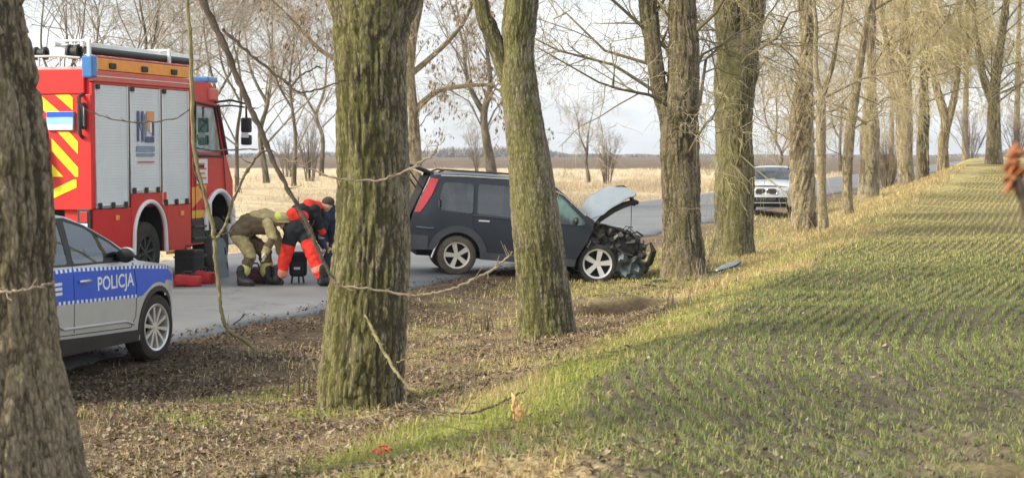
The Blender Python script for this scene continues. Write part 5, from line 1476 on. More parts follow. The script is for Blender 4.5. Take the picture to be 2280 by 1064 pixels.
# ------------------------------------------------------------------ pale silver car on the verge
def silver_car():
    fx, rx, W = 1.40, -1.40, 0.925
    c = pt(1720, 476, 64.0)
    zg = gz1(c.x, c.y)
    root = empty('parked_car', (c.x + 0.25, c.y + 2.1, max(zg, 0.0)), (0, 0, HEAD + math.pi + R(3)))
    tag(root, 'pale silver car with a twin oval grille parked beyond the mossy forked trunk', 'car')
    RA = 0.41; wz = 0.36
    top = [(2.16, 0.96), (2.05, 1.03), (1.6, 1.10), (1.05, 1.15), (0.85, 1.16), (0.35, 1.47), (0.05, 1.60), (-0.4, 1.655), (-1.2, 1.65), (-1.8, 1.58), (-2.15, 1.15)]
    front = [(2.16, 0.96), (2.24, 0.80), (2.26, 0.60), (2.24, 0.40), (2.16, 0.26)]
    rear = [(-2.15, 1.15), (-2.24, 0.8), (-2.2, 0.32)]
    bottom = [(-2.2, 0.32), (rx - RA, 0.32)] + arc(rx, wz, RA, 180, 0) + [(rx + RA, 0.28), (fx - RA, 0.28)] + arc(fx, wz, RA, 180, 0) + [(fx + RA, 0.28), (2.16, 0.26)]
    outline = bottom + front[::-1][1:] + top[1:] + rear[1:-1]
    yf = profile_y(W, 2.26, -2.24, 1.08, 0.20, 1.655, nose=0.20, tail=0.15, nl=0.6)
    wf = round_poly([(0.75, 1.14), (0.30, 1.44), (0.0, 1.55), (-0.4, 1.57), (-0.4, 1.12)], 0.04)
    wr = round_poly([(-0.5, 1.12), (-0.5, 1.57), (-1.3, 1.56), (-1.5, 1.15)], 0.04)
    car_sides(outline, [('window', wf, M['glass_dark'], -0.006), ('window', wr, M['glass_dark'], -0.006)], yf, 'body', M['bmw'], root, grid=0.14)
    car_top(top, yf, lambda x: 0.05, [('bonnet', 2.16, 0.85, M['bmw'], 0), ('windscreen', 0.85, 0.05, M['glass'], -0.003), ('roof', 0.05, -1.8, M['bmw'], 0), ('rear_window', -1.8, -2.15, M['glass_dark'], 0)], root)
    car_cap(front, yf, 0.12, [('front_bumper', 0.26, 0.56, M['dark']), ('nose', 0.56, 0.96, M['bmw'])], root)
    car_cap(rear, yf, -0.08, [('tailgate', 0.32, 1.15, M['bmw'])], root)
    m = MB(); m.box(-2.0, 2.1, -0.66, 0.66, 0.24, 0.78); m.build('underbody', M['dark'], root)
    for sg in (-1, 1):
        k = MB(); k.prism([(sg * 0.20 + 0.175 * math.copysign(abs(math.cos(a)) ** 0.6, math.cos(a)), 0.80 + 0.10 * math.copysign(abs(math.sin(a)) ** 0.6, math.sin(a))) for a in [i * math.pi / 10 for i in range(20)]], -0.015, 0.015, Matrix.Translation((2.35, 0, 0)) @ Matrix.Rotation(R(-90), 4, 'Z') @ Matrix.Rotation(math.pi, 4, 'Z'))
        k.build('grille', M['black'], root)
        k = MB(); k.tube([(2.366, sg * 0.20 + 0.185 * math.copysign(abs(math.cos(a)) ** 0.6, math.cos(a)), 0.80 + 0.11 * math.copysign(abs(math.sin(a)) ** 0.6, math.sin(a))) for a in [i * math.pi / 10 for i in range(21)]], 0.012, 6, caps=False)
        k.build('grille_surround', M['chrome'], root, smooth=True)
        h = MB(); h.ball((2.19, sg * 0.60, 0.81), 0.10, 0.17, 0.075, 14, 10); h.build('headlight', M['lamp_glass'], root, smooth=True)
        MB().box(2.20, 2.30, sg * 0.62 - 0.16, sg * 0.62 + 0.16, 0.50, 0.58).build('air_intake', M['black'], root, bevel=0.02)
        MB().ball((0.55, sg * (W + 0.11), 1.17), 0.08, 0.12, 0.085, 12, 8).build('mirror', M['bmw'], root, smooth=True)
        MB().tube([(-1.6, sg * 0.62, 1.66), (-1.5, sg * 0.62, 1.70), (0.0, sg * 0.62, 1.69), (0.15, sg * 0.64, 1.62)], 0.015, 6).build('roof_rail', M['black'], root, smooth=True)
        q = MB(); q.prism([(-0.45, 0.8), (-0.15, 0.8), (-0.3, 1.28), (-0.42, 1.28)], sg * 0.38 - 0.24, sg * 0.38 + 0.24); q.prism([(-0.44, 1.30), (-0.32, 1.30), (-0.34, 1.46), (-0.44, 1.46)], sg * 0.38 - 0.13, sg * 0.38 + 0.13)
        q.build('seat', M['seat'], root, bevel=0.03)
    MB().box(2.28, 2.372, -0.34, 0.34, 0.47, 0.58).build('lower_grille', M['black'], root, bevel=0.015)
    MB().tube([(2.37, -0.72, 0.40), (2.40, 0, 0.40), (2.37, 0.72, 0.40)], 0.014, 6).build('bumper_strip', M['chrome'], root)
    MB().prism([(0.4, 0.95), (0.88, 0.95), (0.85, 1.13), (0.5, 1.14)], -0.72, 0.72).build('dashboard', M['black'], root)
    MB().box(0.18, 0.20, -0.11, 0.11, 1.46, 1.52).build('rear_view_mirror', M['black'], root)
    for x in (fx, rx):
        for sg in (-1, 1): wheel(root, x, sg * 0.80, wz, 0.36, 0.235, 0.24, 10, sg, M['rubber'], M['alloy'])
silver_car()
# ------------------------------------------------------------------ fire engine (local frame: x forward, y left, right flank at y = 0)
def fire_engine():
    root = empty('fire_engine', (-6.31, 27.0, 0.03), (0, 0, HEAD))
    tag(root, 'red fire engine with grey roller shutters and a ladder on its roof', 'fire engine')
    Wd = 2.42
    SY = -0.012
    # main box, kept behind the flank panels
    b = MB(); b.box(0.03, 3.36, 0.04, Wd, 1.24, 3.30); b.box(2.50, 3.34, 0.06, 0.5, 0.56, 1.24); b.box(0.06, 1.22, 0.06, 0.5, 0.56, 1.24)
    b.build('body', M['red'], root, bevel=0.012)
    m = MB(); m.box(0.2, 5.0, 0.62, Wd - 0.62, 0.50, 1.0); m.box(0.3, 4.9, 0.35, Wd - 0.35, 0.85, 1.22)
    m.build('chassis', M['dark'], root)
    # flank frame strips
    f = MB()
    for x0, x1, z0, z1 in ((0.0, 0.085, 1.26, 3.15), (0.085, 3.36, 3.135, 3.17), (3.275, 3.36, 1.26, 3.15)):
        f.box(x0, x1, SY, 0.03, z0, z1)
    f.build('flank_frame', M['red'], root, bevel=0.004)
    for x in (1.135, 2.235):
        MB().box(x, x + 0.065, SY + 0.004, 0.03, 1.28, 3.135).build('shutter_post', M['bag_maroon'], root)
    # shutters with shallow horizontal lamellae
    for x0, x1, z0 in ((0.095, 1.13, 1.29), (1.205, 2.23, 1.50), (2.305, 3.27, 1.29)):
        V, F = [], []
        z = z0; k = 0
        while z < 3.13:
            for dz, dy in ((0.0, 0.0), (0.005, -0.0035), (0.039, -0.0035), (0.044, 0.0)):
                if z + dz <= 3.132: V += [(x0, SY + 0.012 + dy, z + dz), (x1, SY + 0.012 + dy, z + dz)]
            z += 0.045
        for i in range(len(V) // 2 - 1): F.append((2 * i, 2 * i + 1, 2 * i + 3, 2 * i + 2))
        s = MB().add(V, F).build('roller_shutter', M['alu'], root)
        MB().box(x0, x1, SY - 0.012, 0.02, z0 - 0.035, z0 + 0.012).build('shutter_rail', M['chrome'], s, bevel=0.004)
        for u in (0.10, 0.5, 0.90):
            xx = x0 + (x1 - x0) * u
            MB().box(xx - 0.045, xx + 0.045, SY - 0.035, SY + 0.0, z0 - 0.035, z0 + 0.055).build('shutter_latch', M['black'], s, bevel=0.012)
        for xx in (x0, x1):
            MB().box(xx - 0.012, xx + 0.012, SY - 0.008, 0.02, z0, 3.132).build('shutter_track', M['chrome'], s)
        MB().box(x0 + 0.02, x0 + 0.12, SY - 0.03, 0.0, 3.06, 3.13).build('shutter_stop', M['black'], s, bevel=0.01)
    # emblem printed on the middle shutter
    def flat(name, poly, mat, off=0.0075):
        MB().prism(poly, SY - off, SY - off + 0.003).build(name, mat, root)
    def rect(x0, x1, z0, z1): return [(x0, z0), (x1, z0), (x1, z1), (x0, z1)]
    flat('emblem_bar', [(1.44, 2.28), (1.505, 2.28), (1.505, 2.76), (1.44, 2.76)], M['logo_blue'])
    flat('emblem_bar', [(1.505, 2.60), (1.56, 2.46), (1.60, 2.46), (1.545, 2.74), (1.505, 2.76)], M['logo_grey'])
    flat('emblem_bar', [(1.59, 2.28), (1.655, 2.28), (1.655, 2.76), (1.59, 2.76)], M['logo_blue'])
    flat('emblem_foot', rect(1.70, 2.02, 2.27, 2.36), M['logo_blue'])
    flat('emblem_foot', rect(1.955, 2.02, 2.37, 2.60), M['logo_blue'])
    flat('emblem_foot', rect(1.70, 1.755, 2.37, 2.72), M['logo_grey'])
    flat('emblem_square', rect(1.77, 2.02, 2.615, 2.76), M['logo_orange'])
    flat('emblem_square', rect(1.77, 1.85, 2.46, 2.605), M['logo_orange'])
    flat('emblem_notch', rect(1.862, 1.93, 2.42, 2.59), M['white'], 0.009)
    flat('emblem_print', rect(1.42, 2.03, 2.12, 2.21), M['logo_grey'])
    flat('emblem_print', rect(1.42, 2.03, 2.05, 2.095), M['logo_grey'])
    flat('emblem_line', rect(1.45, 2.02, 1.945, 1.97), M['red_dull'])
    # lower flank: panel, wheel arch with white lip, panel
    MB().box(0.03, 1.215, SY, 0.045, 0.50, 1.245).build('lower_panel', M['red'], root, bevel=0.008)
    MB().box(2.46, 3.36, SY, 0.045, 0.50, 1.245).build('lower_panel', M['red'], root, bevel=0.008)
    cx, cz, ra = 1.84, 0.78, 0.545
    arch = [(1.225, 0.50), (cx - ra - 0.0, 0.50)] + arc(cx, cz, ra, 180, 0, 20) + [(cx + ra, 0.50), (2.452, 0.50), (2.452, 1.462), (1.225, 1.462)]
    MB().prism(arch, SY, 0.045).build('arch_panel', M['red'], root)
    lip = [(cx - ra - 0.02, 0.0, 0.50)] + [(x, 0, z) for x, z in arc(cx, cz, ra + 0.0, 180, 0, 24)] + [(cx + ra + 0.02, 0.0, 0.50)]
    MB().tube([(x, SY - 0.012, z) for x, _, z in lip], 0.036, 8, flat=1.0).build('wheel_arch_lip', M['white'], root, smooth=True)
    MB().prism([(cx - ra, 0.5)] + arc(cx, cz, ra - 0.003, 180, 0, 20) + [(cx + ra, 0.5)], 0.36, 0.40).build('wheel_well', M['dark'], root)
    for x0, x1 in ((2.46, 3.40), (0.03, 1.2)):
        MB().box(x0, x1, SY - 0.008, SY + 0.02, 0.445, 0.495).build('reflective_strip', M['gold'], root)
    for xx, zz in ((3.0, 1.10), (0.75, 1.10)):
        MB().box(xx - 0.06, xx + 0.06, SY - 0.02, SY, zz - 0.04, zz + 0.04).build('side_marker', M['orange'], root, bevel=0.01)
    # upper band
    MB().box(0.02, 3.36, SY - 0.02, 0.06, 3.175, 3.34).build('upper_rail', M['red_dull'], root, bevel=0.012)
    MB().box(0.02, 3.36, SY - 0.026, SY - 0.018, 3.25, 3.262).build('rail_line', M['white'], root)
    MB().box(0.14, 3.34, SY - 0.01, 0.07, 3.35, 3.53).build('light_panel', M['orange'], root, bevel=0.012)
    for xx in (0.62, 1.68, 2.72):
        q = MB(); q.box(xx - 0.10, xx + 0.10, SY - 0.04, SY - 0.008, 3.38, 3.47); q.build('scene_light', M['black'], root, bevel=0.015)
    MB().box(0.14, 3.34, SY - 0.005, 0.2, 3.535, 3.565).build('roof_edge', M['red_dull'], root, bevel=0.006)
    MB().box(-0.035, 0.125, -0.045, 0.14, 3.22, 3.56).build('corner_beacon', M['blue_lamp'], root, bevel=0.03, segs=3)
    MB().box(0.128, 0.165, -0.03, 0.10, 3.28, 3.54).build('beacon_base', M['plate_blue'], root, bevel=0.01)
    MB().box(-0.035, 0.125, Wd - 0.14, Wd + 0.04, 3.22, 3.56).build('corner_beacon', M['blue_lamp'], root, bevel=0.03, segs=3)
    # roof: deck, awning tube, ladder, posts, rear rail, hose reels
    MB().box(0.1, 3.34, 0.10, Wd - 0.05, 3.30, 3.40).build('roof_deck', M['alu'], root)
    q = MB(); q.tube([(0.02, 0.10, 3.635), (3.55, 0.10, 3.635)], 0.055, 14); q.build('suction_hose', M['black'], root, smooth=True)
    lad = empty('ladder', (0, 0, 0), parent=root)
    for yy in (0.14, 0.60):
        MB().box(-0.02, 4.0, yy - 0.025, yy + 0.025, 3.69, 3.76).build('side_rail', M['chrome'], lad, bevel=0.008)
    for k in range(13):
        MB().tube([(0.12 + 0.3 * k, 0.14, 3.725), (0.12 + 0.3 * k, 0.60, 3.725)], 0.016, 8).build('rung', M['chrome'], lad, smooth=True)
    for xx in (0.0, 2.66):
        q = MB(); q.box(xx - 0.03, xx + 0.03, 0.0, 0.05, 3.50, 3.80); q.box(xx - 0.03, xx + 0.03, 0.05, 0.66, 3.762, 3.798)
        q.build('ladder_post', M['white'], root, bevel=0.01)
    q = MB(); q.tube([(-0.03, 0.16, 3.40), (-0.03, 0.16, 3.52), (-0.03, 0.5, 3.55), (-0.03, 1.6, 3.55), (-0.03, 1.7, 3.40)], 0.020, 8)
    for yy in (0.5, 0.85, 1.2): q.tube([(-0.03, yy, 3.40), (-0.03, yy, 3.55)], 0.016, 6)
    q.build('rear_rail', M['chrome'], root, smooth=True)
    for yy, zz, rr in ((0.30, 3.62, 0.11), (0.86, 3.60, 0.10)):
        MB().lathe([(0.05, -0.09), (rr, -0.09), (rr, -0.06), (rr * 0.7, -0.05), (rr * 0.7, 0.05), (rr, 0.06), (rr, 0.09), (0.05, 0.09)], 20, Matrix.Translation((0.05, yy, zz)), closed=True).build('hose_reel', M['black'], root)
    # rear face
    MB().box(-0.03, 0.03, 0.10, Wd - 0.1, 2.98, 3.36).build('rear_header', M['red'], root, bevel=0.015)
    MB().box(-0.012, 0.03, 0.0, Wd, 1.24, 2.975).build('rear_wall', M['red'], root, bevel=0.01)
    def chev(y0, y1, zt, zb, rise, wd):
        z = zb - rise
        while z < zt:
            poly = [(y0, z), (y0, z + wd), (y1, z + wd + rise), (y1, z + rise)]
            # clip to the panel
            def clip(P, f):
                out = []
                for i in range(len(P)):
                    a, c = P[i - 1], P[i]
                    fa, fc = f(a), f(c)
                    if (fa >= 0) != (fc >= 0):
                        t = fa / (fa - fc); out.append((a[0] + (c[0] - a[0]) * t, a[1] + (c[1] - a[1]) * t))
                    if fc >= 0: out.append(c)
                return out
            poly = clip(clip(poly, lambda p: zt - p[1]), lambda p: p[1] - zb)
            if len(poly) > 2:
                n = len(poly)
                vs = [(-0.0145, y, zz) for y, zz in poly] + [(-0.0185, y, zz) for y, zz in poly]
                MB().add(vs, [tuple(range(n)), tuple(range(2 * n - 1, n - 1, -1))] + [(i, i + n, (i + 1) % n + n, (i + 1) % n) for i in range(n)]).build('chevron_stripe', M['yellow'], root)
            z += wd * 2.05
    chev(0.30, 1.05, 2.97, 2.56, 0.60, 0.19)
    chev(0.22, 0.66, 2.42, 1.74, 0.44, 0.19)
    chev(0.25, 0.95, 1.70, 1.28, -0.30, 0.14)
    q = MB(); q.box(-0.06, -0.0, 0.27, 0.72, 2.44, 2.72); bx = q.build('rear_sign_box', M['plate_blue'], root, bevel=0.01)
    MB().box(-0.066, -0.061, 0.28, 0.71, 2.64, 2.715).build('sign_band', M['police_blue'], bx)
    MB().box(-0.066, -0.061, 0.28, 0.71, 2.445, 2.52).build('sign_band', M['white'], bx)
    q = MB(); q.tube([(-0.02, 0.14, 2.98), (-0.11, 0.14, 2.93), (-0.12, 0.13, 2.62), (-0.11, 0.13, 2.38), (-0.02, 0.14, 2.33)], 0.03, 8)
    q.build('grab_handle', M['black'], root, smooth=True)
    MB().box(-0.08, -0.02, 0.06, 0.13, 2.45, 2.85).build('rear_lamp_column', M['black'], root, bevel=0.02)
    MB().box(-0.085, -0.079, 0.075, 0.115, 2.5, 2.8).build('rear_lamp', M['chrome'], root)
    q = MB(); q.box(-0.03, 0.02, 0.02, 0.24, 0.95, 1.26); q.build('tail_light_housing', M['black'], root, bevel=0.015)
    MB().box(-0.045, -0.031, 0.06, 0.19, 1.05, 1.22).build('tail_light', M['tail'], root, bevel=0.01)
    MB().box(-0.045, -0.031, 0.06, 0.19, 0.97, 1.04).build('reverse_light', M['white'], root, bevel=0.01)
    q = MB(); q.box(-0.10, 0.05, 0.05, Wd - 0.05, 0.62, 0.80); q.build('rear_bumper', M['black'], root, bevel=0.02)
    # two road cones carried on the rear wall
    cone = empty('stacked_cone', (-0.10, 0.80, 1.72), parent=root)
    for k, (r0, r1, z0, z1, mt) in enumerate(((0.15, 0.125, 0.0, 0.13, 'orange'), (0.124, 0.10, 0.13, 0.26, 'white'), (0.099, 0.075, 0.26, 0.39, 'orange'), (0.074, 0.055, 0.39, 0.50, 'white'), (0.054, 0.03, 0.50, 0.64, 'orange'))):
        v = MB(); v.tube([(0, 0, z0), (0, 0, z1)], [r0, r1], 16); v.build('cone_band', M[mt], cone, smooth=True)
    # cab
    cx2, ra2 = 4.50, 0.56
    side = [(3.40, 0.55), (cx2 - ra2, 0.55)] + arc(cx2, 0.88, ra2, 180, 0, 20) + [(5.06, 0.55), (5.14, 0.60), (5.14, 1.62), (5.02, 1.80), (4.82, 2.15), (4.47, 2.96), (4.38, 3.24), (4.22, 3.31), (3.46, 3.31), (3.40, 3.24)]
    win = round_poly([(3.66, 2.12), (4.64, 2.10), (4.36, 2.86), (3.66, 2.90)], 0.05)
    Wc = Wd
    def flank(poly, hole, y, name, mat):
        d, e = [], []
        for P in (poly, hole):
            if not P: continue
            q = densify(P, 0.12); i0 = len(d); d += q; e += [(i0 + i, i0 + (i + 1) % len(q)) for i in range(len(q))]
        vo, _, fo, *_ = delaunay_2d_cdt([Vector(p) for p in d], e, [], 0, 1e-4)
        ff = []
        for f_ in fo:
            cxx = sum(vo[i].x for i in f_) / len(f_); czz = sum(vo[i].y for i in f_) / len(f_)
            if pip(poly, cxx, czz) and not (hole and pip(hole, cxx, czz)): ff.append(tuple(f_))
        MB().add([(p.x, y, p.y) for p in vo], ff).build(name, mat, root)
    for y in (0.03, Wc - 0.03): flank(side, win, y, 'cab_side', M['red'])
    for y in (0.022, Wc - 0.022): MB().add([(x, y, z) for x, z in win], [tuple(range(len(win)))]).build('cab_window', M['glass_truck'], root)
    cap = [(5.14, 0.60), (5.14, 1.62), (5.02, 1.80), (4.82, 2.15), (4.47, 2.96), (4.38, 3.24), (4.22, 3.31), (3.46, 3.31), (3.40, 3.24), (3.40, 0.7)]
    for a, c, nm, mt in ((0, 1, 'cab_front', 'red'), (1, 2, 'cab_front', 'red'), (2, 3, 'windscreen_base', 'black'), (3, 4, 'windscreen', 'glass_truck'), (4, 5, 'cab_header', 'red'), (5, 6, 'cab_roof', 'red'), (6, 7, 'cab_roof', 'red'), (7, 8, 'cab_roof', 'red'), (8, 9, 'cab_back', 'red')):
        (xa, za), (xb, zb) = cap[a], cap[c]
        MB().add([(xa, 0.03, za), (xb, 0.03, zb), (xb, Wc - 0.03, zb), (xa, Wc - 0.03, za)], [(0, 1, 2, 3)]).build(nm, M[mt], root)
    MB().tube([(4.86, 0.03, 2.08), (4.50, 0.03, 2.93)], 0.045, 8).build('windscreen_pillar', M['bag_maroon'], root, smooth=True)
    MB().tube([(3.60, 0.02, 2.06), (4.69, 0.02, 2.04), (4.38, 0.02, 2.91), (3.60, 0.02, 2.96), (3.60, 0.02, 2.06)], 0.028, 8).build('window_rubber', M['black'], root)
    MB().box(4.20, 4.60, 0.05, 0.40, 3.315, 3.42).build('roof_beacon', M['blue_lamp'], root, bevel=0.03)
    MB().box(4.15, 4.52, 0.0, 0.14, 3.00, 3.22).build('cab_corner_lamp', M['red_dull'], root, bevel=0.03)
    q = MB(); q.tube([(3.42, 0.015, 0.62), (3.42, 0.015, 3.2)], 0.012, 6); q.tube([(3.58, 0.015, 0.75), (3.58, 0.015, 2.96)], 0.008, 6); q.tube([(4.80, 0.015, 1.45), (4.72, 0.015, 2.05)], 0.008, 6)
    q.build('door_seam', M['dark'], root)
    MB().box(3.70, 3.92, -0.004, 0.03, 1.85, 1.90).build('door_handle', M['black'], root, bevel=0.01)
    MB().box(3.66, 4.08, 0.018, 0.03, 1.58, 2.00).build('door_sign', M['white'], root)
    for k, zz in enumerate((1.66, 1.74, 1.82, 1.90)):
        MB().box(3.70, 4.02 - 0.06 * (k % 2), 0.012, 0.02, zz, zz + 0.03).build('sign_line', M['red_dull'], root)
    q = MB(); q.add([(3.42, 0.016, 1.15), (4.02, 0.016, 1.42), (4.02, 0.016, 1.56), (3.42, 0.016, 1.52)], [(0, 1, 2, 3)]); q.build('orange_flash', M['orange'], root)
    q = MB(); q.add([(3.42, 0.013, 1.0), (3.94, 0.013, 1.0), (3.94, 0.013, 1.13), (3.42, 0.013, 1.13)], [(0, 1, 2, 3)]); q.build('yellow_flash', M['gold'], root)
    lip = [(x, 0, z) for x, z in arc(cx2, 0.88, ra2, 190, -10, 24)]
    MB().tube([(x, -0.005, z) for x, _, z in lip], 0.055, 8, flat=0.8).build('wheel_arch_lip', M['white'], root, smooth=True)
    MB().prism([(cx2 - ra2, 0.55)] + arc(cx2, 0.88, ra2 - 0.003, 180, 0, 20) + [(cx2 + ra2, 0.55)], 0.40, 0.44).build('wheel_well', M['dark'], root)
    MB().box(3.98, 4.22, 0.0, 0.25, 0.98, 1.30).build('step_box', M['white'], root, bevel=0.02)
    q = MB(); q.box(3.42, 3.93, 0.0, 0.45, 0.58, 0.98); q.build('battery_box', M['black'], root, bevel=0.02)
    for zz in (0.36, 0.66, 0.86):
        MB().box(3.44, 3.92, -0.04, 0.28, zz - 0.02, zz + 0.015).build('cab_step', M['engine_grey'], root, bevel=0.006)
    MB().box(4.98, 5.26, 0.0, Wc, 0.48, 0.86).build('front_bumper', M['white'], root, bevel=0.04)
    # mirrors on long arms
    for s, y0 in ((-1, 0.03), (1, Wc - 0.03)):
        q = MB()
        q.tube([(4.42, y0, 2.98), (4.60, y0 + s * 0.22, 3.02), (4.80, y0 + s * 0.42, 2.96), (4.80, y0 + s * 0.42, 2.70)], 0.022, 8)
        q.tube([(4.44, y0, 2.90), (4.62, y0 + s * 0.20, 2.93), (4.78, y0 + s * 0.40, 2.90)], 0.016, 8)
        q.build('mirror_arm', M['black'], root, smooth=True)
        MB().box(4.74, 4.86, y0 + s * 0.42 - 0.09, y0 + s * 0.42 + 0.09, 2.46, 2.72).build('mirror', M['black'], root, bevel=0.03)
        q = MB(); q.box(4.74, 4.86, y0 + s * 0.42 - 0.09, y0 + s * 0.42 + 0.09, 2.24, 2.42); q.build('wide_mirror', M['black'], root, bevel=0.03)
        MB().box(4.733, 4.739, y0 + s * 0.42 - 0.07, y0 + s * 0.42 + 0.07, 2.37, 2.46).build('mirror_glass', M['white'], root)
    # seats in the cab
    for yy in (0.5, 1.2, 1.9):
        q = MB(); q.prism([(3.85, 1.5), (4.1, 1.5), (4.0, 2.35), (3.85, 2.35)], yy - 0.24, yy + 0.24); q.prism([(3.86, 2.38), (3.98, 2.38), (3.96, 2.6), (3.87, 2.6)], yy - 0.14, yy + 0.14); q.build('seat', M['seat'], root, bevel=0.03)
    for ax, az, ar in ((cx, cz, ra), (cx2, 0.88, ra2)):
        tn = [(ax - ar, 0.5)] + arc(ax, az, ar - 0.004, 180, 0, 20) + [(ax + ar, 0.5)]
        MB().add([(x, y, z) for x, z in tn for y in (0.034, 0.42)], [(2 * i, 2 * i + 1, 2 * i + 3, 2 * i + 2) for i in range(len(tn) - 1)]).build('arch_liner', M['dark'], root)
    MB().prism([(3.95, 0.9), (5.0, 0.9), (5.0, 1.46), (3.95, 1.46)], 0.41, 0.46).build('wheel_well', M['dark'], root)
    for x, rr in ((cx, 0.50), (cx2, 0.50)):
        for y, sd in ((0.17, -1), (Wd - 0.17, 1)):
            wheel(root, x, y, rr, rr, 0.28, 0.29, 8, sd, M['rubber'], M['engine_grey'])
fire_engine()

# ------------------------------------------------------------------ people
def person(label, limbs, voxel=0.011, extra=None):
    """limbs: (material, [(point, radius), ...]) chains; grown together into one continuous body"""
    q = MB(); segs = []
    for mat, ch in limbs:
        pts = [Vector(p) for p, _ in ch]; rr = [r for _, r in ch]
        for p, r in zip(pts, rr): q.ball(p, r, r, r, 12, 8)
        for i in range(len(pts) - 1):
            q.tube([pts[i], (pts[i] + pts[i + 1]) / 2, pts[i + 1]], [rr[i], (rr[i] + rr[i + 1]) / 2, rr[i + 1]], 12)
            segs.append((mat, pts[i], pts[i + 1], rr[i], rr[i + 1]))
    o = q.build('tmp', M['skin'], None)
    rm = o.modifiers.new('r', 'REMESH'); rm.mode = 'VOXEL'; rm.voxel_size = voxel
    sm = o.modifiers.new('s', 'SMOOTH'); sm.factor = 0.5; sm.iterations = 5
    dg = bpy.context.evaluated_depsgraph_get()
    me = bpy.data.meshes.new_from_object(o.evaluated_get(dg))
    bpy.data.objects.remove(o)
    me.materials.clear()
    keys = []
    for s in segs:
        if s[0] not in keys: keys.append(s[0]); me.materials.append(M[s[0]])
    nf = len(me.polygons); nv = len(me.vertices)
    co = np.empty(nv * 3); me.vertices.foreach_get('co', co); co = co.reshape(-1, 3)
    cen = np.empty(nf * 3); me.polygons.foreach_get('center', cen); cen = cen.reshape(-1, 3)
    best = np.full(nf, 1e9); idx = np.zeros(nf, int)
    for mat, a, b, ra, rb in segs:
        a, b = np.array(a), np.array(b); ab = b - a
        t = np.clip(((cen - a) @ ab) / max(ab @ ab, 1e-9), 0, 1)
        dd = np.linalg.norm(cen - (a + t[:, None] * ab), axis=1) - (ra + (rb - ra) * t)
        k = dd < best; best[k] = dd[k]; idx[k] = keys.index(mat)
    # cloth folds
    nrm = np.empty(nv * 3); me.vertices.foreach_get('normal', nrm); nrm = nrm.reshape(-1, 3)
    fold = (vn(co[:, 0] * 11, co[:, 1] * 11, co[:, 2] * 16, 77) - 0.5) * 0.028 + (vn(co[:, 0] * 26, co[:, 1] * 26, co[:, 2] * 34, 78) - 0.5) * 0.010
    rad = np.array([0.02])
    base = np.array(limbs[0][1][0][0]); base[2] = min(co[:, 2])
    co2 = co + nrm * fold[:, None] * np.clip((np.linalg.norm(co - co, axis=1) + 1), 0, 1)[:, None] - base
    me.vertices.foreach_set('co', co2.ravel().astype(np.float32))
    me.polygons.foreach_set('material_index', idx.astype(np.int32))
    me.polygons.foreach_set('use_smooth', np.ones(nf, bool))
    me.name = 'person'; me.update()
    p = link(bpy.data.objects.new('person', me)); p.location = base
    tag(p, label, 'person', 'people helping at the roadside')
    if extra:
        for nm, mb, mat in extra:
            mb.v = [tuple(Vector(v) - Vector(base)) for v in mb.v]
            mb.build(nm, M[mat], p, smooth=True)
    return p

def hand(mat, wrist, tip, side, s=1.0):
    """palm, four bent fingers of unequal length and a thumb from the side of the palm"""
    w, t = Vector(wrist), Vector(tip); d = (t - w).normalized(); sd = Vector(side).normalized(); n = d.cross(sd).normalized()
    pl = 0.085 * s
    out = [(mat, [(w, 0.030 * s), (w + d * pl * 0.6, 0.034 * s)])]
    for k, ln in enumerate((0.070, 0.082, 0.076, 0.060)):
        r0 = w + d * pl * 0.75 + sd * (0.030 - 0.020 * k) * s
        p1 = r0 + d * ln * 0.5 * s; p2 = p1 + (d * 0.75 + n * 0.6).normalized() * ln * 0.5 * s
        out.append((mat, [(r0, 0.0115 * s), (p1, 0.0105 * s), (p2, 0.009 * s)]))
    b = w + d * pl * 0.25 + sd * 0.030 * s
    out.append((mat, [(b, 0.013 * s), (b + (d * 0.6 + sd * 0.8).normalized() * 0.04 * s, 0.012 * s), (b + (d * 0.9 + sd * 0.4 + n * 0.3).normalized() * 0.075 * s, 0.010 * s)]))
    return out

YF = 28.4
def q(px, py, dy=0.0): return pt(px, py, YF + dy)
def boot(px, py, dy, dirx, diry):
    a = q(px, py, dy); g = Vector((dirx, diry, 0)).normalized()
    top = Vector((a.x, a.y, 0.30)); heel = Vector((a.x, a.y, 0.105)); toe = heel + g * 0.20; toe.z = 0.085
    return [('boot', [(top, 0.078), (heel, 0.072), (heel + g * 0.10, 0.070), (toe, 0.060)])]

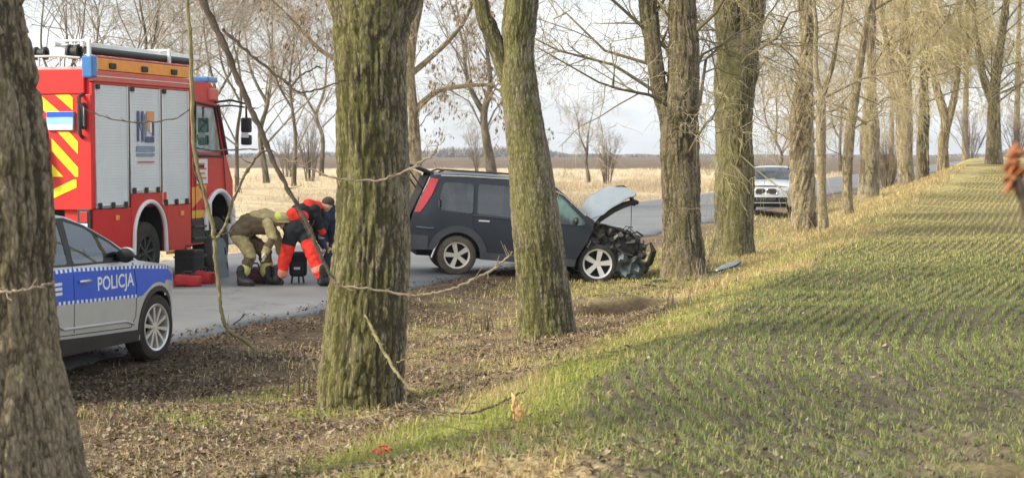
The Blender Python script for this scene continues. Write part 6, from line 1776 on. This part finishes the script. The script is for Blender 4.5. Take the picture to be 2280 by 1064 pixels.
# firefighter bent over to the right
hipL, hipR = q(531, 518, -0.13), q(533, 516, 0.15)
waist = q(556, 500, 0); chest = q(590, 497, 0); neck = q(612, 490, 0.02); head = q(628, 492, 0.03)
kn1, an1 = q(558, 570, -0.16), q(540, 612, -0.22)
kn2, an2 = q(590, 562, 0.12), q(597, 612, 0.10)
ff = [('suit', [(hipL, 0.155), (waist, 0.185), (chest, 0.185)]), ('suit', [(hipR, 0.155), (waist, 0.185)]),
      ('khaki', [(waist + Vector((0.10, 0, 0.08)), 0.15), (chest + Vector((0.0, 0, 0.07)), 0.165), (neck, 0.115)]),
      ('hiviz', [(neck + Vector((0.02, -0.02, 0.03)), 0.085), (neck + Vector((0.07, -0.02, 0.04)), 0.085)]),
      ('skin', [(neck, 0.06), (head, 0.085), (head + Vector((0.03, 0, -0.06)), 0.075), (head + Vector((0.085, 0, -0.065)), 0.022)]),
      ('khaki', [(hipL + Vector((0.0, -0.03, -0.07)), 0.125), ((hipL + kn1) / 2, 0.112), (kn1, 0.098)]), ('suit', [(kn1, 0.092), ((kn1 * 0.4 + an1 * 0.6), 0.085)]), ('band', [(kn1 * 0.38 + an1 * 0.62, 0.090), (kn1 * 0.2 + an1 * 0.8, 0.090)]),
      ('suit', [(hipR, 0.14), ((hipR + kn2) / 2, 0.130), (kn2, 0.112), (kn2 * 0.45 + an2 * 0.55, 0.105)]), ('band', [(kn2 * 0.42 + an2 * 0.58, 0.112), (kn2 * 0.15 + an2 * 0.85, 0.112)])]
ff += boot(538, 640, -0.24, 0.8, -0.5) + boot(598, 640, 0.06, 1.0, -0.3)
sh1 = q(596, 498, -0.20); el1 = q(607, 530, -0.28); wr1 = q(590, 562, -0.34)
ff += [('khaki', [(sh1, 0.092), (el1, 0.072)]), ('suit', [(el1, 0.070), (el1 * 0.3 + wr1 * 0.7, 0.060)]), ('khaki', [(el1 * 0.28 + wr1 * 0.72, 0.062), (wr1, 0.055)])]
ff += hand('glove', wr1, wr1 + Vector((-0.02, -0.02, -0.12)), (0, -1, 0.2), 1.15)
sh2 = q(600, 500, 0.22); el2 = q(618, 528, 0.25); wr2 = q(622, 560, 0.2)
ff += [('khaki', [(sh2, 0.09), (el2, 0.07), (wr2, 0.055)])] + hand('glove', wr2, wr2 + Vector((0.03, 0, -0.12)), (0, 1, 0.2), 1.15)
hm = MB(); hc = head + Vector((0.015, 0, 0.035))
hm.ball(hc, 0.135, 0.125, 0.105, 20, 12); hm.lathe([(0.12, -0.006), (0.165, -0.012), (0.168, 0.0), (0.12, 0.012)], 24, Matrix.Translation(hc + Vector((0.0, 0, -0.045))) @ Matrix.Rotation(R(90), 4, 'X'), closed=True)
person('firefighter in a brown and khaki suit bending forward beside the fire engine cab', ff, extra=[('helmet', hm, 'khaki')])

# paramedic seen from behind, legs apart
hl, hr = q(651, 512, 0), q(672, 511, 0.05)
wl_, wr_ = q(655, 482, 0.06), q(672, 478, 0.10)
ch = q(690, 470, 0.30); nk = q(703, 468, 0.48); hd = q(713, 474, 0.60)
k1, a1 = q(637, 566, -0.02), q(624, 612, 0.0)
k2, a2 = q(694, 562, -0.08), q(713, 612, -0.12)
pmd = [('cloth_black', [(hl, 0.155), ((hl + hr) / 2 + Vector((0, 0, 0.02)), 0.17), (hr, 0.155)]), ('med_red', [(wl_ + Vector((-0.02, -0.03, 0.02)), 0.115), (wr_ + Vector((0.0, -0.03, -0.03)), 0.112)]),
       ('cloth_black', [(wl_ + Vector((0.05, 0.05, 0.06)), 0.13), (ch, 0.165), (nk, 0.10)]),
       ('med_red', [(ch + Vector((-0.02, -0.08, 0.10)), 0.095), (nk + Vector((0.03, -0.08, 0.07)), 0.09)]),
       ('cloth_black', [(hl, 0.135), (hl * 0.45 + k1 * 0.55, 0.122)]), ('med_red', [(hl * 0.5 + k1 * 0.5, 0.122), (k1, 0.108), (k1 * 0.25 + a1 * 0.75, 0.098)]), ('med_band', [(k1 * 0.22 + a1 * 0.78, 0.10), (k1 * 0.10 + a1 * 0.90, 0.10)]),
       ('cloth_black', [(hr, 0.135), (hr * 0.55 + k2 * 0.45, 0.122)]), ('med_red', [(hr * 0.6 + k2 * 0.4, 0.120), (k2, 0.108), (k2 * 0.4 + a2 * 0.6, 0.102)]), ('med_band', [(k2 * 0.32 + a2 * 0.68, 0.104), (k2 * 0.22 + a2 * 0.78, 0.104)]), ('med_red', [(k2 * 0.18 + a2 * 0.82, 0.102), (a2, 0.092)]),
       ('skin', [(nk, 0.055), (hd, 0.085), (hd + Vector((0.03, 0.03, -0.06)), 0.072), (hd + Vector((0.06, 0.06, -0.05)), 0.02)])]
pmd += boot(617, 645, -0.02, -0.5, 0.8) + boot(716, 648, -0.14, 0.9, 0.6)
s1 = ch + Vector((0.10, -0.12, 0.03)); e1 = q(712, 505, 0.30); w1 = q(724, 536, 0.42)
pmd += [('cloth_black', [(s1, 0.085), (e1, 0.068)]), ('med_red', [(e1, 0.066), (e1 * 0.6 + w1 * 0.4, 0.06)]), ('cloth_black', [(e1 * 0.6 + w1 * 0.4, 0.058), (w1, 0.048)])] + hand('skin', w1, w1 + Vector((0.05, 0.02, -0.11)), (0, -1, 0.1), 1.0)
s2 = ch + Vector((0.02, 0.22, 0.03)); e2 = q(700, 512, 0.62); w2 = q(716, 545, 0.70)
pmd += [('cloth_black', [(s2, 0.085), (e2, 0.068), (w2, 0.05)])] + hand('skin', w2, w2 + Vector((0.05, 0.02, -0.11)), (0, 1, 0.1), 1.0)
cp = MB(); cp.ball(hd + Vector((0.0, 0, 0.03)), 0.108, 0.108, 0.092, 18, 10)
person('paramedic seen from behind in bright red and black trousers with legs apart', pmd, extra=[('cap', cp, 'med_red')])

# kneeling person in navy, mostly behind the big trunk
b0 = q(742, 505, 0.7)
kp = [('cloth_navy', [(q(748, 556, 0.7), 0.165), (q(745, 525, 0.7), 0.175), (q(736, 488, 0.65), 0.19), (q(734, 470, 0.62), 0.13)]),
      ('skin', [(q(733, 468, 0.6), 0.06), (q(729, 455, 0.55), 0.088), (q(726, 462, 0.52), 0.072), (q(722, 462, 0.48), 0.02)]),
      ('cloth_navy', [(q(748, 556, 0.62), 0.13), (q(728, 584, 0.45), 0.11), (q(748, 616, 0.6), 0.085)]),
      ('cloth_navy', [(q(752, 556, 0.85), 0.13), (q(738, 608, 0.9), 0.10), (q(765, 612, 0.9), 0.08)]),
      ('cloth_navy', [(q(724, 482, 0.48), 0.085), (q(716, 520, 0.40), 0.068)]), ('logo_grey', [(q(716, 522, 0.40), 0.066), (q(717, 530, 0.38), 0.063)]), ('cloth_navy', [(q(717, 532, 0.38), 0.06), (q(724, 552, 0.32), 0.048)]),
      ('cloth_navy', [(q(748, 484, 0.8), 0.085), (q(752, 520, 0.7), 0.068), (q(738, 548, 0.5), 0.05)])]
kp += hand('skin', q(724, 552, 0.32), q(718, 568, 0.28), (0, -1, 0), 1.0) + hand('skin', q(738, 548, 0.5), q(728, 562, 0.45), (0, 1, 0), 1.0)
kp += boot(748, 640, 0.6, -1, -0.2)
hr_ = MB(); hr_.ball(q(731, 450, 0.57), 0.105, 0.11, 0.09, 16, 10)
person('person in a dark navy jacket crouching, mostly hidden by the big mossy trunk', kp, extra=[('hair', hr_, 'hair')])

# ------------------------------------------------------------------ equipment on the road
def bag(label, px, py, Y, l, w, h, mat, yaw, handles=True):
    p = pt(px, py, Y); root = empty('equipment_bag', (p.x, Y, 0.045), (0, 0, yaw)); tag(root, label, 'bag', 'equipment bags on the road')
    m = MB(); n = 14
    for i in range(n + 1):
        u = -1 + 2 * i / n; k = (1 - abs(u) ** 5) ** 0.5 * 0.5 + 0.5
        for j in range(12):
            a = 2 * math.pi * j / 12
            yy = math.copysign(abs(math.cos(a)) ** 0.6, math.cos(a)) * w / 2 * k; zz = (math.copysign(abs(math.sin(a)) ** 0.6, math.sin(a)) * 0.5 + 0.5) * h * (0.75 + 0.25 * k) - 0.05 * h * math.sin(3 * u)
            m.v.append((u * l / 2, yy, zz))
    for i in range(n):
        for j in range(12): m.f.append((i * 12 + j, i * 12 + (j + 1) % 12, (i + 1) * 12 + (j + 1) % 12, (i + 1) * 12 + j))
    m.f += [tuple(range(11, -1, -1)), tuple(n * 12 + j for j in range(12))]
    m.build('bag_body', M[mat], root, smooth=True)
    if handles:
        for s in (-1, 1): MB().tube([(-l * 0.2, s * w * 0.2, h * 0.93), (-l * 0.12, s * w * 0.15, h * 1.25), (l * 0.12, s * w * 0.15, h * 1.25), (l * 0.2, s * w * 0.2, h * 0.93)], 0.012, 6).build('bag_handle', M['black'], root, smooth=True)
    MB().tube([(-l * 0.45, 0, h * 0.99), (0, 0, h * 1.0), (l * 0.45, 0, h * 0.99)], 0.008, 5).build('bag_zip', M['black'], root)
bag('red bag lying on the road nearest the police car bonnet', 418, 640, 28.0, 0.42, 0.26, 0.19, 'bag_red', 0.15)
bag('red bag next to the long thin sapling stem, by the fire engine cab', 456, 634, 28.6, 0.30, 0.26, 0.21, 'bag_red', -0.4)
bag('dark maroon bag at the feet of the firefighter', 566, 640, 28.7, 0.46, 0.30, 0.26, 'bag_maroon', 0.1)
def case():
    p = pt(422, 622, 29.6); root = empty('equipment_case', (p.x, 29.6, 0.045), (0, 0, HEAD + 1.5)); tag(root, 'black box shaped equipment case standing under the fire engine cab step', 'case')
    MB().box(-0.19, 0.19, -0.17, 0.17, 0.02, 0.50).build('case_shell', M['black'], root, bevel=0.025)
    MB().box(-0.20, 0.20, -0.18, 0.18, 0.36, 0.385).build('case_seam', M['engine'], root)
    MB().tube([(-0.07, 0, 0.50), (-0.06, 0, 0.56), (0.06, 0, 0.56), (0.07, 0, 0.50)], 0.012, 6).build('case_handle', M['black'], root)
    for s in (-0.12, 0.12): MB().box(s - 0.02, s + 0.02, -0.19, -0.17, 0.33, 0.42).build('latch', M['engine_grey'], root)
case()
def rucksack():
    p = pt(664, 622, 28.9); root = empty('medical_rucksack', (p.x, 28.9, 0.045)); tag(root, 'black medical rucksack on a stand between the paramedic legs', 'rucksack')
    MB().box(-0.14, 0.14, -0.10, 0.10, 0.10, 0.50).build('bag_body', M['cloth_black'], root, bevel=0.06, segs=3)
    MB().box(-0.10, 0.10, -0.15, -0.10, 0.13, 0.34).build('front_pocket', M['cloth_navy'], root, bevel=0.03)
    for x, y in ((-0.10, -0.08), (0.10, -0.08), (0.0, 0.09)): MB().tube([(x * 0.8, y * 0.8, 0.14), (x, y, 0.0)], 0.016, 6).build('leg', M['black'], root)
    MB().box(-0.05, 0.05, -0.157, -0.15, 0.22, 0.26).build('pale_tag', M['white'], root)
rucksack()
def board():
    p = pt(497, 604, 30.0); root = empty('spine_board', (p.x, 30.0, 0.045), (R(-12), 0, 0.9)); tag(root, 'narrow blue grey board leaning upright against the fire engine front', 'board')
    MB().prism([(x, z) for x, z in round_poly([(-0.12, 0.0), (0.12, 0.0), (0.16, 0.55), (0.12, 0.68), (-0.12, 0.68), (-0.16, 0.55)], 0.05)], -0.02, 0.02).build('board_panel', M['fender'], root)
    for z in (0.2, 0.45):
        for x in (-0.115, 0.115): MB().box(x - 0.012, x + 0.012, -0.026, 0.026, z - 0.06, z + 0.06).build('grip', M['dark'], root)
board()
def on_ground(px, py):
    """walk down the sight line of a pixel until it meets the ground"""
    lo, hi = 4.0, 200.0
    Y = lo
    while Y < hi:
        p = pt(px, py, Y)
        if p.z <= gz1(p.x, p.y): break
        Y *= 1.01
    p.z = gz1(p.x, p.y); return p

# ------------------------------------------------------------------ thin stems, hanging and fallen branches
def px_tube(mb, rows, n=7, seed=0, kink=0.007):
    """rows (x, y, width_px, depth): one bent woody shoot"""
    g = random.Random(seed)
    P = np.array([tuple(pt(x, y, Y)) + (w / 2 / FPX * Y,) for x, y, w, Y in rows])
    S = smooth_path(P, max(8, len(rows) * 6))
    pts = [(p[0] + g.uniform(-kink, kink), p[1] + g.uniform(-kink, kink), p[2] + g.uniform(-kink, kink)) for p in S]
    rr = [max(0.0025, p[3] * 0.70 * (1 + 0.16 * math.sin(i * 2.1 + seed))) for i, p in enumerate(S)]
    mb.tube(pts, rr, n)
    for i in range(2, len(pts) - 2):
        if g.random() < 0.30 and rr[i] < 0.028:
            a = Vector(pts[i]); d = (Vector(pts[i + 1]) - a).normalized()
            k = (d + Vector((g.uniform(-1, 1), g.uniform(-1, 1), g.uniform(-0.6, 1.1)))).normalized()
            ln = g.uniform(0.02, 0.13); mid = a + k * ln * 0.5 + Vector((g.uniform(-.01, .01), 0, g.uniform(-.01, .01)))
            mb.tube([a, mid, a + k * ln + Vector((0, 0, ln * 0.2))], [max(0.003, rr[i] * 0.5), 0.003, 0.0018], 5)
    return mb

def woody(name, label, cat, foot_, parts, group=None):
    root = empty(name, foot_); tag(root, label, cat, group)
    for i, (nm, mat, chains) in enumerate(parts):
        m = MB()
        for c, ch in enumerate(chains): px_tube(m, ch, seed=i * 7 + c)
        m.v = [tuple(Vector(v) - Vector(foot_)) for v in m.v]
        m.build(nm, M[mat], root, smooth=True)
    return root

Ys = 18.6
woody('sapling', 'thin greenish sapling stem rising from the road edge in front of the fire engine cab', 'sapling', pt(562, 772, Ys),
      [('stem', 'stem_moss', [[(566, 775, 15, Ys), (540, 755, 14, Ys), (512, 738, 14, Ys), (496, 708, 13, Ys), (489, 660, 12, Ys), (481, 590, 14, Ys), (477, 530, 15, Ys), (466, 470, 13, Ys), (446, 400, 13, Ys), (432, 320, 14, Ys), (428, 220, 14, Ys), (424, 110, 13, Ys), (418, 0, 11, Ys), (410, -160, 7, Ys)]]),
       ('branch', 'stem_moss', [[(477, 535, 11, Ys), (498, 510, 10, Ys), (512, 470, 9, Ys), (530, 420, 8, Ys), (555, 372, 8, Ys), (580, 338, 6, Ys)]]),
       ('branch', 'stem_dark', [[(440, 330, 6, Ys), (470, 335, 6, Ys), (520, 333, 5, Ys), (575, 332, 4, Ys)]]),
       ('branch', 'stem_dark', [[(462, 455, 7, Ys), (438, 395, 6, Ys), (430, 350, 6, Ys), (440, 300, 5, Ys)]]),
       ('twig', 'stem_dark', [[(429, 235, 4, Ys), (395, 262, 4, Ys), (330, 272, 4, Ys), (262, 268, 4, Ys), (205, 250, 3, Ys), (165, 225, 2, Ys)]]),
       ('twig', 'stem_dark', [[(520, 722, 5, Ys), (545, 700, 4, Ys)], [(536, 748, 7, Ys), (546, 732, 5, Ys), (541, 742, 3, Ys)]]),
       ('twig', 'stem_dark', [[(478, 520, 6, Ys), (498, 521, 5, Ys), (520, 512, 4, Ys)]])])

def lie(rows, lift=0.10):
    out = []
    for x, y, w, _ in rows:
        p = on_ground(x, y); out.append((x, y, w, p.y - lift / max(0.02, (CAM_H - p.z) / p.y)))
    return out

Yb = 14.3
woody('hanging_branch', 'long dark branch hanging diagonally down to the big mossy trunk', 'branch', pt(742, 625, Yb),
      [('stem', 'stem_dark', [[(395, -130, 26, Yb), (450, 0, 23, Yb), (498, 100, 22, Yb), (535, 190, 20, Yb), (575, 280, 19, Yb), (600, 340, 17, Yb), (640, 420, 15, Yb), (676, 480, 14, Yb), (700, 535, 14, Yb), (722, 585, 12, Yb), (742, 622, 9, Yb)]]),
       ('branch', 'stem_dark', [[(497, 65, 10, Yb), (540, 105, 10, Yb), (590, 148, 9, Yb), (648, 192, 9, Yb)], [(648, 192, 8, Yb), (672, 168, 6, Yb), (704, 150, 5, Yb), (716, 152, 3, Yb)]]),
       ('twig', 'stem_dark', [[(648, 195, 6, Yb), (668, 206, 7, Yb), (710, 198, 6, Yb), (752, 184, 5, Yb), (774, 178, 3, Yb)]]),
       ('twig', 'stem_pale', [[(604, 335, 6, Yb), (640, 358, 6, Yb), (690, 376, 6, Yb), (740, 395, 6, Yb), (800, 402, 6, Yb), (850, 400, 7, Yb), (900, 382, 7, Yb), (940, 358, 7, Yb)], [(940, 358, 7, Yb), (962, 346, 7, Yb), (971, 333, 5, Yb), (976, 320, 3, Yb)]]),
       ('twig', 'stem_pale', [[(735, 615, 8, Yb), (760, 636, 8, Yb), (810, 641, 8, Yb), (860, 648, 8, Yb), (910, 657, 9, Yb), (960, 654, 9, Yb), (1010, 642, 8, Yb), (1060, 620, 9, Yb), (1100, 598, 8, Yb), (1128, 575, 6, Yb), (1142, 560, 4, Yb)]]),
       ('twig', 'stem_dark', [[(705, 545, 6, Yb), (690, 520, 5, Yb), (660, 470, 4, Yb), (668, 440, 3, Yb)]]),
       ('twig', 'stem_dark', [[(600, 335, 7, Yb), (575, 345, 6, Yb), (548, 388, 5, Yb), (520, 440, 4, Yb), (508, 480, 3, Yb)]])])

woody('fallen_branch', 'curved bare branch leaning on the big mossy trunk foot and looping over grass', 'branch', (pt(905, 905, 14.2)),
      [('stem', 'stem_moss', [[(812, 700, 5, 14.85), (826, 728, 10, 14.72), (842, 760, 11, 14.6), (866, 802, 11, 14.5), (888, 838, 10, 14.3), (912, 862, 8, 14.2), (930, 870, 5, 14.1)]]),
       ('twig', 'stem_dark', [lie([(898, 856, 7, 0), (902, 880, 7, 0), (910, 905, 7, 0), (930, 914, 6, 0), (948, 914, 5, 0)], 0.12), lie([(930, 892, 5, 0), (950, 905, 6, 0), (1000, 918, 7, 0), (1050, 918, 8, 0), (1095, 905, 8, 0), (1140, 884, 7, 0), (1172, 866, 5, 0)])]),
       ('twig', 'stem_moss', [[(885, 806, 5, 14.4), (910, 798, 4, 14.3), (935, 792, 3, 14.3)]])])
woody('loose_twig', 'pale twig tied across the cut off trunk at the left edge', 'twig', pt(60, 645, 9.3),
      [('stem', 'stem_pale', [[(-40, 652, 9, 9.45), (0, 650, 9, 9.38), (40, 647, 9, 9.36), (80, 640, 9, 9.42), (108, 633, 8, 9.62), (122, 627, 6, 9.8)]])])

# ------------------------------------------------------------------ small things on the ground
def curved_sheet(name, label, cat, loc, yaw, l, w, mat, arch_=0.4, seed=0, parent=None, group=None, pitch=0.0, thick=0.006):
    V, F = [], []
    n, k = 10, 6
    for i in range(n + 1):
        for j in range(k + 1):
            u, v = i / n - 0.5, j / k - 0.5
            V.append((u * l, v * w * (1 - 0.5 * abs(u)), arch_ * w * (0.25 - v * v) * 2 + arch_ * l * 0.3 * (0.25 - u * u) + 0.05 * w * math.sin(i * 1.9 + seed + j)))
    for i in range(n):
        for j in range(k): F.append((i * (k + 1) + j, i * (k + 1) + j + 1, (i + 1) * (k + 1) + j + 1, (i + 1) * (k + 1) + j))
    o = MB().add(V, F).build(name, M[mat], parent, smooth=True)
    s = o.modifiers.new('thickness', 'SOLIDIFY'); s.thickness = thick
    o.location = loc; o.rotation_euler = (0.25, pitch, yaw)
    if label: tag(o, label, cat, group)
    return o

p = on_ground(1620, 607)
wp = empty('car_wing_fragment', p, (0, 0, 0.5)); tag(wp, 'bent silver grey piece of car wing lying right of the hit trunk', 'wreckage')
curved_sheet('outer_skin', None, None, (0, 0, 0.07), 0.0, 0.52, 0.24, 'bonnet', 0.5, 2, wp, pitch=-0.28)
MB().tube([(-0.26, -0.05, 0.03), (-0.1, -0.09, 0.07), (0.1, -0.10, 0.12), (0.24, -0.05, 0.17)], 0.016, 6).build('inner_edge', M['black'], wp, smooth=True)
dl = ['flat black shard of broken bumper by the foot of the hit trunk', 'small grey splinter lying under the torn wing of the crashed car', 'dark curved shard between the crashed car and the hit trunk', 'pale fragment close to the crashed front wheel', 'black strip of trim lying in the litter before the hit trunk', 'small silver shard right of the hit trunk foot']
for i, (x, y, l, w, mt) in enumerate(((1470, 632, 0.26, 0.12, 'black'), (1412, 634, 0.14, 0.07, 'engine_grey'), (1446, 640, 0.22, 0.10, 'engine'), (1378, 642, 0.10, 0.06, 'bonnet'), (1500, 648, 0.30, 0.05, 'black'), (1585, 622, 0.12, 0.06, 'bonnet'))):
    p = on_ground(x, y)
    curved_sheet('broken_fragment', dl[i], 'wreckage', (p.x, p.y, p.z + 0.03), i * 1.3, l, w, mt, 0.35, i, group='wreckage fragments by the hit trunk')

def straw_tuft():
    p = on_ground(1150, 950); root = empty('dry_plant', p); tag(root, 'tuft of pale orange dry leaves standing at the edge of the crop', 'plant')
    g = random.Random(4)
    for i in range(16):
        a = g.uniform(0, 6.283); h = g.uniform(0.07, 0.20); r = g.uniform(0.01, 0.06)
        bx, by = math.cos(a) * r, math.sin(a) * r; lx, ly = g.uniform(-0.05, 0.05), g.uniform(-0.05, 0.05)
        wv = g.uniform(0.008, 0.018); c, s = math.cos(a + 1.5) * wv, math.sin(a + 1.5) * wv
        V = [(bx - c * .3, by - s * .3, 0), (bx + c * .3, by + s * .3, 0), (bx + lx * .5 + c, by + ly * .5 + s, h * .5), (bx + lx * .5 - c, by + ly * .5 - s, h * .5), (bx + lx + c * .7, by + ly + s * .7, h * .85), (bx + lx - c * .7, by + ly - s * .7, h * .85), (bx + lx * 1.6, by + ly * 1.6, h * .95)]
        MB().add(V, [(0, 1, 2, 3), (3, 2, 4, 5), (5, 4, 6)]).build('leaf', M['straw'], root)
straw_tuft()

p = on_ground(848, 1020); rs = empty('red_scrap', p, (0, 0, 0.2)); tag(rs, 'crumpled red plastic scrap among the leaves at the bottom of the photograph', 'litter')
for i, (dx, dy, yw, l, w) in enumerate(((0, 0, 0.3, 0.09, 0.05), (-0.04, 0.02, 1.2, 0.07, 0.035), (0.035, -0.02, 2.1, 0.07, 0.04), (0.015, 0.03, 2.8, 0.06, 0.035))):
    curved_sheet('crumpled_flap', None, None, (dx, dy, 0.025 + 0.012 * i), yw, l, w, 'red_scrap', 0.6, i * 3, rs, thick=0.002)
p = on_ground(502, 990)
curved_sheet('green_scrap', 'small pale green scrap lying in the brown leaves left of the big trunk', 'litter', (p.x, p.y, p.z + 0.02), 0.4, 0.06, 0.04, 'airbag', 0.4, 5, thick=0.002)
tl_ = ['white pebble in the crop near the bottom centre', 'white pebble in the crop below the lush patch', 'pale stone at the bottom edge of the crop', 'pale stone by the tuft of orange leaves', 'white pebble far out in the green crop', 'pale stone near the lower right frame corner', 'pale stone on the bank below the forked trunk']
for i, (x, y, r) in enumerate(((1505, 1000, 0.010), (1640, 812, 0.013), (1400, 1046, 0.014), (1225, 975, 0.010), (1745, 806, 0.013), (2190, 965, 0.009), (1335, 790, 0.012))):
    p = on_ground(x, y); m = MB(); m.ball((0, 0, r * 0.4), r * 1.3, r, r * 0.7, 9, 6)
    m.v = [(a * (1 + 0.25 * math.sin(7 * b / r)), b, c) for a, b, c in m.v]
    o = m.build('stone', M['stem_pale'], None, smooth=True); o.location = p; tag(o, tl_[i], 'stone', 'pale stones in the crop')

# shoots at the foot of the hit trunk and dry stalks along the bank
def shoots(label, px, py, n, h, seed, spread, mat='stem_pale', group='clumps of dry shoots along the bank'):
    p = on_ground(px, py); root = empty('dry_shoots', p); tag(root, label, 'plant', group)
    g = random.Random(seed)
    for i in range(n):
        a, r = g.uniform(0, 6.283), g.uniform(0, spread)
        b = Vector((math.cos(a) * r, math.sin(a) * r * 0.6, -0.03)); hh = h * g.uniform(0.5, 1.1)
        t = b + Vector((g.uniform(-0.25, 0.25) * hh, g.uniform(-0.15, 0.15) * hh, hh))
        mid = (b + t) / 2 + Vector((g.uniform(-0.05, 0.05) * hh, 0, 0))
        MB().tube([b, mid, t], [0.009, 0.007, 0.003], 5).build('shoot', M[mat], root, smooth=True)
shoots('clump of brown dry shoots at the right foot of the hit trunk', 1545, 626, 16, 0.42, 1, 0.30)
shoots('upright pale shoots between the hit trunk and the mossy forked trunk', 1582, 590, 9, 1.5, 2, 0.15)
shoots('tangle of twigs at the foot of the forked trunk', 1085, 742, 12, 0.30, 3, 0.32, 'stem_dark')
shoots('pale dry stalks on the lip of the dug out hole', 1490, 690, 10, 0.28, 4, 0.4)
shoots('dry stalks left of the gnarled trunk', 1745, 522, 10, 0.5, 5, 0.35)
shoots('short dry stalks in the leaves left of the big mossy trunk', 680, 880, 7, 0.25, 6, 0.3, 'stem_dark')

# dried leaf on a stalk close to the camera at the right frame edge
def close_leaf():
    Y = 3.6
    tip = pt(2262, 372, Y); base = Vector((tip.x + 0.10, Y + 0.02, gz1(tip.x + 0.10, Y)))
    root = empty('withered_stalk', base); tag(root, 'withered orange leaf on a dark stalk right at the right frame edge', 'plant')
    st = [Vector((0, 0, -0.05)), Vector((0.02, 0, 0.6)), pt(2330, 640, Y) - base, pt(2296, 500, Y) - base, pt(2272, 425, Y) - base, pt(2262, 392, Y) - base]
    S = smooth_path(np.array([tuple(p) for p in st]), 26)
    MB().tube([tuple(p) for p in S], [0.012] * 18 + [0.010, 0.010, 0.012, 0.013, 0.012, 0.010, 0.008, 0.006], 9).build('stalk', M['stem_dark'], root, smooth=True)
    t = tip - base
    g = random.Random(8)
    for i in range(11):
        dz = 0.030 - 0.0075 * i
        dx = -0.008 * (i / 10) + g.uniform(-0.006, 0.010)
        o = curved_sheet('leaf', None, None, (t.x + dx, t.y + g.uniform(-0.012, 0.012), t.z + dz), g.uniform(0, 6), g.uniform(0.030, 0.046), g.uniform(0.018, 0.028), 'orange_leaf', 0.9, i, root, pitch=g.uniform(-1.4, 1.4), thick=0.0015)
close_leaf()

# ------------------------------------------------------------------ winter air
def haze():
    me = MB().box(-2500, 2500, -60, 5900, -1.5, 40)
    m = bpy.data.materials.new('air'); m.use_nodes = True
    N, L = m.node_tree.nodes, m.node_tree.links
    N.remove(N['Principled BSDF'])
    v = N.new('ShaderNodeVolumePrincipled'); v.inputs['Color'].default_value = (0.86, 0.92, 1.0, 1); v.inputs['Density'].default_value = 0.00022; v.inputs['Anisotropy'].default_value = 0.2
    L.new(v.outputs[0], N['Material Output'].inputs['Volume'])
    o = me.build('haze', m); tag(o, 'thin pale winter haze over the farmland', kind='stuff')
haze()
